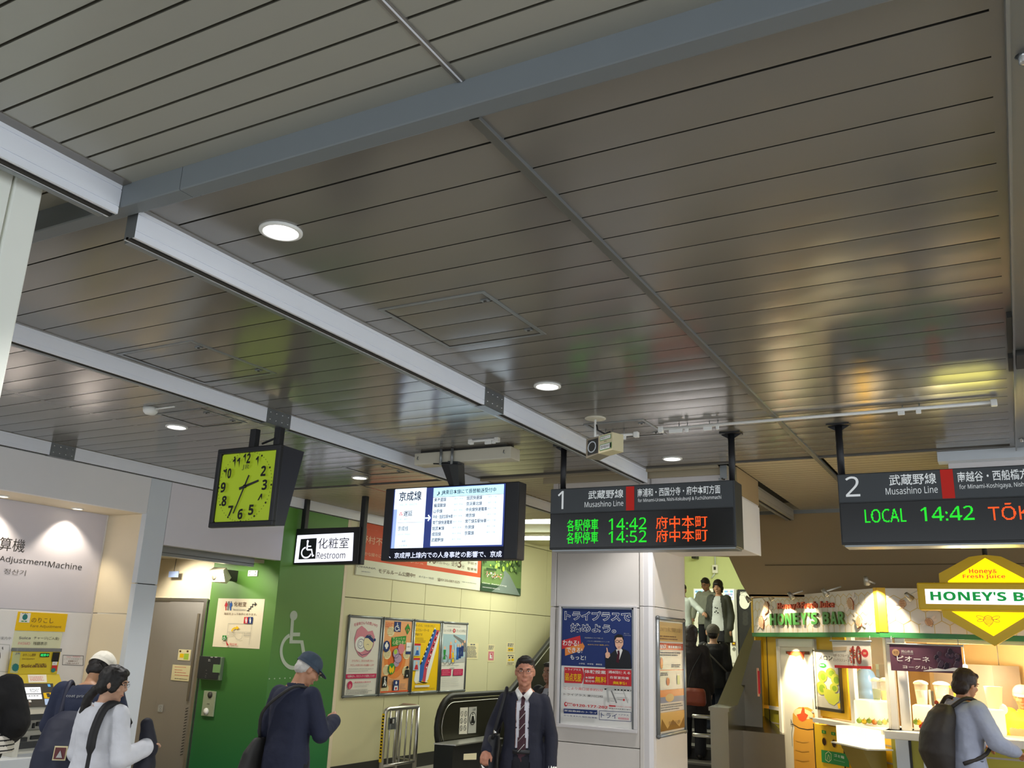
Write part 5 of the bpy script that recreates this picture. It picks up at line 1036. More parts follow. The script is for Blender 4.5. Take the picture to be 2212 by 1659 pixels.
# fluorescent tubes in the stair hall
M_TUBE = mat('tube_glow', 'f4ffe8', .5, var=0, emit=7)
for px0, px1, py, y, z, lab in ((1100, 1220, 1127, 11.3, 3.37, 'upper bright fluorescent tube between the monitor and board 1'), (1100, 1220, 1163, 12.9, 3.37, 'lower bright fluorescent tube between the monitor and board 1')):
    q0 = atz(px0, py, z); q1 = atz(px1, py+0, z); yy = (q0[1]+q1[1])/2; xa = q0[0]; xb = q1[0]
    T = thing('fluorescent_tube', lab, 'lamp', ((xa+xb)/2, yy, z), 'fluorescent tubes under the stair hall ceiling')
    MB().tube([(xa, q0[1], z), (xb, q1[1], z)], .028, M_TUBE, 10).build('tube', T)
    MB().prism([(xa, q0[1]-.05, z+.03), (xb, q1[1]-.05, z+.03), (xb, q1[1]+.05, z+.03), (xa, q0[1]+.05, z+.03)], (0, 0, .025), M_WH).build('fixture', T)
    light('tube_lamp', 'AREA', ((xa+xb)/2, yy, z-.05), 30, (.96, 1, .84), 1.6, ((xa+xb)/2, yy, 0), size_y=.3)
light('hall_lamp', 'AREA', (-5, 13.2, 3.4), 60, (.96, 1, .82), 2.0, (-5.6, 13, 0), size_y=.4)
light('hall_lamp', 'AREA', (-5.2, 19, 4.6), 170, (.96, 1, .8), 2.5, (-5.5, 20, 0), size_y=1.5)
# ================================================================== juice stall
Y_B = 9.2
P1 = np.array([-1.122, Y_B, 0]); UA = np.array([.637, -.7705, 0]); UA /= np.linalg.norm(UA); NA = np.array([UA[1], -UA[0], 0]); LA = 2.67
P0s = P1-UA*LA
M_SY = mat('stall_yellow', 'e8b820', .45, var=.03); M_SYG = mat('stall_yellow_green', 'a8a030', .5, var=.03); M_SC = mat('stall_cream', 'e8cf9c', .55, var=.03); M_SW = mat('stall_white', 'eeeade', .4, var=.02)
M_SG = mat('stall_green', '2f7a40', .45, var=.02); M_FAS = mat('fascia_cream', 'e2dcd0', .5, var=.02); M_GREYST = mat('stripe_grey', 'a8a098', .5)
def pa(t, off, z): p = P1-UA*t+NA*off; return (p[0], p[1], z)     # t metres left of the corner on wing A, off metres out
def abox(mb, t0, t1, o0, o1, z0, z1, m):
    vs = [pa(t, o, z) for z in (z0, z1) for t, o in ((t1, o1), (t0, o1), (t0, o0), (t1, o0))]
    return mb.add(vs, [(0, 3, 2, 1), (4, 5, 6, 7), (0, 1, 5, 4), (1, 2, 6, 5), (2, 3, 7, 6), (3, 0, 4, 7)], m)
def SA(zo, off=0.0, gap=.001): return Sheet(P1+NA*off, UA, NA, zo, gap=gap)
def ta(px, py, off=0.0):
    """distance left of the corner and height of a photo point on wing A"""
    P = P1+NA*off; d = ray(px, py); p = O0+d*(np.dot(P-O0, NA)/np.dot(d, NA)); return -np.dot(p-P, UA), p[2]
ZF0, ZF1, ZG = 1.965, 2.412, 2.01
XR_ = 1.9
STALL = thing('juice_stall', 'yellow juice stall with honeycomb fascia, white counter and open front', 'stall', (-.6, 9.8, .12))
abox(MB(), 0, LA, -.14, 0, ZG, ZF1, M_FAS).build('fascia', STALL)
fb = MB().bbox((P1[0], Y_B, ZG), (XR_, Y_B+.14, ZF1), M_FAS, .003).build('fascia', STALL)
g = abox(MB(), 0, LA, -.14, .004, ZF0, ZG, M_SG); g.build('green_edge', STALL); MB().box((P1[0], Y_B-.004, ZF0), (XR_, Y_B+.14, ZG), M_SG).build('green_edge', STALL)
abox(MB(), LA-.04, LA, -.13, .006, ZG, ZF1+.004, M_SY).build('corner_strip', STALL)
cs = abox(MB(), 0, .05, -.13, .008, ZG, ZF1+.004, M_SY).bbox((P1[0]-.002, Y_B-.008, ZG), (P1[0]+.075, Y_B+.1, ZF1+.004), M_SY, .003); cs.build('corner_strip', STALL)
# roof, back and interior
rf = MB().prism([pa(0, -.1, 2.14), pa(LA, -.1, 2.14), pa(LA, -1.6, 2.14), (XR_, 11.4, 2.14), (XR_, Y_B+.1, 2.14)], (0, 0, .04), M_SC); rf.build('stall_ceiling', STALL)
MB().box((-.9, 11.35, .12), (XR_, 11.42, 2.14), M_SC).build('back_wall', STALL)
bw = abox(MB(), -.9, LA, -1.7, -1.66, .12, 2.14, M_SC); bw.build('back_wall', STALL)
abox(MB(), LA-.03, LA, -1.6, -.02, .12, ZF0, M_SY).build('side_wall', STALL)
# wing A wall, set back under the fascia
WO = -.10
tL, tM = ta(1688, 1500, WO)[0], ta(1832, 1500, WO)[0]
for a_, b_, z0, z1, m_ in ((tL, LA, 1.19, ZF0, M_SY), (tL, LA, .12, 1.15, M_SYG), (tM, tL, 1.17, ZF0, M_SY), (.08, tM, 0.12, 1.12, M_SY), (tM, tL, .12, 1.12, M_SY)):
    abox(MB(), a_, b_, WO-.04, WO, z0, z1, m_).build('wall_board', STALL)
tv = ta(1661, 1500, WO)[0]
abox(MB(), tv-.006, tv+.006, WO-.01, WO+.004, .12, ZF0, M_BLK).build('joint_strip', STALL)
abox(MB(), tv-.01, tL, WO, WO+.012, 1.15, 1.19, M_SW).build('rail', STALL)
for k_ in range(6):
    z_ = 1.0-k_*.15; abox(MB(), tL, LA, WO, WO+.003, z_, z_+.014, M_GREYST).build('stripe', STALL)
    abox(MB(), .08, ta(1832, 1500, WO)[0], WO, WO+.003, z_, z_+.014, M_GREYST).build('stripe', STALL)
# white framed tall door panel with jar picture
t0, t1 = ta(1770, 1500, WO)[0], ta(1686, 1500, WO)[0]
for a_, b_, z0, z1 in ((t1-.06, t1, .12, ZF0-.02), (t0, t0+.035, .12, ZF0-.02), (t0, t1, 1.86, ZF0-.02)): abox(MB(), a_, b_, WO-.02, WO+.03, z0, z1, M_SW).build('door_post', STALL)
T = thing('jar_poster', 'tall overlit poster of a honey jar on the stall door panel', 'poster', pa((t0+t1)/2, WO, .3))
abox(MB(), t0+.035, t1-.06, WO-.0, WO+.01, .15, 1.86, mat('poster_satin', 'ece6d4', .35, var=0)).build('sheet', T)
s = SA((1640, 1360, 5.55), WO+.0105)
s.poly([(320, 258), (605, 262), (608, 300), (322, 290)], pm('jar_brown', '7a5034')); s.poly([(330, 265), (548, 268), (530, 370), (490, 310), (440, 325), (390, 310), (350, 300)], P_ORG2)
s.poly([(405, 1010), (430, 960), (480, 930), (580, 930), (640, 960), (665, 1020), (668, 1120), (690, 1200), (690, 1700), (425, 1700), (410, 1300), (425, 1180), (402, 1100)], pm('jar_honey', 'dca040'))
s.disc(530, 1010, 120, 60, pm('jar_cream', 'ecd8a0')); s.poly([(450, 1020), (500, 1005), (515, 950), (525, 925), (545, 950), (550, 1000), (590, 1025), (560, 1085), (520, 1105), (480, 1085)], P_ORG2)
s.line([(380, 1075), (400, 1130), (480, 1180), (580, 1200), (665, 1192)], .008, P_BLACK); s.line([(385, 1080), (382, 1140), (405, 1140), (392, 1240), (400, 1400)], .006, P_BLACK)
for k_ in range(3): s.line([(440, 1330+k_*110), (520, 1350+k_*110), (600, 1345+k_*110)], .01, pm('jar_amber', 'd09a44'))
s.line([(645, 830), (650, 960)], .006, P_BLACK); s.disc(645, 985, 14, 14, P_LGREY); s.line([(600, 1050), (650, 1058)], .01, P_LGREY)
s.build('print', T)
# melon poster
T = thing('melon_poster', 'framed green melon poster beside the jar poster on the stall', 'poster', pa(1.3, WO, 1.3))
q = [ta(1758, 1403, WO), ta(1815, 1403, WO), ta(1825, 1541, WO), ta(1769, 1532, WO)]
u0, u1, zt_, zb_ = (q[0][0]+q[3][0])/2, (q[1][0]+q[2][0])/2, q[0][1], q[2][1]
for a_, b_, z0, z1 in ((u1, u0, zb_, zb_+.03), (u1, u0, zt_-.02, zt_), (u1, u1+.02, zb_, zt_), (u0-.02, u0, zb_, zt_)): abox(MB(), a_, b_, WO, WO+.03, z0, z1, M_STEELD).build('frame_rail', T)
abox(MB(), u1+.02, u0-.02, WO, WO+.015, zb_+.03, zt_-.02, P_PAPER).build('sheet', T)
s = SA((1640, 1360, 5.55), WO+.0155)
s.text('メロン', 712, 306, 880, 372, P_BLACK, .02); s.disc(760, 430, 45, 28, P_GREEN); s.lines(725, 415, 800, 440, 2, .008, P_WHITE, 2)
ML = pm('melon_light', 'c8cc4c'); MD = pm('melon_green', '8fae34')
s.poly([(705, 800), (985, 790), (1005, 980), (712, 950)], pm('poster_table', 'c4c0b4'))
for u_, v_, rx, ry in ((760, 560, 55, 70), (860, 520, 60, 60), (920, 600, 55, 70), (750, 700, 60, 80), (900, 700, 50, 55)): s.disc(u_, v_, rx, ry, ML); s.disc(u_+8, v_+6, rx*.6, ry*.6, MD)
s.poly([(770, 700), (850, 720), (930, 770), (975, 760), (960, 860), (900, 910), (840, 880), (790, 810)], ML); s.poly([(940, 890), (985, 880), (990, 940), (955, 950)], P_YEL)
s.build('print', T)
# trash cabinet
u0, u1 = ta(1771, 1600, WO+.0)[0], ta(1834, 1600, WO)[0]
T = thing('trash_cabinet', 'yellow trash cabinet with three round holes and green label under the stall rail', 'trash bin', pa((u0+u1)/2, WO, .12))
ztc = 1.09
abox(MB(), u1, u0, WO, WO+.06, .12, ztc, M_SY).build('case', T); 
for t_ in (u0, u1): abox(MB(), t_-.005, t_+.005, WO+.055, WO+.064, .12, ztc, M_BLK).build('edge_joint', T)
s = SA((1640, 1360, 5.55), WO+.0605)
for u_, v_ in ((785, 1342), (902, 1365), (1016, 1388)): s.disc(u_, v_, 30, 52, pm('hole_rim', 'b88a18')); s.disc(u_-4, v_+2, 24, 44, pm('hole_dark', '3a2410'))
for u_, v_ in ((778, 1228), (892, 1248)): s.rect(u_-26, v_-24, u_+26, v_+24, P_GREEN); s.disc(u_, v_, 10, 12, P_LGREEN)
s.poly([(748, 1440), (1075, 1495), (1085, 1652), (755, 1588)], pm('label_green', '2f8a48'))
s.line([(835, 1462), (868, 1492), (868, 1560), (838, 1588), (800, 1560), (800, 1488)], .006, P_CREAM, True); s.line([(820, 1560), (835, 1500), (850, 1530), (845, 1565)], .006, P_CREAM)
s.text('ゴミ箱', 902, 1488, 1025, 1552, P_WHITE, .02); s.rect(902, 1562, 1030, 1590, P_WHITE); s.text('TRASH BOX', 908, 1566, 1024, 1586, P_GREEN, .012)
s.build('print', T)
# counters
zc0, zc1 = 1.115, 1.155
abox(MB(), -.02, ta(1765, 1553, 0)[0], -.45, .05, zc0, zc1+.0, M_SW).build('counter_top', STALL)
MB().bbox((P1[0]-.02, Y_B-.06, zc0-.03), (XR_, Y_B+.45, zc1), M_SW, .008).build('counter_top', STALL)
MB().bbox((P1[0]+.02, Y_B+.05, .12), (XR_, Y_B+.1, zc0-.03), M_SYG, .004).build('front_board', STALL)
for k_ in range(5): MB().box((P1[0]+.3, Y_B+.047, .98-k_*.17), (XR_, Y_B+.051, .995-k_*.17), M_GREYST).build('stripe', STALL)
pxl = aty(1935, 1620, Y_B)[0]; pxr = aty(1963, 1620, Y_B)[0]
MB().bbox((pxl, Y_B+.0, .12), (pxr, Y_B+.06, zc0-.03), M_GRC, .004).build('counter_post', STALL); MB().box((pxr, Y_B+.03, .12), (pxr+.02, Y_B+.06, zc0-.03), M_DARK).build('joint_strip', STALL)
# white posts at the corner and window mullions
for a_, b_ in ((1922, 1937), (1942, 1964)):
    xa, xb = aty(a_, 1500, Y_B+.1)[0], aty(b_, 1500, Y_B+.1)[0]; MB().bbox((xa, Y_B+.08, zc1), (xb, Y_B+.16, 1.965), M_SW, .006).build('window_post', STALL)
u_ = ta(1916, 1480, WO)[0]; abox(MB(), u_-.02, u_+.02, WO-.04, WO, zc1, ZF0, M_SW).build('window_post', STALL); u_ = ta(1845, 1480, WO)[0]; abox(MB(), u_-.0, u_+.09, WO-.04, WO, 1.13, ZF0, M_SW).build('window_post', STALL)
gl = mat('window_glass', 'f4f8f4', .03, var=0, alpha=.12, spec=.8); abox(MB(), .08, u_, WO-.03, WO-.024, zc1, ZF0, gl).build('window_pane', STALL)
MB().bbox((P1[0]+.1, Y_B+.1, 1.93), (XR_, Y_B+.16, 1.965), M_SC, .004).build('head_rail', STALL)
# honeycomb print on the fascia
hx = pm('honeycomb_line', 'dcc070')
def comb(s, w, h, r, jit=0):
    dx = r*math.sqrt(3); row = 0; y = -r
    while y < h+r:
        x = (dx/2 if row % 2 else 0)-dx
        while x < w+dx:
            P_ = [(x+r*math.sin(math.radians(60*k)), y+r*math.cos(math.radians(60*k))) for k in range(4)]
            for p, q_ in zip(P_[:-1], P_[1:]):
                if min(p[0], q_[0]) > 0 and max(p[0], q_[0]) < w and min(p[1], q_[1]) > 0 and max(p[1], q_[1]) < h: s.lline([p, q_], .0055, hx)
            x += dx
        y += 1.5*r; row += 1
s = Sheet(np.array(pa(LA-.05, .0005, ZG)), UA, NA, gap=.001); comb(s, LA-.12, ZF1-ZG, .062); s.build('honeycomb_print', STALL, kind='stuff')
s = Sheet((P1[0]+.08, Y_B-.0005, ZG), (1, 0, 0), (0, -1, 0), gap=.001); comb(s, XR_-P1[0]-.1, ZF1-ZG, .075); s.build('honeycomb_print', STALL, kind='stuff')
# raised letters
def text3d(t_, sheet, x0, y0, x1, y1, depth, mf, ms, bold=.02):
    a_ = sheet.loc(x0, y0); b_ = sheet.loc(x1, y1); v, f = text_mesh(t_, bold); n = len(v)
    lo = [(a_[0]+p[0]*(b_[0]-a_[0]), b_[1]+p[1]*(a_[1]-b_[1])) for p in v]; mb = MB()
    mb.add([sheet.w(x, z, depth) for x, z in lo], f, mf)
    cnt = {}
    for q_ in f:
        for i in range(len(q_)):
            e = (q_[i], q_[(i+1) % len(q_)]); k = (min(e), max(e)); cnt.setdefault(k, []).append(e)
    ed = [e[0] for e in cnt.values() if len(e) == 1]
    mb.add([sheet.w(x, z, depth) for x, z in lo]+[sheet.w(x, z, .001) for x, z in lo], [(a, a+n, b+n, b) for a, b in ed], ms); return mb
M_LR = mat('letter_red', 'd8502c', .4, var=0); M_LRD = mat('letter_red_side', 'a83820', .5, var=0); M_LG = mat('letter_green', '4fa04c', .4, var=0); M_LGD = mat('letter_green_side', '5a6a30', .5, var=0)
T = thing('fascia_lettering', 'raised stall name letters, red line above green line, on the left fascia', 'sign', pa(1.9, .02, 2.1))
s = SA((1620, 1190, 3.7365), .0)
def letters(t_, x0, y0, x1, y1, d, mf, ms, y0b=None, y1b=None):
    ws = [max(.25, {'I': .3, "'": .25, ' ': .35, 'i': .28, 'l': .28, 'M': .9, 'W': .95, '&': .8, 'm': .9, 'f': .4, 'r': .45, 't': .4, 'J': .5, 's': .55, 'c': .55, 'e': .6}.get(c, .68)) for c in t_]; tot = sum(ws); x = x0
    for c, w_ in zip(t_, ws):
        xe = x+(x1-x0)*w_/tot
        if c != ' ':
            f0, f1 = (x-x0)/(x1-x0), (xe-x0)/(x1-x0); yt = y0+((y0b or y0)-y0)*f0; yb = y1+((y1b or y1)-y1)*f0
            tt, tb = yt, yb
            if c in 'eosrcunay' and c.islower(): tt = yt+(yb-yt)*.28
            if c in 'y': tb = yb+(yb-yt)*.22
            if c == "'": tb = yt+(yb-yt)*.35
            text3d(c, s, x+(xe-x)*.05, tt, xe-(xe-x)*.05, tb, d, mf, ms, .05).build('letter', T)
        x = xe
letters('Honey&Fresh Juice', 228, 422, 688, 468, .018, M_LR, M_LRD, 402, 455); letters("HONEY'S BAR", 168, 508, 782, 600, .022, M_LG, M_LGD, 488, 590)
# bees
def bee(s, x, y, r, ang, label, parent=None, wire=False, px=1.0):
    c = s.loc(x, y); a_ = s.loc(x+r, y); R = abs(a_[0]-c[0]); ca, sa = math.cos(ang), math.sin(ang)
    Q = lambda u, v: (c[0]+R*(u*ca-v*sa), c[1]+R*(u*sa+v*ca))
    t = parent or thing('bee_emblem', label, 'emblem', s.w(c[0], c[1]), 'bee emblems on the stall fascia')
    el = lambda cx, cy, rx, ry, ro=0: [Q(cx+rx*math.cos(k)*math.cos(ro)-ry*math.sin(k)*math.sin(ro), cy+rx*math.cos(k)*math.sin(ro)+ry*math.sin(k)*math.cos(ro)) for k in np.linspace(0, 2*math.pi, 15)[:-1]]
    body = [Q(*p) for p in ((0, 1), (.55, .75), (.8, .2), (.7, -.35), (0, -1.05), (-.7, -.35), (-.8, .2), (-.55, .75))]
    m1, m2, m3 = pm('bee_cream', 'e8c8a0'), pm('bee_brown', 'a86a48'), pm('bee_wing', 'efe4d8')
    h0 = s.h
    wings = [el(1.25, .55, .75, .28, .35), el(1.35, .0, .55, .22, -.15), el(-1.25, .55, .75, .28, -.35), el(-1.35, .0, .55, .22, .15)]
    if wire:
        for w_ in wings+[body]: s.up(); s.lline(w_+[w_[0]], .004, P_ORANGE)
        for k in (-.6, -.35, -.1, .15, .4, .65): s.up(); s.lline([Q(-.6, k), Q(.6, k)], .004, P_ORANGE)
        return
    mb = MB()
    for w_ in wings: mb.prism([s.w(p[0], p[1], .004) for p in w_], tuple(s.N*.004), m3)
    mb.prism([s.w(p[0], p[1], .003) for p in [(c[0]+(p[0]-c[0])*1.08, c[1]+(p[1]-c[1])*1.08) for p in body]], tuple(s.N*.012), m2)
    mb.prism([s.w(p[0], p[1], .012) for p in body], tuple(s.N*.006), m1)
    s2 = Sheet(s.P, s.U, s.N, gap=.019); s2.mb = mb
    for k in (-.55, -.3, -.05, .2, .45, .7): s2.lline([Q(-.62+.2*abs(k), k), Q(.62-.2*abs(k), k)], .005, m2)
    mb.build('emblem', t)
s = SA((1620, 1190, 3.7365), .0)
bee(s, 138, 462, 24, -.4, 'bee emblem at the upper left of the raised red letters'); bee(s, 100, 580, 24, .5, 'bee emblem at the lower left corner of the left fascia'); bee(s, 820, 428, 28, .6, 'bee emblem right of the raised red letters'); bee(s, 888, 575, 28, -.4, 'bee emblem right of the raised green letters')
s = Sheet((P1[0], Y_B, 0), (1, 0, 0), (0, -1, 0), (1620, 1190, 3.7365))
bee(s, 1232, 428, 36, .05, 'bee emblem on the right fascia, upper left of the big sign'); bee(s, 1448, 578, 38, .45, 'bee emblem on the right fascia, lower left of the big sign')
# lamps on arms above the fascia
def armlamp(p, q_, label, power, tgt):
    t = thing('arm_spotlight', label, 'spotlight', p, 'small spotlights on arms above the stall fascia')
    MB().tube([p, q_], .008, M_WH, 8).build('arm', t)
    d = (Vector(tgt)-Vector(q_)).normalized(); a_ = Vector(q_)-d*.03; b_ = Vector(q_)+d*.045
    MB().tube([a_[:], b_[:]], [.018, .03], mat('lamp_metal', 'b0aca0', .35, metal=.6), 12).build('lamp_head', t)
    MB().tube([(b_-d*.001)[:], (b_+d*.002)[:]], .024, mat('lamp_glow', 'ffe2a8', .5, var=0, emit=4), 12).build('lens', t)
    if power: light('arm_lamp', 'SPOT', (b_+d*.01)[:], power*K_SHOP, (1, .84, .6), .02, tgt, 1.5)
for px, lab, pw in ((1652, 'leftmost arm spotlight at the left end of the stall fascia', 2), (1702, 'second arm spotlight from the left end of the fascia', 3), (1748, 'third arm spotlight from the left, above the red letters', 3), (1825, 'fourth arm spotlight, just left of the yellow corner strip', 0)):
    t_ = ta(px, 1290)[0]; armlamp(pa(t_+.15, -.05, ZF1+.05), pa(t_, .22, ZF1-.02), lab, pw, pa(t_-.02, 0, ZF1-.30))
armlamp(pa(.1, -.05, ZF1+.05), (P1[0]-.06, Y_B-.2, ZF1+.06), 'arm spotlight at the yellow corner strip of the fascia', 26, (P1[0]-.03, Y_B, ZF1-.24))
armlamp((P1[0]+.5, Y_B+.05, ZF1+.05), (aty(1962, 1290, Y_B-.2)[0], Y_B-.2, ZF1-.08), 'arm spotlight on the right fascia between two bees', 0, (P1[0]+.5, Y_B, 2.1))
# hanging banners
s = SA((1640, 1360, 5.55), .03, gap=.003)
T = thing('hanging_banner', 'small white banner with a big 10 hanging below the fascia corner', 'banner', pa(.35, .03, 1.6))
q = [s.loc(870, 140), s.loc(1330, 150), s.loc(1350, 470), s.loc(905, 440)]
PQ = [s.w(*p, 0) for p in q]; MB().prism(PQ, tuple(-s.N*.003), P_PAPER).build('cloth', T)
r0, r1 = s.loc(852, 132), s.loc(1345, 142); MB().tube([s.w(*r0, .002), s.w(*r1, .002)], .008, M_ALU2, 8).build('rod', T)
for k_ in (.03, .97): p_ = [r0[i]+(r1[i]-r0[i])*k_ for i in (0, 1)]; MB().tube([s.w(p_[0], p_[1], .002), s.w(p_[0], ZF0+.01, .0)], .003, M_ALU2, 6).build('hook', T)
s.poly([(905, 425), (1345, 440), (1352, 475), (910, 458)], P_RED); s.poly([(885, 210), (1055, 205), (1050, 250), (890, 258)], pm('banner_ribbon', 'cbb494'))
s.text('10種のフルーツ', 888, 288, 1080, 332, P_BROWN, .008); s.text('ミックスジュース', 890, 345, 1086, 390, P_BROWN, .008); s.text('10', 1092, 192, 1238, 418, pm('berry_red', '8a3a34'), .03)
rd = random.Random(8)
for k_ in range(40):
    u_, v_ = (rd.uniform(1098, 1124), rd.uniform(215, 400)) if k_ % 2 else (rd.choice([rd.uniform(1142, 1166), rd.uniform(1205, 1232)]), rd.uniform(215, 395)); s.disc(u_, v_, 8, 8, [P_RED, P_PINK, P_BROWN, P_ORANGE][rd.randrange(4)], n=8)
s.disc(1285, 285, 42, 50, P_RED); s.ring(1285, 285, 36, 42, .003, P_PINK); s.text('濃厚', 1265, 270, 1306, 300, P_CREAM, .0); s.build('print', T)
T = thing('hanging_banner', 'dark purple grape yogurt banner hanging over the stall counter', 'banner', (-.75, Y_B-.02, 1.6))
s = Sheet((0, Y_B-.02, 0), (1, 0, 0), (0, -1, 0), (1880, 1360, 5.548), gap=.003)
q = [s.loc(228, 165), s.loc(1090, 200), s.loc(1108, 500), s.loc(248, 490)]; za, zb_ = (q[0][1]+q[1][1])/2, (q[2][1]+q[3][1])/2-.01; xa, xb = (q[0][0]+q[3][0])/2, (q[1][0]+q[2][0])/2
MB().box((xa, Y_B-.02, zb_), (xb, Y_B-.017, za), pm('banner_purple', '5c3a4a')).build('cloth', T); MB().tube([(xa-.02, Y_B-.02, za), (xb+.02, Y_B-.02, za)], .008, M_ALU2, 8).build('rod', T)
for x_ in (xa+.02, xb-.02): MB().tube([(x_, Y_B-.02, za), (x_, Y_B-.0, ZF0+.02)], .003, M_ALU2, 6).build('hook', T)
s.disc(305, 275, 44, 42, pm('seal_gold', '9a7a58')); s.text('特選', 275, 255, 335, 295, P_BROWN, .0); s.text('岡山県産', 372, 245, 515, 282, P_LGREY, 0); s.rect(370, 290, 515, 293, P_LGREY)
s.text('ピオーネ', 318, 312, 716, 392, P_WHITE, .0); s.text('ヨーグルト', 388, 425, 748, 480, P_WHITE, .0)
gp = [pm('grape_dark', '2c2230'), pm('grape_mid', '4c3a4a'), pm('grape_shine', '9a8a94')]
for k_ in range(34):
    a_ = rd.uniform(0, 6.28); r_ = rd.uniform(0, 1)**.5; u_, v_ = 930+r_*145*math.cos(a_), 365+r_*110*math.sin(a_); s.disc(u_, v_, 30, 32, gp[k_ % 2], n=14); s.ring(u_, v_, 26, 28, .0025, gp[2], 100, 200, 8)
s.poly([(640, 492), (800, 462), (900, 478), (1000, 455), (1060, 462), (1105, 490), (1105, 498), (640, 498)], P_WHITE); s.line([(1040, 300), (1095, 290)], .004, P_BROWN); s.build('print', T)
# glowing shelf box
t_, z_ = ta(1860, 1592, .2); tx = [ta(1820, 1605, .12)[0], ta(1898, 1605, .12)[0]]
T = thing('glowing_menu_box', 'small white lit box on a folding shelf in front of the stall', 'box', pa(t_, .2, z_-.1))
zs = ta(1830, 1604, .12)[1]
abox(MB(), tx[1], tx[0], -.02, .24, zs-.012, zs, M_SW).build('shelf', T); abox(MB(), tx[1]+.06, tx[0]-.04, .02, .2, zs, zs+.15, mat('menu_glow', 'fff0c0', .5, var=0, emit=1.6)).build('light_box', T)
MB().prism([pa(tx[0]-.1, .2, zs-.012), pa(tx[0]-.1, -.04, zs-.012), pa(tx[0]-.1, -.04, zs-.5)], tuple(UA*.36), mat('shelf_bracket', '8a7420', .5)).build('bracket', T)
# under counter poster
T = thing('fruit_poster', 'grey framed poster of red fruit cups under the counter', 'poster', (-.6, Y_B+.04, .6))
s = Sheet((0, Y_B+.046, 0), (1, 0, 0), (0, -1, 0), (1880, 1360, 5.548), gap=.008); q = s.loc(618, 1345); q2 = s.loc(1060, 1900)
MB().bbox((q[0], Y_B+.037, .3), (q2[0], Y_B+.05, q[1]), M_GRC, .004).build('frame', T)
s.h = .0105; s.rect(650, 1375, 1030, 2000, P_PAPER); s.poly([(700, 1395), (720, 1420), (705, 1445), (900, 1480), (1040, 1470), (1030, 1430), (900, 1425)], pm('ribbon_green', '8a8a68'))
for u_ in (820, 985):
    s.poly([(u_-75, 1590), (u_+75, 1590), (u_+55, 1900), (u_-55, 1900)], pm('cup_cream', 'e0c8a8')); 
    for k_ in range(16): s.disc(u_+rd.uniform(-55, 55), 1560+rd.uniform(-60, 60), 18, 18, [P_RED, pm('berry_red', '8a3a34'), P_MAG, P_BROWN][k_ % 4], n=9)
    s.disc(u_-80, 1560, 30, 26, P_LGREEN)
s.build('print', T)
# ---------------- goods on the counter
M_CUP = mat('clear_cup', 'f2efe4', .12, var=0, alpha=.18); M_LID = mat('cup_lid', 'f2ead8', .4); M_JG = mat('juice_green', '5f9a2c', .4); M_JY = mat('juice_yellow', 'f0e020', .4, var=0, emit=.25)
def dispenser(x, y, z, r, h, juice, label, fill=.6, body=None):
    t = thing('juice_cup', label, 'drink', (x, y, z), 'tall juice cups and blenders on the counter')
    MB().lathe((x, y, z), [(r*.72, 0), (r*.78, h*.1), (r, h), (r*.97, h), (r*.74, h*.12), (.001, h*.1)], M_CUP, 20).build('cup', t)
    MB().lathe((x, y, z), [(r*.70, h*.03), (r*(.72+.24*fill), h*fill), (.001, h*fill+.002)], juice, 20).build('juice', t)
    MB().lathe((x, y, z+h), [(r*1.08, 0), (r*1.08, h*.07), (r*.8, h*.14), (r*.3, h*.2), (0.001, h*.2)], M_LID, 20).build('lid', t)
def at_b(px, py, y): return aty(px, py, y)
c1 = aty(1895, 1513, 9.75); c2 = aty(1914, 1513, 9.75)
dispenser(c1[0], 9.75, c1[2], .045, aty(1895, 1472, 9.75)[2]-c1[2], M_JG, 'tall cup of green juice in the stall side window'); dispenser(c2[0], 9.72, c2[2], .045, aty(1914, 1472, 9.72)[2]-c2[2], M_JY, 'tall cup of yellow juice in the stall side window', .5)
T = thing('display_box', 'lit white fruit display box in the side window under the juice cups', 'display', (c1[0], 9.75, zc1))
MB().bbox((c1[0]-.2, 9.62, zc1), (c2[0]+.08, 9.95, c1[2]-.002), mat('display_glow', 'fff2d0', .5, var=0, emit=.55), .01).build('light_box', T)
fr = []
M_FR = [mat('fruit_'+n, c_, .5, var=.1) for n, c_ in (('green', '8aa838'), ('yellow', 'e6c430'), ('orange', 'e08a2a'), ('red', 'c83424'), ('leaf', '56862c'))]
rd = random.Random(4)
ORD = ['first', 'second', 'third', 'fourth', 'fifth', 'sixth', 'seventh']; FC = ['green', 'yellow', 'orange', 'red']
def fruits(x0, x1, y, z0, z1, n, cols, grp, what):
    for k_ in range(n):
        x = x0+(x1-x0)*(k_+.5)/n; z = z0+.03+(z1-z0-.06)*rd.random(); c_ = cols[k_ % len(cols)]
        mb = MB().ball((x, y, z), (.026, .02, .024), M_FR[c_], 10, 6).tube([(x, y, z+.02), (x+.004, y, z+.034)], .003, M_FR[4], 5); o = solo(mb, 'fruit', '%s fruit, %s from the left in the %s' % (FC[c_], ORD[k_], what), 'fruit', grp)
fruits(c1[0]-.18, c2[0]+.06, 9.6, zc1, zc1+.09, 7, (0, 1, 0, 2), 'cut fruit in the side window display', 'side window display')
MB().bbox((c1[0]-.2, 9.57, zc1+.0), (c2[0]+.08, 9.62, zc1+.012), M_SW, .003).build('tray', T)
j1 = aty(1872, 1490, 10.3); T = thing('water_jug', 'large blue water bottle inside the stall side window', 'bottle', (j1[0], 10.3, j1[2]-.1))
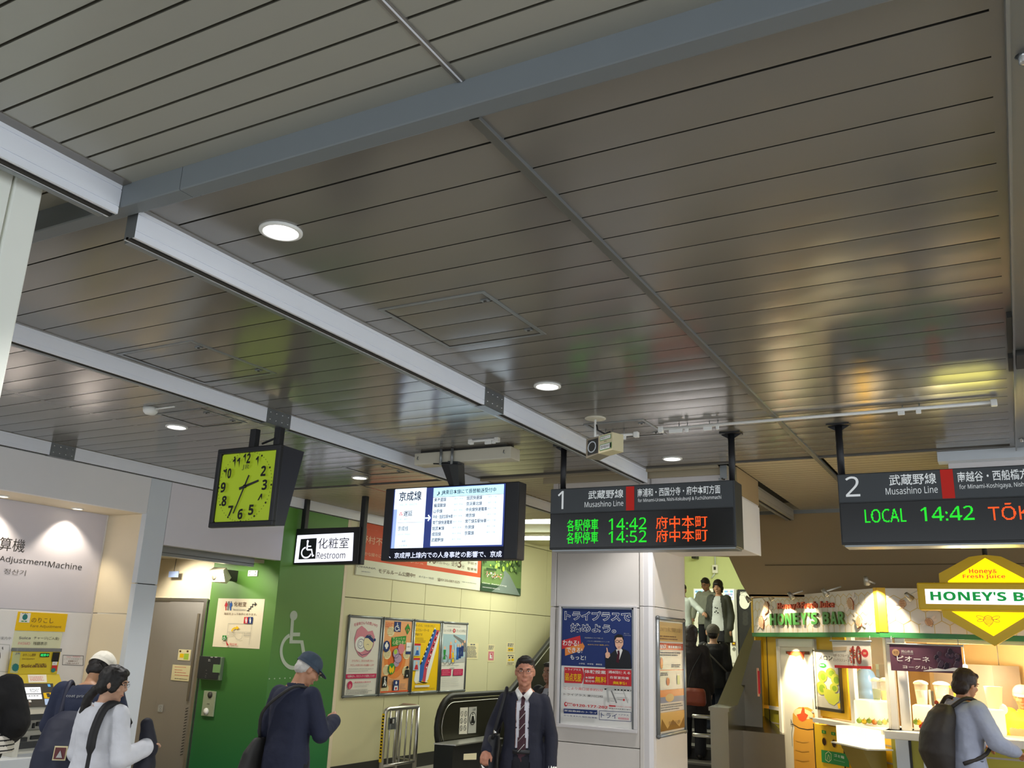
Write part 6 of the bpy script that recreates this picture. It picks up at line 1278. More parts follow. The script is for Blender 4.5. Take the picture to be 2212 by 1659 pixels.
MB().lathe((j1[0], 10.3, j1[2]-.12), [(.06, 0), (.10, .03), (.105, .1), (.095, .12), (.105, .14), (.105, .24), (.08, .3), (.03, .34), (.03, .37)], mat('jug_blue', '5a8ac8', .2, var=0), 20).build('body', T); MB().tube([(j1[0]-.05, 10.28, j1[2]+.2), (j1[0]-.07, 10.26, j1[2]+.27), (j1[0]+.0, 10.26, j1[2]+.3)], .008, M_LID, 6).build('handle', T); MB().box((j1[0]-.1, 10.2, zc1-.3), (j1[0]+.1, 10.4, j1[2]-.12), M_GRC).build('base', T)
# right counter
c3 = aty(1990, 1522, 9.5); 
T = thing('display_box', 'lit white fruit display box on the counter under the grape banner', 'display', (c3[0], 9.5, zc1)); bxx = aty(2013, 1560, 9.4)[0]
MB().bbox((aty(1974, 1560, 9.4)[0], 9.36, zc1), (bxx, 9.6, c3[2]-.002), MATS['display_glow'], .01).build('light_box', T); MB().bbox((aty(1974, 1560, 9.4)[0], 9.31, zc1), (bxx, 9.36, zc1+.01), M_SW, .003).build('tray', T)
fruits(aty(1976, 1560, 9.34)[0], bxx, 9.33, zc1, zc1+.12, 6, (0, 1, 3, 3), 'fruit on the counter display', 'display on the right counter')
dispenser(c3[0]+.01, 9.5, c3[2], .06, aty(1990, 1478, 9.5)[2]-c3[2], M_LID, 'tall cup of white drink on the lit display box', .7)
c4 = aty(2037, 1522, 9.9); dispenser(c4[0], 9.9, c4[2], .07, aty(2037, 1480, 9.9)[2]-c4[2], M_SC, 'clear blender jar with yellow handle behind the customer', .3); MB_ = bpy.data.objects[[o.name for o in SC.objects if o.name.startswith('juice_cup')][-1]]
MB().tube([(c4[0]+.07, 9.9, c4[2]+.05), (c4[0]+.11, 9.9, c4[2]+.08), (c4[0]+.11, 9.9, c4[2]+.14), (c4[0]+.07, 9.9, c4[2]+.17)], .01, M_JY, 8).build('handle', MB_)
MB().bbox((c4[0]-.07, 9.83, zc1), (c4[0]+.07, 9.97, c4[2]), MATS['display_glow'], .01).build('base', MB_)
T = thing('knife_block', 'dark utensil stand between the two juice jars', 'stand', tuple(aty(2012, 1510, 9.9))); a_ = aty(2005, 1490, 9.9); b_ = aty(2018, 1525, 9.9); MB().bbox((a_[0], 9.88, zc1), (b_[0]-.02, 9.96, a_[2]), M_GREYST, .006).build('block', T); MB().bbox((b_[0]-.02, 9.9, b_[2]), (b_[0], 9.95, a_[2]-.01), M_DARK, .004).build('handle', T)
c5 = aty(2148, 1531, 9.55); c5t = aty(2142, 1484, 9.55)
T = thing('ice_bucket', 'tall glowing cream cup stack on a white machine beside the shop worker', 'bucket', (c5[0], 9.55, zc1))
MB().lathe((c5t[0]+.01, 9.55, c5[2]), [(.055, 0), (.075, c5t[2]-c5[2]), (.08, c5t[2]-c5[2]+.004), (.06, c5t[2]-c5[2]+.006), (.0, c5t[2]-c5[2]-.02)], mat('cup_stack_glow', 'f0e6a8', .5, var=0, emit=.35), 20).build('bucket', T); MB().bbox((aty(2133, 1560, 9.5)[0], 9.45, zc1), (aty(2172, 1560, 9.5)[0], 9.7, c5[2]), MATS['display_glow'], .015).build('machine', T); MB().ball((aty(2163, 1528, 9.5)[0], 9.55, c5[2]), (.05, .05, .05), MATS['display_glow'], 14, 8).build('dome', T)
T = thing('shop_equipment', 'grey appliance on the inner counter behind the customer', 'appliance', tuple(aty(2110, 1540, 10.4))); a_ = aty(2098, 1512, 10.4); b_ = aty(2118, 1560, 10.4); MB().bbox((a_[0], 10.4, b_[2]-.1), (b_[0], 10.7, a_[2]), M_SC, .01).build('case', T); MB().bbox((b_[0]+.01, 10.4, b_[2]-.1), (b_[0]+.12, 10.7, aty(2125, 1545, 10.4)[2]), M_DARK, .01).build('side_unit', T)
MB().box((-1.0, 10.35, .12), (XR_, 10.9, 1.02), M_SC).build('inner_counter', STALL)
MB().bbox((-1.3, 11.1, 1.72), (-.2, 11.34, 1.76), M_SC, .004).build('shelf', STALL)
abox(MB(), .2, 1.1, -1.6, -1.3, 1.2, 1.75, M_GREYST).build('cupboard', STALL)
# round pendant bulbs
for px, py, y, r, lab in ((2085, 1440, 9.6, .022, 'small round bright bulb above the customer head'), (2163, 1484, 10.6, .05, 'wide bright lamp glow beside the cup stack')):
    c_ = aty(px, py, y); T = thing('bulb_lamp', lab, 'lamp', tuple(c_)); MB().ball(tuple(c_), (r, r, r*.6 if r > .03 else r), mat('bulb_glow', 'fff0c8', .5, var=0, emit=8), 14, 8).build('bulb', T); MB().tube([(c_[0], c_[1], c_[2]+r*.5), (c_[0], c_[1], 2.14)], .004, M_ALU2, 6).build('cord', T)
    light('bulb_light', 'POINT', (c_[0], c_[1]-.08, c_[2]-.05), 6*K_SHOP, (1, .8, .5), .04)
# ceiling spots inside the stall
for x_, y_, lab in ((-.75, 9.75, 'stall ceiling spot nearest the corner post'), (-.1, 9.75, 'stall ceiling spot above the worker'), (.7, 9.75, 'stall ceiling spot at the far right')):
    downlight_args = (x_, y_, 2.14, lab, .045, 'small spots in the stall ceiling'); SPOTS = globals().setdefault('SPOTS', []); SPOTS.append(downlight_args)
# ---------------- big diamond sign
YS = 8.85
T = thing('diamond_sign', 'glowing yellow diamond sign with green stall name on a white band', 'sign', tuple(aty(2140, 1395, YS)))
S5 = lambda x, y, yy=YS: aty(1600+x/3.26, 1150+y/3.26, yy)
M_SIGY = mat('sign_yellow_case', 'c8a410', .45, var=.03, emit=.04); E_SY = pm('sign_yellow_glow', 'ffe800', .95); E_SW2 = pm('sign_white_glow', 'eef2ff', 1.0)
cxs = S5(1750, 450)[0]
def sym(pts): return pts+[(2*cxs-x, y, z) for x, y, z in reversed(pts) if abs(x-cxs) > 1e-4]
W_ = lambda x, y: tuple(S5(x, y))
up_ = [(cxs, YS, W_(1700, 158)[2]), (W_(1590, 165)[0]+.02, YS, W_(1590, 172)[2]), (W_(1395, 290)[0], YS, W_(1395, 290)[2]), (W_(1400, 360)[0], YS, W_(1400, 360)[2])]
MB().prism(sym(up_), (0, .16, 0), M_SIGY).build('upper_case', T)
lo_ = [(W_(1415, 540)[0], YS, W_(1415, 540)[2]), (W_(1425, 590)[0], YS, W_(1425, 595)[2]), (cxs, YS, W_(1770, 800)[2])]
MB().prism(sym(lo_), (0, .16, 0), M_SIGY).build('lower_case', T)
bx_ = W_(1240, 355)[0]; MB().bbox((bx_, YS-.03, W_(1250, 546)[2]), (2*cxs-bx_, YS+.17, W_(1250, 355)[2]), M_SIGY, .012).build('band_case', T)
s = Sheet((0, YS, 0), (1, 0, 0), (0, -1, 0), (1600, 1150, 3.26), gap=.002)
def symp(pts, m, h=None):
    L = [tuple(s.loc(*p)) for p in pts]; L = L+[(2*cxs-x, z) for x, z in reversed(L) if abs(x-cxs) > .01]; 
    if h: s.h = h
    s.ploc(L, m)
xc = 1600; 
Lc = s.loc(1760, 180); s.ploc([(cxs, Lc[1]), (s.loc(1460, 342)[0], s.loc(1460, 342)[1]), (s.loc(1460, 352)[0], s.loc(1460, 352)[1]), (2*cxs-s.loc(1460, 352)[0], s.loc(1460, 352)[1]), (2*cxs-s.loc(1460, 342)[0], s.loc(1460, 342)[1])], E_SY)
s.ploc([(s.loc(1485, 556)[0], s.loc(1485, 556)[1]), (cxs, s.loc(1760, 730)[1]), (2*cxs-s.loc(1485, 556)[0], s.loc(1485, 556)[1])], E_SY)
s.text('Honey&', 1606, 257, 1808, 298, pm('sign_orange', 'ec5a24', .7), .02); s.text('Fresh Juice', 1562, 296, 1866, 330, MATS['sign_orange'], .02)
bee(s, 1745, 622, 42, 0, '', T, wire=True)
s.h = .032; wl_ = s.loc(1298, 400); wb_ = s.loc(1305, 504); s.ploc([(wl_[0], wl_[1]), (2*cxs-wl_[0], wl_[1]), (2*cxs-wl_[0], wb_[1]), (wl_[0], wb_[1])], E_SW2)
gx0, gx1 = s.loc(1338, 450)[0], 2*cxs-s.loc(1338, 450)[0]; a_ = s.loc(1338, 418); b_ = s.loc(1338, 480)
v, f = text_mesh("HONEY'S BAR", .03); s.up(); s.mb.add([s.w(gx0+p[0]*(gx1-gx0), b_[1]+p[1]*(a_[1]-b_[1])) for p in v], f, pm('sign_green', '18a048', .35))
s.build('light_panel', T)
MB().tube([(cxs, YS+.1, up_[0][2]-.02), (cxs, YS+.1, H)], .02, M_DARK, 8).build('hanger', T)
light('sign_glow_lamp', 'AREA', (cxs, YS-.25, 2.2), 2*K_SHOP, (1, .9, .2), .5, (cxs, YS-2, 1.9))
# ================================================================== people
def xform(pts, M_): return [(M_ @ Vector(p))[:] for p in pts]
class Fig:
    """closed shapes in a figure's own frame (x right, y forward, z up, 1.70 m tall), joined into one skin by voxels"""
    def __init__(s): s.v = []; s.f = []
    def add(s, v, f): o = len(s.v); s.v += [tuple(p) for p in v]; s.f += [tuple(o+i for i in q) for q in f]
    def cap(s, a, ra, b, rb, n=14, flat=None):
        A, B = Vector(a), Vector(b); d = (B-A); L = d.length; t = d.normalized() if L > 1e-6 else Vector((0, 0, 1)); u = t.orthogonal().normalized(); w = t.cross(u); rings = []
        for k in range(4): th = math.pi/2*(1-k/4); rings.append((A-t*ra*math.sin(th), max(ra*math.cos(th), 1e-4)))
        rings.append((A, ra)); rings.append((B, rb))
        for k in range(1, 5): th = math.pi/2*k/4; rings.append((B+t*rb*math.sin(th), max(rb*math.cos(th), 1e-4)))
        v = [(c+u*r*math.cos(2*math.pi*i/n)+w*r*math.sin(2*math.pi*i/n))[:] for c, r in rings for i in range(n)]
        f = [(j*n+i, j*n+(i+1) % n, (j+1)*n+(i+1) % n, (j+1)*n+i) for j in range(len(rings)-1) for i in range(n)]+[tuple(range(n-1, -1, -1)), tuple((len(rings)-1)*n+i for i in range(n))]
        s.add(v, f); return s
    def chain(s, pts):
        for (a, ra), (b, rb) in zip(pts[:-1], pts[1:]): s.cap(a, ra, b, rb)
        return s
    def ell(s, c, r, n=16, k=10, M_=None):
        v = []
        for i in range(k+1):
            a = math.pi*i/k
            for j in range(n): t = 2*math.pi*j/n; v.append(Vector((r[0]*max(math.sin(a), 1e-3)*math.cos(t), r[1]*max(math.sin(a), 1e-3)*math.sin(t), r[2]*math.cos(a))))
        if M_: v = [M_ @ p for p in v]
        v = [(p+Vector(c))[:] for p in v]
        f = [(i*n+j, (i+1)*n+j, (i+1)*n+(j+1) % n, i*n+(j+1) % n) for i in range(k) for j in range(n)]+[tuple(range(n)), tuple(k*n+j for j in range(n-1, -1, -1))]
        s.add(v, f); return s
    def loft(s, secs, n=24, e=2.3):
        """secs: (z, cx, cy, rx, ry)"""
        v = []
        for z, cx, cy, rx, ry in secs:
            for i in range(n):
                t = 2*math.pi*i/n; c, q = math.cos(t), math.sin(t)
                v.append((cx+rx*math.copysign(abs(c)**(2/e), c), cy+ry*math.copysign(abs(q)**(2/e), q), z))
        m_ = len(secs); f = [(j*n+i, j*n+(i+1) % n, (j+1)*n+(i+1) % n, (j+1)*n+i) for j in range(m_-1) for i in range(n)]+[tuple(range(n-1, -1, -1)), tuple((m_-1)*n+i for i in range(n))]
        s.add(v, f); return s
    def mesh(s, voxel, smooth=3, disp=0.0, dsc=.12, warp=None):
        v = s.v if warp is None else [warp(Vector(p))[:] for p in s.v]
        me = bpy.data.meshes.new('fig'); me.from_pydata(v, [], s.f); o = bpy.data.objects.new('fig', me)
        m_ = o.modifiers.new('r', 'REMESH'); m_.mode = 'VOXEL'; m_.voxel_size = voxel; m_.use_smooth_shade = True
        if smooth: k = o.modifiers.new('s', 'SMOOTH'); k.iterations = smooth; k.factor = .5
        if disp:
            t = bpy.data.textures.new('folds', 'CLOUDS'); t.noise_scale = dsc; t.noise_depth = 2
            k = o.modifiers.new('d', 'DISPLACE'); k.texture = t; k.strength = disp; k.mid_level = .5
        r = eval_mesh(o); bpy.data.objects.remove(o); bpy.data.meshes.remove(me)
        V = np.empty(len(r.vertices)*3, np.float32); r.vertices.foreach_get('co', V); V = V.reshape(-1, 3)
        N = np.empty(len(r.vertices)*3, np.float32); r.vertices.foreach_get('normal', N); N = N.reshape(-1, 3)
        F = [tuple(p.vertices) for p in r.polygons]; bpy.data.meshes.remove(r); return V, N, F
def person(label, px, top, depth, zfloor, face, S=None, head_px=None, pose=None, skin='d3a083', hair='1c1815', build=1.0, vox=.008, outfit=(), headgear=None, hairfn=None, lean=0, nod=0, turn=0, glasses=False, group=None, hat_h=0.0, female=False, at=None):
    """px, top: where the crown of the head stands in the photograph; depth: metres along the view; face: heading in degrees (0 = +y, 90 = -x)"""
    p = at if at is not None else atd(px, top, depth); S = S or (p[2]-zfloor-.0)/(1.70+hat_h)
    pose = pose or {}
    L = math.radians(lean)
    def warp(v):
        if v.z > .92:
            t = min(1, (v.z-.92)/.35); t = t*t*(3-2*t); a = -L*t; y, z = v.y, v.z-.95
            v = Vector((v.x, y*math.cos(a)-z*math.sin(a), .95+y*math.sin(a)+z*math.cos(a)))
        return v
    # crown offset after leaning: place the figure so the crown meets the photograph
    cr = warp(Vector((0, .02, 1.70))); R = Matrix.Rotation(math.radians(face), 4, 'Z'); off = R @ Vector((cr.x*S, cr.y*S, 0))
    if S is not None and (lean or True):
        S = (p[2]-zfloor)/(cr.z+hat_h); off = R @ Vector((cr.x*S, cr.y*S, 0))
    base = Vector((p[0]-off.x, p[1]-off.y, zfloor))
    T = thing('person', label, 'person', base, group)
    X = Matrix.Translation(base) @ R @ Matrix.Scale(S, 4)
    def put(name, V, F, m_, parent=T, smooth=True):
        me = bpy.data.meshes.new(name); W_ = np.asarray(V, float) @ np.array(X.to_3x3()).T
        me.from_pydata(W_.tolist(), [], F); me.materials.append(m_); me.polygons.foreach_set('use_smooth', [smooth]*len(F)); me.update()
        o = bpy.data.objects.new(name, me); C.objects.link(o); o.parent = parent; ORG[o.name] = base; return o
    def sub(V, N, F, fn, push=0.0):
        c = np.array([V[list(q)].mean(0) for q in F]); k = fn(c); Fk = [F[i] for i in np.nonzero(k)[0]]; ids = sorted({i for q in Fk for i in q}); mp = {a: b for b, a in enumerate(ids)}
        return V[ids]+N[ids]*push, [tuple(mp[i] for i in q) for q in Fk], [F[i] for i in np.nonzero(~k)[0]]
    sh_w = .175*build if not female else .155*build
    J = dict(sl=(-sh_w, 0, 1.385), sr=(sh_w, 0, 1.385), el=(-sh_w-.045, -.03, 1.10), er=(sh_w+.045, -.03, 1.10), wl=(-sh_w-.05, .05, .86), wr=(sh_w+.05, .05, .86),
             hl=(-.09, 0, .90), hr=(.09, 0, .90), kl=(-.10, .015, .49), kr=(.10, .015, .49), al=(-.10, -.03, .09), ar=(.10, -.03, .09))
    J.update(pose); b_ = build
    skinm = mat('skin_'+skin, skin, .5, var=.03)
    # ---- head frame
    HM = Matrix.Translation((0, .0, 1.475)) @ Matrix.Rotation(math.radians(turn), 4, 'Z') @ Matrix.Rotation(math.radians(-nod), 4, 'X') @ Matrix.Translation((0, .02, .11))
    h = lambda x, y, z: (HM @ Vector((x, y, z)))[:]
    HR = HM.to_3x3()
    B = Fig()
    fw = 0.93 if female else 1.0
    B.ell(h(0, -.014, .022), (.079*fw, .094, .096), M_=HR).ell(h(0, .020, -.028), (.070*fw, .069, .084), M_=HR).ell(h(0, .034, -.080), (.054*fw, .045, .034), M_=HR)
    B.cap(h(0, .084, .008), .009, h(0, .100, -.022), .011).ell(h(0, .094, -.028), (.019, .012, .009), M_=HR).ell(h(0, .082, .028), (.05, .012, .012), M_=HR)
    B.ell(h(0, .083, -.060), (.023, .011, .006), M_=HR).ell(h(0, .080, -.072), (.018, .011, .006), M_=HR).ell(h(0, .070, -.103), (.018, .016, .012), M_=HR)
    for sx_ in (-1, 1): B.ell(h(sx_*.077, -.004, -.006), (.010, .019, .031), M_=HR).ell(h(sx_*.045, .058, -.028), (.022, .022, .02), M_=HR)
    B.cap((0, -.018, 1.40), .056*b_**.5, h(0, -.018, -.05), .053)
    fem = .88 if female else 1
    B.loft([(.80, 0, 0, .15*b_, .095), (.90, 0, 0, .165*b_, .105), (1.02, 0, 0, .145*b_*fem, .095), (1.12, 0, 0, .14*b_*fem, .095), (1.25, 0, .005, .155*b_*fem, .11*b_), (1.34, 0, 0, .16*b_*fem, .10*b_), (1.41, 0, -.01, .11*b_*fem, .075), (1.45, 0, -.015, .06, .055)])
    for a, e_, w_ in (('sl', 'el', 'wl'), ('sr', 'er', 'wr')):
        s_, e, w = Vector(J[a]), Vector(J[e_]), Vector(J[w_]); B.chain([(s_-Vector((s_.x*.1, 0, .022)), .046*b_), (e, .036*b_), (w, .025)])
        d = (w-e).normalized(); hd = Vector(J.get('d'+a[1], d)).normalized(); side = Vector((1 if a == 'sl' else -1, 0, 0)); side = (side-hd*side.dot(hd))
        if side.length < .2: side = Vector((0, 1, 0))-hd*hd.y
        side = Vector(J.get('t'+a[1], side)); side = (side-hd*side.dot(hd)).normalized(); pn = hd.cross(side)*(1 if a == 'sl' else -1)
        cu = J.get('curl', .45)
        B.cap(w, .027, w+hd*.04, .030).cap(w+hd*.03+side*.018, .018, w+hd*.078+side*.026, .013).cap(w+hd*.03-side*.018, .018, w+hd*.072-side*.028, .012).cap(w+hd*.04, .02, w+hd*.08, .014)
        for k, ln in zip((-1.5, -.5, .5, 1.5), (.055, .072, .076, .068)):
            r0 = w+hd*.078+side*(k*.0185); d1 = (hd*math.cos(cu)+pn*math.sin(cu)); r1 = r0+d1*ln*.5; d2 = (hd*math.cos(cu*2.2)+pn*math.sin(cu*2.2)); r2 = r1+d2*ln*.45
            B.cap(r0, .0098, r1, .009, 8).cap(r1, .009, r2, .0075, 8)
        t0 = w+hd*.02+side*.026; t1 = t0+(hd*.7+side*.6+pn*.3).normalized()*.038; t2 = t1+(hd*.9+side*.1+pn*.4).normalized()*.030; B.cap(t0, .014, t1, .0115, 8).cap(t1, .0115, t2, .009, 8)
    for a, k_, an in (('hl', 'kl', 'al'), ('hr', 'kr', 'ar')):
        B.chain([(J[a], .085*b_**.5), (J[k_], .052), (J[an], .036)]); an_ = Vector(J[an]); B.cap(an_+Vector((0, -.02, -.045)), .035, an_+Vector((0, .13, -.06)), .028)
    V, N, F = B.mesh(vox, 2, warp=warp)
    body = put('body', V, F, skinm)
    def simple(name, pts_fn, m_, parent=T): 
        mb = MB(); pts_fn(mb); VV = [warp(Vector(v))[:] for v in mb.v]
        return put(name, np.array(VV), mb.f, m_, parent)
    hb = mat('hair_'+hair, hair, .55, var=.15, scale=60, bump=.3)
    eye = mat('eye_white', 'e8e2da', .3, var=0); iris = mat('eye_dark', '1a120e', .2, var=0); lip = mat('lip_'+skin, 'b0685c', .5, var=0)
    for sx_ in (-1, 1):
        simple('eye', lambda mb: mb.add([h(sx_*.031+.013*math.cos(t)*math.sin(a), .0785+.007*math.cos(a), .010+.0042*math.sin(t)*math.sin(a)) for a in (0.01, .8, 1.57) for t in [2*math.pi*i/10 for i in range(10)]], [(j*10+i, j*10+(i+1) % 10, (j+1)*10+(i+1) % 10, (j+1)*10+i) for j in range(2) for i in range(10)], eye), eye)
        simple('iris', lambda mb: mb.add([h(sx_*.031+.0055*math.cos(t), .0862, .010+.0045*math.sin(t)) for t in [2*math.pi*i/10 for i in range(10)]], [tuple(range(10))], iris), iris)
        simple('eyebrow', lambda mb: mb.tube([h(sx_*.016, .0925, .026), h(sx_*.032, .092, .031), h(sx_*.05, .081, .026)], [.003, .0042, .002], hb, 6), hb)
    simple('mouth', lambda mb: mb.tube([h(-.024, .083, -.066), h(0, .0945, -.0655), h(.024, .083, -.066)], [.002, .0036, .002], lip, 6), lip)
    HF = Fig()
    if hairfn: hairfn(HF, h, HR)
    else: HF.ell(h(0, -.022, .036), (.086, .098, .098), M_=HR).ell(h(0, -.05, -.02), (.079, .065, .07), M_=HR).ell(h(0, .045, .088), (.062, .04, .03), M_=HR)
    V, N, F = HF.mesh(max(.008, vox), 1, disp=.010, dsc=.025, warp=warp); put('hair', V, F, hb)
    if headgear: headgear(put, h, HR, warp, simple)
    if glasses:
        gm_ = mat('glasses_frame', '2a2622', .3, metal=.5)
        def gl_(mb):
            for sx_ in (-1, 1): mb.tube([h(sx_*.032+.02*math.cos(t), .098, .006+.015*math.sin(t)) for t in [2*math.pi*i/14 for i in range(15)]], .0011, gm_, 6); mb.tube([h(sx_*.052, .097, .01), h(sx_*.078, .06, .008), h(sx_*.08, .0, .002)], .0011, gm_, 6)
            mb.tube([h(-.012, .1, .01), h(.012, .1, .01)], .0011, gm_, 6)
        simple('glasses', gl_, gm_)
    for g in outfit: g(dict(J=J, b=b_, fem=fem, put=put, sub=sub, warp=warp, vox=max(vox, .010), h=h, HR=HR, T=T, simple=simple, X=X, base=base))
    return T, X, warp, J
def top_garment(name, col, arms=1.0, hem=.84, ease=.018, neck=1.43, flare=0.0, disp=.016, patches=(), rough=.8, collar=None, sleeve=None):
    def g(c):
        J, b_, fem = c['J'], c['b'], c['fem']; e = ease; m_ = mat('cloth_'+col, col, rough, var=.10, scale=11, bump=.7)
        f = Fig(); z0 = hem; secs = [(z0, 0, 0, (.172+flare)*b_+e, .118*b_**.5+e+flare*.6)]
        for z, rx, ry in ((.92, .168+flare*.5, .112+flare*.3), (1.02, .150*fem**.5+flare*.3, .104), (1.12, .150*fem, .104), (1.25, .163*fem, .118), (1.34, .168*fem, .108)):
            if z > z0+.03: secs.append((z, 0, .0, rx*b_+e, ry*b_**.7+e))
        secs += [(1.375, 0, -.006, .172*b_*fem+e*.6, .092+e*.8), (1.405, 0, -.010, .140*b_*fem+e*.6, .080+e*.7), (neck, 0, -.014, .074+e*.6, .066+e*.5)]
        f.loft(secs)
        for a, k_, w_ in (('sl', 'el', 'wl'), ('sr', 'er', 'wr')):
            s_, el, w = Vector(J[a]), Vector(J[k_]), Vector(J[w_])
            if arms >= 1: f.chain([(s_-Vector((s_.x*.06, 0, .018)), .054*b_+e*.8), (el, .042*b_+e), (w-(w-el).normalized()*.015, .032+e)])
            elif arms > .5: f.chain([(s_, .056*b_+e), (el, .042*b_+e), (el+(w-el)*(arms-.5)*2, .038+e)])
            else: f.chain([(s_, .056*b_+e), (s_+(el-s_)*arms*2, .05*b_+e*1.5)])
        V, N, F = f.mesh(c['vox'], 3, disp=disp, dsc=.14)
        left = F; objs = []
        for nm, cl, fn, push in patches:
            Vs, Fs, left2 = c['sub'](V, N, left, fn, push)
            left = left2
            if Fs: objs.append((nm, Vs, Fs, mat('cloth_'+cl, cl, .75, var=.05, scale=20) if isinstance(cl, str) else cl))
        W_ = c['warp']; wv = lambda A: np.array([W_(Vector(p))[:] for p in A])
        c['put'](name, wv(V), left, m_)
        for nm, Vs, Fs, mm in objs: c['put'](nm, wv(Vs), Fs, mm)
        if collar:
            mc = mat('cloth_'+collar, collar, .75, var=.04)
            ff = Fig(); ff.loft([(neck-.035, 0, -.012, .078, .072), (neck+.03, 0, -.012, .064, .064)]); V2, N2, F2 = ff.mesh(.009, 1); 
            Vs, Fs, _ = c['sub'](V2, N2, F2, lambda p: (p[:, 2] < neck+.022), 0); c['put']('collar', wv(Vs), Fs, mc)
    return g
def trousers(col, wide=0.0, disp=.014, skirt=False):
    def g(c):
        J, b_ = c['J'], c['b']; m_ = mat('cloth_'+col, col, .85, var=.10, scale=11, bump=.7); f = Fig(); e = .016+wide
        f.loft([(.80, 0, 0, .16*b_+e*.6, .10+e*.6), (.90, 0, 0, .168*b_+e*.6, .112*b_**.5+e*.6), (1.0, 0, 0, .150*b_+e*.4, .104*b_**.5+e*.4)])
        if skirt: f.loft([(.35, 0, 0, .27, .22), (.6, 0, 0, .23, .18), (.9, 0, 0, .17, .12)])
        for a, k_, an in (('hl', 'kl', 'al'), ('hr', 'kr', 'ar')):
            an_ = Vector(J[an]); f.chain([(J[a], .088*b_**.5+e*.6), (J[k_], .058+e), (an_+Vector((0, 0, -.01)), .045+e)])
        V, N, F = f.mesh(c['vox'], 3, disp=disp, dsc=.16, warp=c['warp']); c['put']('trousers', V, F, m_)
        sm = mat('shoe_leather', '1a1714', .4)
        for an in ('al', 'ar'):
            an_ = Vector(J[an]); q = Fig(); q.cap(an_+Vector((0, -.03, -.045)), .042, an_+Vector((0, .13, -.055)), .035).cap(an_+Vector((0, -.02, -.02)), .04, an_+Vector((0, .03, -.03)), .04)
            V, N, F = q.mesh(.012, 1); V[:, 2] = np.maximum(V[:, 2], 0.0); c['put']('shoe', V, F, sm)
    return g
def cap_hat(col, brim=True, name='cap', tall=.0, colb=None):
    def g(put, h, HR, warp, simple):
        m_ = mat('cloth_'+col, col, .8, var=.1, scale=40); f = Fig(); f.ell(h(0, -.018, .05), (.092, .106, .082+tall), M_=HR)
        V, N, F = f.mesh(.009, 1, disp=.006, dsc=.04)
        Hi = HRI(h, HR); c = np.array([V[list(q)].mean(0) for q in F]); lc = (c-np.array(h(0, 0, 0))) @ np.array(HR); F2 = [F[i] for i in np.nonzero(lc[:, 2] > .026)[0]]
        simple('hat_band', lambda mb: mb.add([h(.0905*math.cos(t), -.018+.1045*math.sin(t), z) for z in (.014, .036) for t in [2*math.pi*i/32 for i in range(32)]]+[h(.0925*math.cos(t), -.018+.1065*math.sin(t), z) for z in (.014, .036) for t in [2*math.pi*i/32 for i in range(32)]], [(k*64+i, k*64+(i+1) % 32, k*64+(i+1) % 32+32, k*64+i+32) for i in range(32) for k in (0, 1)], m_), m_)
        put(name, np.array([warp(Vector(p))[:] for p in V]), F2, m_)
        if brim:
            mb = colb or m_; n = 14; vs = []
            for zz in (0, -.006):
                for i in range(n+1):
                    t = math.pi*i/n; vs.append(h(.082*math.cos(t), .055+.02*math.sin(t), .045+zz)); vs.append(h(.078*math.cos(t), .06+.095*math.sin(t), .040+zz-.012*math.sin(t)))
            k = 2*(n+1); fs = [(2*i, 2*i+1, 2*i+3, 2*i+2) for i in range(n)]+[(k+2*i, k+2*i+2, k+2*i+3, k+2*i+1) for i in range(n)]+[(2*i+1, k+2*i+1, k+2*i+3, 2*i+3) for i in range(n)]
            put('brim', np.array([warp(Vector(p))[:] for p in vs]), fs, mb)
    return g
def HRI(h, HR): return None
def bag(name, label, cat, X, warp, shapes, m_, straps=(), strap_m=None, extra=None, vox=.011, flat=()):
    """a bag modelled in its carrier's frame, a thing of its own"""
    f = Fig()
    for s_ in shapes: getattr(f, s_[0])(*s_[1:])
    V, N, F = f.mesh(vox, 4, disp=.012, dsc=.1, warp=warp); W_ = V @ np.array(X.to_3x3()).T+np.array(X.translation); org = W_.mean(0); org[2] = W_[:, 2].min()
    T = thing(name, label, cat, tuple(org))
    me = bpy.data.meshes.new('body'); me.from_pydata((W_-org).tolist(), [], F); me.materials.append(m_); me.polygons.foreach_set('use_smooth', [True]*len(F)); o = bpy.data.objects.new('bag_body', me); C.objects.link(o); o.parent = T
    for i, st in enumerate(straps):
        pts, wd = st; P_ = [X @ warp(Vector(p)) for p in pts]; # smooth the path
        Q_ = []
        for a in range(len(P_)-1):
            p0, p1, p2, p3 = P_[max(a-1, 0)], P_[a], P_[a+1], P_[min(a+2, len(P_)-1)]
            for t in (0, .25, .5, .75): Q_.append(.5*((2*p1)+(-p0+p2)*t+(2*p0-5*p1+4*p2-p3)*t*t+(-p0+3*p1-3*p2+p3)*t**3))
        Q_.append(P_[-1]); mb = MB(); mb.tube([q[:] for q in Q_], wd, strap_m or m_, 8); mb.build('strap', T)
    if extra: extra(T, X, warp)
    return T
def patchquad(T, X, warp, pts, m_, name='label_patch', th=.004):
    P_ = [X @ warp(Vector(p)) for p in pts]; n = (P_[1]-P_[0]).cross(P_[2]-P_[0]).normalized(); MB().prism([p[:] for p in P_], (n*th)[:], m_).build(name, T)
FL = .12
NP = lambda fn: fn
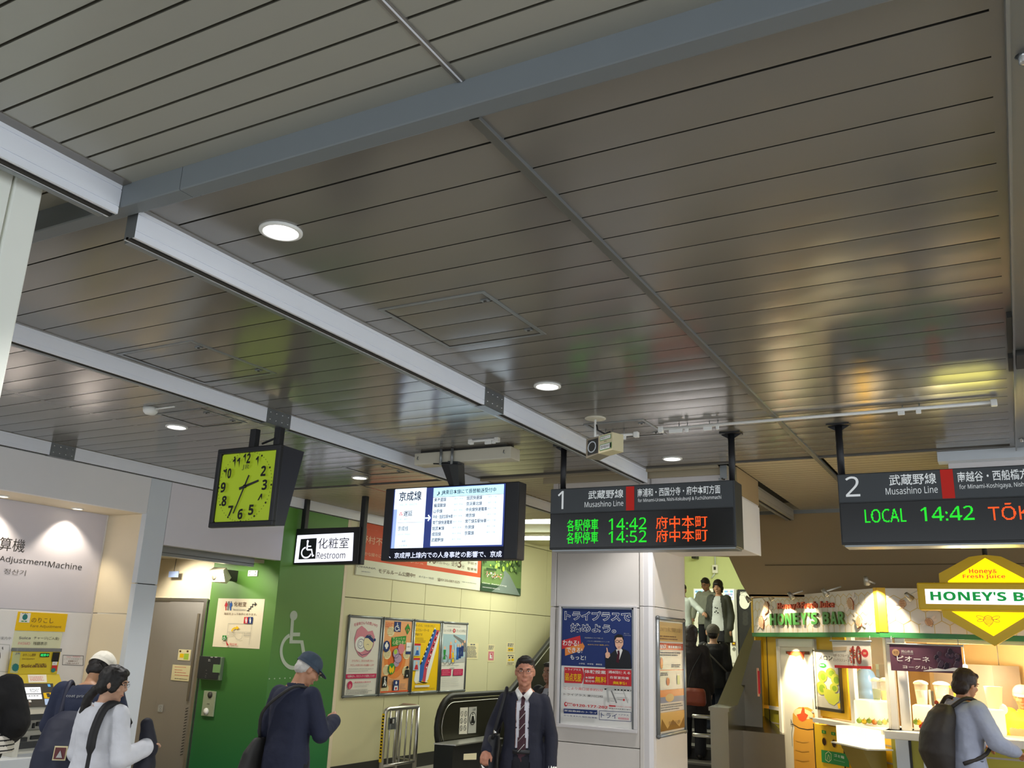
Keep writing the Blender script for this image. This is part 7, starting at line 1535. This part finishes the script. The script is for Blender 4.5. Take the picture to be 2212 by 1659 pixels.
# --- man in a white cap at the ticket machine
def short_hair(HF, h, HR): HF.ell(h(0, -.024, .02), (.084, .094, .08), M_=HR).ell(h(0, -.05, -.02), (.078, .056, .058), M_=HR)
t1, X1, w1, J1 = person('person in a white cap and navy t-shirt bending at the ticket machine', 216, 1403, 6.15, FL, 36, nod=26, turn=-30, lean=17, skin='b98a68', hair='1f1a17', build=.98, vox=.008, hat_h=.015, hairfn=short_hair, headgear=cap_hat('ece6d6', tall=.012),
    pose=dict(er=(.245, .14, 1.14), wr=(.18, .38, 1.10), el=(-.235, .14, 1.14), wl=(-.16, .38, 1.08)), outfit=(top_garment('t_shirt', '222a44', arms=.42, hem=.80, ease=.03), trousers('1c1e26', .02)))
m_bp = mat('navy_nylon', '1c2138', .6, var=.08, scale=30)
bag('backpack', 'large navy backpack with a red and cream patch, worn by the white cap person', 'backpack', X1, w1, [('loft', [(.52, 0, -.19, .12, .07), (.56, 0, -.21, .18, .10), (.75, 0, -.23, .20, .12), (1.0, 0, -.22, .19, .11), (1.16, 0, -.18, .16, .08), (1.22, 0, -.15, .10, .04)], 24, 3.0), ('loft', [(.60, 0, -.31, .11, .05), (.65, 0, -.33, .13, .05), (.85, 0, -.33, .13, .04), (.9, 0, -.31, .11, .03)], 20, 3.0)], m_bp,
    straps=[([(-.11, -.13, 1.18), (-.13, -.06, 1.44), (-.13, .07, 1.40), (-.15, .13, 1.2), (-.19, .04, .98), (-.18, -.12, .82)], .017), ([(.11, -.13, 1.18), (.13, -.06, 1.44), (.13, .07, 1.40), (.15, .13, 1.2), (.19, .04, .98), (.18, -.12, .82)], .017)],
    extra=lambda T, X, w: (patchquad(T, X, w, [(-.02, -.350, .96), (.065, -.350, .96), (.065, -.345, 1.03), (-.02, -.345, 1.03)], P_CREAM), patchquad(T, X, w, [(-.012, -.356, .967), (.057, -.356, .967), (.057, -.351, 1.023), (-.012, -.351, 1.023)], pm('patch_maroon', '6a3a3c'), 'patch_print'), patchquad(T, X, w, [(.005, -.362, .975), (.045, -.362, .975), (.025, -.358, 1.01)], P_LGREY, 'patch_print')))
v_, f_t = text_mesh('coat print', .0); A_ = []
for p in v_: A_.append((X1 @ w1(Vector((-.10+.14*p[0], -.150, 1.315+.024*p[1]))))[:])
MB().add(A_, f_t, P_LGREY, False).build('shirt_lettering', t1)
# --- woman in a white shirt
def pony(HF, h, HR):
    HF.ell(h(0, -.02, .036), (.09, .104, .10), M_=HR).ell(h(0, -.055, -.02), (.084, .066, .076), M_=HR).ell(h(0, .04, .085), (.07, .045, .034), M_=HR).ell(h(-.06, .02, -.0), (.025, .045, .06), M_=HR).ell(h(.06, .02, -.0), (.025, .045, .06), M_=HR)
    HF.chain([(h(0, -.115, -.06), .032), (h(-.01, -.15, -.13), .036), (h(-.03, -.16, -.24), .032), (h(-.05, -.14, -.33), .018)])
t2, X2, w2, J2 = person('person with a black ponytail, glasses and loose white shirt seen from behind', 245, 1440, 5.6, FL, 5, nod=10, turn=-62, skin='c79b80', hair='15110f', female=True, build=.98, vox=.008, hairfn=pony, glasses=True,
    pose=dict(er=(.235, -.01, 1.08), wr=(.23, .22, 1.14), el=(-.20, .0, 1.10), wl=(-.12, .20, 1.02), ), outfit=(top_garment('shirt', 'd8dae2', arms=1.0, hem=.62, ease=.035, flare=.05, disp=.028, collar='dcdee6'), trousers('26262c', .03)))
mb_ = mat('black_nylon', '16161a', .6, var=.06)
bag('shoulder_bag', 'black padded shoulder strap bag hanging down the back of the white shirt', 'bag', X2, w2, [('loft', [(.42, .10, -.13, .10, .03), (.5, .10, -.15, .13, .05), (.72, .10, -.16, .12, .05), (.80, .10, -.14, .09, .03)], 20, 3.0)], mb_, straps=[([(.11, -.17, .78), (.125, -.195, .95), (.125, -.19, 1.12), (.12, -.175, 1.28), (.115, -.10, 1.43), (.12, .03, 1.42), (.12, .14, 1.3)], [.006]*4+[.012]*5+[.026]*13+[.02]*3)])
def coat(T, X, w): pass
bag('folded_coat', 'dark quilted coat carried over the arm of the woman in white', 'coat', X2, w2, [('cap', (.19, .24, 1.30), .045, (.21, .28, 1.12), .065), ('cap', (.20, .24, 1.22), .05, (.18, .30, 1.0), .07), ('cap', (.19, .26, 1.0), .07, (.21, .24, .62), .10), ('cap', (.21, .24, .62), .10, (.21, .24, .3), .10)], mat('coat_navy', '1a1c2a', .7, var=.1, scale=30))
# --- person at the left edge
def hem_band(c):
    f = Fig(); f.loft([(.86, 0, 0, .33, .24), (.98, 0, 0, .31, .22), (1.04, 0, 0, .24, .17)]); V, N, F = f.mesh(.010, 1, disp=.01)
    k = (lambda p: (p[:, 2] > .87) & (np.mod(p[:, 2]+.006, .040) < .012)); Vs, Fs, left = c['sub'](V, N, F, k, .001); c['put']('striped_hem', V, left, mat('cloth_e2ddd2', 'e2ddd2', .75)); c['put']('stripe', Vs, Fs, mat('cloth_1e1e20', '1e1e20', .75))
def bob(HF, h, HR): HF.ell(h(0, -.02, .036), (.092, .106, .10), M_=HR).ell(h(0, -.05, -.03), (.092, .08, .10), M_=HR).chain([(h(-.05, -.04, -.05), .05), (h(-.05, -.05, -.17), .035)]); HF.chain([(h(.05, -.04, -.05), .05), (h(.05, -.05, -.17), .035)])
t3, X3, w3, J3 = person('person in a fluffy black sweater over a striped hem at the left edge', -20, 1400, 6.8, FL, 50, skin='c79b80', hair='15110f', female=True, build=1.35, vox=.012, hairfn=bob,
    pose=dict(er=(.30, -.04, 1.08), wr=(.24, .16, .98)), outfit=(top_garment('sweater', '131315', arms=1.0, hem=.97, ease=.07, disp=.03, rough=.95), hem_band, trousers('121214', .02)))
# --- old man with a cap
def grey_hair(HF, h, HR): HF.ell(h(0, -.026, .022), (.083, .092, .088), M_=HR).ell(h(0, -.06, -.022), (.074, .05, .05), M_=HR)
t4, X4, w4, J4 = person('person with white hair, dark blue cap and navy jacket looking down at his hands', 657, 1402, 6.45, FL, 2, nod=30, turn=-38, lean=5, skin='b88668', hair='c9c6bf', build=.93, vox=.007, hat_h=.012, hairfn=grey_hair, headgear=cap_hat('3a4858'), glasses=True,
    pose=dict(er=(.245, .07, 1.10), wr=(.17, .30, 1.20), el=(-.225, -.0, 1.10), wl=(-.08, .26, 1.12), dr=(-.6, .4, .5)), outfit=(top_garment('jacket', '1a2038', arms=1.0, hem=.70, ease=.03, disp=.016, flare=.01, collar='1e2540'), trousers('16171f', .015)))
bag('shoulder_bag', 'dark grey shoulder bag at the left hip of the old man in the cap', 'bag', X4, w4, [('loft', [(.72, -.27, -.10, .05, .10), (.76, -.27, -.10, .065, .13), (.95, -.235, -.08, .05, .11), (1.05, -.21, -.06, .03, .07)], 20, 2.6)], mat('bag_grey', '2c2b2a', .6, var=.1), straps=[([(-.22, -.07, 1.04), (-.17, -.15, 1.22), (-.02, -.15, 1.36), (.09, -.09, 1.435), (.12, .06, 1.38), (.0, .15, 1.2)], .011)])
# --- man in a suit
def flat_hair(HF, h, HR): HF.ell(h(0, -.024, .04), (.084, .094, .092), M_=HR).ell(h(0, -.055, -.01), (.078, .055, .06), M_=HR).ell(h(0, .035, .095), (.066, .045, .026), M_=HR)
vee = lambda z: np.interp(z, [.82, .95, 1.15, 1.30, 1.42, 1.46], [.085, .06, .05, .055, .045, .03])
fr = lambda c: (c[:, 1] > .02) & (np.abs(c[:, 0]-.0) < vee(c[:, 2])) & (c[:, 2] < 1.46)
t5, X5, w5, J5 = person('person in a dark navy suit with a striped maroon tie walking towards the camera', 1135, 1420, 6.9, FL, 202, nod=2, turn=4, skin='b97f66', hair='17130f', build=.95, vox=.006, hairfn=flat_hair, glasses=True,
    pose=dict(er=(.268, -.07, 1.12), wr=(.285, .12, .96), el=(-.232, -.02, 1.09), wl=(-.24, .06, .84), sl=(-.165, 0, 1.375), sr=(.165, 0, 1.375), kl=(-.10, .10, .49), al=(-.10, .08, .09), kr=(.10, -.01, .49), ar=(.10, -.16, .12), curl=.9), outfit=(
        top_garment('jacket', '191b2c', arms=1.0, hem=.76, ease=.016, disp=.010, flare=.02, patches=[
            ('tie', '40202a', lambda c: (c[:, 1] > .02) & (np.abs(c[:, 0]) < np.interp(c[:, 2], [.9, .95, 1.2, 1.38, 1.41, 1.45], [.004, .034, .026, .013, .02, .014])) & (c[:, 2] > .90) & (c[:, 2] < 1.43), -.004),
            ('shirt', 'd9d9e2', lambda c: fr(c) & (c[:, 2] > .97), -.014), ('trouser_front', '12131c', lambda c: fr(c) & (c[:, 2] <= .97), -.02)]),
        trousers('14151f', .012), lambda c: ([c['simple']('tie_stripe', (lambda zz: (lambda mb: mb.tube([(.026, .142, zz-.03), (0, .148, zz), (-.026, .142, zz+.03)], .0022, P_LGREY, 6)))(zz), P_LGREY) for zz in (1.0, 1.08, 1.16, 1.24, 1.31)],
            c['simple']('shirt_collar', lambda mb: (mb.prism([(0, .112, 1.40), (-.055, .06, 1.46), (-.075, .045, 1.43), (-.035, .115, 1.36)], (0, .006, .0), P_WHITE), mb.prism([(0, .112, 1.40), (.055, .06, 1.46), (.075, .045, 1.43), (.035, .115, 1.36)], (0, .006, .0), P_WHITE)), P_WHITE),
            c['simple']('shirt_cuff', lambda mb: mb.tube([Vector(c['J']['wl'])+(Vector(c['J']['wl'])-Vector(c['J']['el'])).normalized()*k for k in (-.02, .015)], [.049, .045], P_WHITE, 14), P_WHITE),
            c['simple']('belt', lambda mb: mb.box((-.07, .125, .955), (.07, .137, .985), M_BLK), M_BLK))))
bag('shoulder_bag', 'black shoulder bag under the arm of the suited man', 'bag', X5, w5, [('loft', [(.78, .27, -.02, .05, .14), (.82, .28, -.02, .065, .17), (1.02, .26, -.03, .06, .15), (1.08, .24, -.03, .04, .12)], 20, 3.0)], mb_, straps=[([(.24, .10, 1.06), (.20, .13, 1.2), (.155, .10, 1.38), (.15, .0, 1.45), (.17, -.12, 1.35), (.22, -.14, 1.08)], .013)], extra=lambda T, X, w: MB().tube([(X @ Vector(p))[:] for p in ((.22, .13, 1.12), (.215, .14, 1.10))], .012, M_SCREW, 8).build('buckle', T))
hp = X5 @ (Vector(J5['wr'])+(Vector(J5['wr'])-Vector(J5['er'])).normalized()*.09)
T = thing('ticket_card', 'pale card and white cord held in the suited man hand', 'card', hp[:])
MB().prism([(hp+Vector(p))[:] for p in ((-.05, -.03, .0), (-.16, -.03, -.012), (-.16, -.03, .03), (-.05, -.03, .045))], (0, .003, 0), P_CREAM).build('card', T)
MB().prism([(hp+Vector(p))[:] for p in ((.0, -.04, -.03), (.03, -.04, -.05), (.07, -.04, -.11), (.04, -.04, -.12))], (0, .006, 0), P_WHITE).build('tag', T)
MB().tube([(hp+Vector(p))[:] for p in ((.055, -.04, -.115), (.04, -.04, -.14), (.05, -.04, -.165), (.07, -.04, -.155), (.062, -.04, -.118))], .003, P_WHITE, 6).build('cord', T)
# --- man half hidden by the pillar
t6, X6, w6, J6 = person('person in a dark suit half hidden behind the pillar edge', 1188, 1432, 9.3, FL, 172, skin='8a6452', hair='17130f', build=1.05, vox=.010, hairfn=flat_hair,
    outfit=(top_garment('jacket', '15151c', arms=1.0, hem=.76, ease=.026, patches=[('shirt', '8f929c', lambda c: fr(c) & (c[:, 2] > 1.0), -.012)]), trousers('131318', .012)))
# --- customer at the stall
def thick_hair(HF, h, HR): HF.ell(h(0, -.026, .034), (.096, .108, .104), M_=HR).ell(h(0, -.062, -.04), (.092, .066, .078), M_=HR).ell(h(0, .04, .085), (.07, .045, .034), M_=HR).ell(h(.06, .0, .02), (.026, .05, .045), M_=HR).ell(h(-.06, .0, .02), (.026, .05, .045), M_=HR)
t7, X7, w7, J7 = person('person in a pale blue shirt and black backpack standing at the juice counter', 2084, 1447, 7.5, FL, -50, nod=10, turn=2, lean=6, skin='c08660', hair='2a1a12', build=1.12, vox=.008, hairfn=thick_hair,
    pose=dict(er=(.29, .10, 1.12), wr=(.22, .34, 1.05), el=(-.27, .08, 1.12), wl=(-.18, .32, 1.06), curl=.6), outfit=(top_garment('shirt', '9aa0b4', arms=1.0, hem=.88, ease=.03, disp=.026, collar='a4aabc'), trousers('3c3a40', .02), lambda c: c['simple']('belt', lambda mb: mb.add([(math.cos(t)*.212, math.sin(t)*.150, z) for z in (.925, .958) for t in [2*math.pi*i/28 for i in range(28)]], [(i, (i+1) % 28, (i+1) % 28+28, i+28) for i in range(28)], M_BLK), M_BLK)))
bag('backpack', 'rounded black backpack worn by the customer at the juice counter', 'backpack', X7, w7, [('loft', [(.80, 0, -.19, .09, .05), (.85, 0, -.23, .13, .09), (1.0, 0, -.26, .155, .13), (1.15, 0, -.25, .155, .12), (1.30, 0, -.21, .13, .09), (1.38, 0, -.18, .08, .05)], 24, 2.4)], mat('bag_black_brown', '231c18', .6, var=.1),
    straps=[([(-.07, -.17, 1.36), (-.13, -.06, 1.455), (-.14, .09, 1.40), (-.16, .16, 1.22), (-.21, .06, 1.02), (-.17, -.13, .93)], .016), ([(.07, -.17, 1.36), (.13, -.06, 1.455), (.14, .09, 1.40), (.17, .16, 1.22), (.22, .06, 1.02), (.17, -.13, .93)], .016)], extra=lambda T, X, w: MB().ball((X @ w(Vector((-.06, -.22, 1.385))))[:], .018, M_LR, 10, 6).build('charm', T))
# --- shop worker
T8 = person('person in a yellow shirt, apron and pale sun visor behind the juice counter', 2203, 1480, 9.2, FL, 150, skin='e0a070', hair='2a1a12', female=True, build=1.05, vox=.009, turn=28, nod=8, headgear=cap_hat('d8d0b4', name='visor'), hairfn=grey_hair, hat_h=.012, at=aty(2203, 1479, 10.1),
    pose=dict(er=(.25, .05, 1.12), wr=(.16, .26, 1.02), el=(-.25, .05, 1.12), wl=(-.16, .26, 1.02)), outfit=(top_garment('polo_shirt', 'e8d23c', arms=.42, hem=.85, ease=.022, patches=[('apron', 'c8b088', lambda c: (c[:, 1] > .03) & (np.abs(c[:, 0]) < .11) & (c[:, 2] < 1.26), .006)], collar='e8d23c'), trousers('3a3430', .012)))
# --- people on the stairs
def zs_(y): k = int((y-11.3)/.38); return 1.5 if y > 14.7 else .12+max(0, min(NS, k+1))*1.38/NS
p = atd(1526, 1249, 15.4); t9 = person('person with glasses in a light shirt at the top of the stairs', 1526, 1248, 15.6, 1.5, 175, nod=24, turn=-8, skin='a8785c', hair='2a2622', build=.95, vox=.010, glasses=True,
    pose=dict(er=(.27, .02, 1.09), wr=(.26, .16, .92)), outfit=(top_garment('shirt', 'a3a79a', arms=1.0, hem=.80, ease=.03, disp=.02, collar='b0b4a8'), trousers('22222a', .012)))
def fringe(HF, h, HR): HF.ell(h(0, -.02, .036), (.09, .102, .10), M_=HR).ell(h(0, -.055, -.03), (.086, .066, .088), M_=HR).ell(h(0, .062, .062), (.066, .036, .036), M_=HR).chain([(h(-.07, .01, .0), .024), (h(-.07, .0, -.09), .018)]); HF.chain([(h(.07, .01, .0), .024), (h(.07, .0, -.09), .018)])
hz = 1.42
t10, X10, w10, J10 = person('person in a white t-shirt and open olive coat walking down the stairs', 1551, 1253, 14.6, zs_(14.1), 178, nod=12, skin='c89878', hair='1c1613', female=True, build=.95, vox=.009, hairfn=fringe,
    outfit=(top_garment('coat', '4c4e46', arms=1.0, hem=.62, ease=.04, disp=.022, flare=.03, rough=.9, patches=[('t_shirt', 'd6dad6', lambda c: (c[:, 1] > .01) & (np.abs(c[:, 0]) < np.interp(c[:, 2], [.6, .9, 1.3, 1.45], [.13, .12, .08, .05])) & (c[:, 2] > .82), -.012), ('trouser_front', '1a1a1e', lambda c: (c[:, 1] > .01) & (np.abs(c[:, 0]) < .13) & (c[:, 2] <= .82), -.02)]), trousers('1a1a1e', .01),
        lambda c: c['simple']('shirt_print', lambda mb: [mb.add([(x+.016*math.cos(t), .168, z+.012*math.sin(t)) for t in (0, 1, 2, 3, 4, 5)], [(0, 1, 2, 3, 4, 5)], P_BLACK) for x, z in ((-.02, 1.2), (.015, 1.21), (.0, 1.15), (-.03, 1.12), (.025, 1.13))], P_BLACK)))
t11 = person('person in a white shirt cut off by the pillar on the upper stairs', 1474, 1262, 14.8, zs_(14.4), 190, skin='b98a6c', hair='1c1613', build=1.0, vox=.011, pose=dict(er=(.30, .05, 1.2), wr=(.38, .22, 1.04), el=(-.32, .05, 1.22), wl=(-.44, .16, 1.12)), outfit=(top_garment('shirt', 'c4ccc4', arms=1.0, hem=.82, ease=.025), trousers('1e1e24', .01)))
def beanie(put, h, HR, warp, simple):
    f = Fig(); f.ell(h(0, -.03, .045), (.105, .115, .10), M_=HR); V, N, F = f.mesh(.010, 1, disp=.01, dsc=.02); c = np.array([V[list(q)].mean(0) for q in F]); lc = (c-np.array(h(0, 0, 0))) @ np.array(HR); put('knit_hat', V, [F[i] for i in np.nonzero(lc[:, 2] > -.0)[0]], mat('knit_grey', '6a665c', .95, var=.3, scale=60, bump=.6))
t12, X12, w12, J12 = person('person in black with a grey knit hat climbing the stairs away from us', 1541, 1349, 12.6, zs_(12.2), 2, skin='c79b80', hair='1c1613', female=True, build=1.05, vox=.010, headgear=beanie, hat_h=.02, pose=dict(kl=(-.10, .16, .56), al=(-.10, .10, .22)), outfit=(top_garment('jacket', '151417', arms=1.0, hem=.78, ease=.045, flare=.03, disp=.02), trousers('1a2130', .015)))
bag('crossbody_bag', 'black bag on a grey strap across the back of the person in the knit hat', 'bag', X12, w12, [('loft', [(.82, .24, -.02, .05, .10), (.9, .25, -.02, .07, .13), (1.03, .24, -.02, .05, .11)], 20, 2.8)], mb_, straps=[([(.22, -.10, 1.02), (.10, -.19, 1.16), (-.04, -.19, 1.3), (-.12, -.12, 1.41), (-.12, .05, 1.42)], .012)], strap_m=mat('strap_grey', '5a5650', .7))
def long_hair(HF, h, HR): HF.ell(h(0, -.02, .036), (.092, .106, .10), M_=HR).ell(h(0, -.06, -.05), (.09, .07, .12), M_=HR).ell(h(0, -.08, -.15), (.08, .05, .09), M_=HR)
t13, X13, w13, J13 = person('person in a long dark coat with an orange bag climbing beside the pillar', 1494, 1352, 12.0, zs_(11.7), 4, skin='c79b80', hair='2a1f1a', female=True, build=1.05, vox=.011, hairfn=long_hair, outfit=(top_garment('coat', '241c1c', arms=1.0, hem=.52, ease=.045, flare=.04, disp=.02), trousers('181820', .012)))
bag('handbag', 'orange brown handbag carried by the person in the long dark coat', 'bag', X13, w13, [('loft', [(.68, .10, -.27, .13, .04), (.72, .10, -.28, .15, .06), (.86, .10, -.27, .14, .05), (.9, .10, -.26, .12, .03)], 20, 3.5)], mat('bag_orange', '8a3c24', .5, var=.08), straps=[([(.0, -.24, .89), (.04, -.20, 1.1), (.14, -.15, 1.3), (.16, .0, 1.42)], .008)], strap_m=mb_)
# ================================================================== lamps of the place
M_LENS = mat('lamp_lens', 'ffffff', .5, var=0, emit=9.0)
def downlight(x, y, z, label, r=.085, group='round downlights in the panelled ceiling', power=None, lens=None, color=(1, .98, .95)):
    t = thing('downlight', label, 'downlight', (x, y, z), group)
    MB().lathe((x, y, z-.012), [(r*.80, .012), (r*.80, .002), (r*.86, 0), (r, .004), (r, .014), (r*.8, .014)], M_WH, 32).build('trim_ring', t)
    MB().lathe((x, y, z-.006), [(0.001, .001), (r*.8, 0), (r*.8, .004)], lens or M_LENS, 32).build('diffuser', t)
    light('downlight_lamp', 'SPOT', (x, y, z-.02), power or K_DOWN, color, .06, (x, y, 0), 2.1); return t
downlight(-2.396, 2.356, H, 'large nearest round downlight, alone in the ceiling upper left')
downlight(-2.396, 4.725, H, 'round downlight between the camera-like speaker and the silver fin, middle of ceiling')
downlight(-2.396, 7.08, H, 'round downlight above the platform 1 departure board')
downlight(-5.65, 4.70, H, 'round downlight up left of the green square clock')
downlight(-5.65, 7.02, H, 'small round downlight above the restroom sign')
for xx_, yy_, lab in ((.95, 4.72, 'unseen downlight added right of the ceiling guide, outside the frame'), (.95, 7.08, 'unseen downlight added in front of the juice stall, outside the frame'), (-5.65, 2.36, 'downlight hidden behind the near white column')): downlight(xx_, yy_, H, lab)  # right-hand pair unseen, added along the lamp grid to brighten stall and pillar
M_LENSW = mat('lamp_lens_warm', 'fff0d0', .5, var=0, emit=6)
for a in SPOTS: downlight(*a, power=13*K_SHOP, lens=M_LENSW, color=(1, .72, .38))
# soffit spots over the fare machine, lamp in the elevator alcove
q = atz(168, 1098, 2.862); q2 = atz(6, 1071, 2.862)
for p_, lab in ((q, 'small soffit spotlight lighting the white sign panel'), (q2, 'small soffit spotlight at the left edge of the frame')):
    downlight(p_[0], p_[1], 2.862, lab, .055, 'soffit spotlights above the ticket machine', power=0.001, lens=M_LENSW); light('soffit_lamp', 'SPOT', (p_[0], p_[1], 2.83), 26, (1, .88, .68), .03, (-7.87, p_[1]+.05, 1.9), 1.7)
light('alcove_lamp', 'SPOT', (-8.7, 7.2, 2.6), 80, (1, .93, .78), .1, (-8.5, 7.8, 1.6), 2.3)
light('alcove_lamp', 'SPOT', (-7.8, 7.2, 2.55), 30, (1, .95, .75), .1, (-7.8, 7.8, 1.8), 2.0)
# light on the jar poster and inside the window
p_ = pa((ta(1770, 1500, WO)[0]+ta(1686, 1500, WO)[0])/2, .12, 1.93); light('poster_lamp', 'SPOT', p_, 22*K_SHOP, (1, .85, .55), .02, pa((ta(1770, 1500, WO)[0]+ta(1686, 1500, WO)[0])/2, WO, 1.45), 1.4)
p_ = pa(1.35, .15, 1.93); light('poster_lamp', 'SPOT', p_, 9*K_SHOP, (1, .82, .5), .02, pa(1.3, WO, 1.4), 1.5)
light('window_lamp', 'POINT', pa(.5, -.5, 1.75), 5*K_SHOP, (1, .8, .5), .1)
# ================================================================== lower everything so the floor is at zero
for o in [o for o in SC.objects if o.parent is None]:
    if o.name.startswith('camera'): o.matrix_world = Matrix.Translation((0, 0, -DROP)) @ o.matrix_world
    else: o.location.z -= DROP
bpy.data.objects.remove(TXT[0]); bpy.data.scenes.remove(TS)
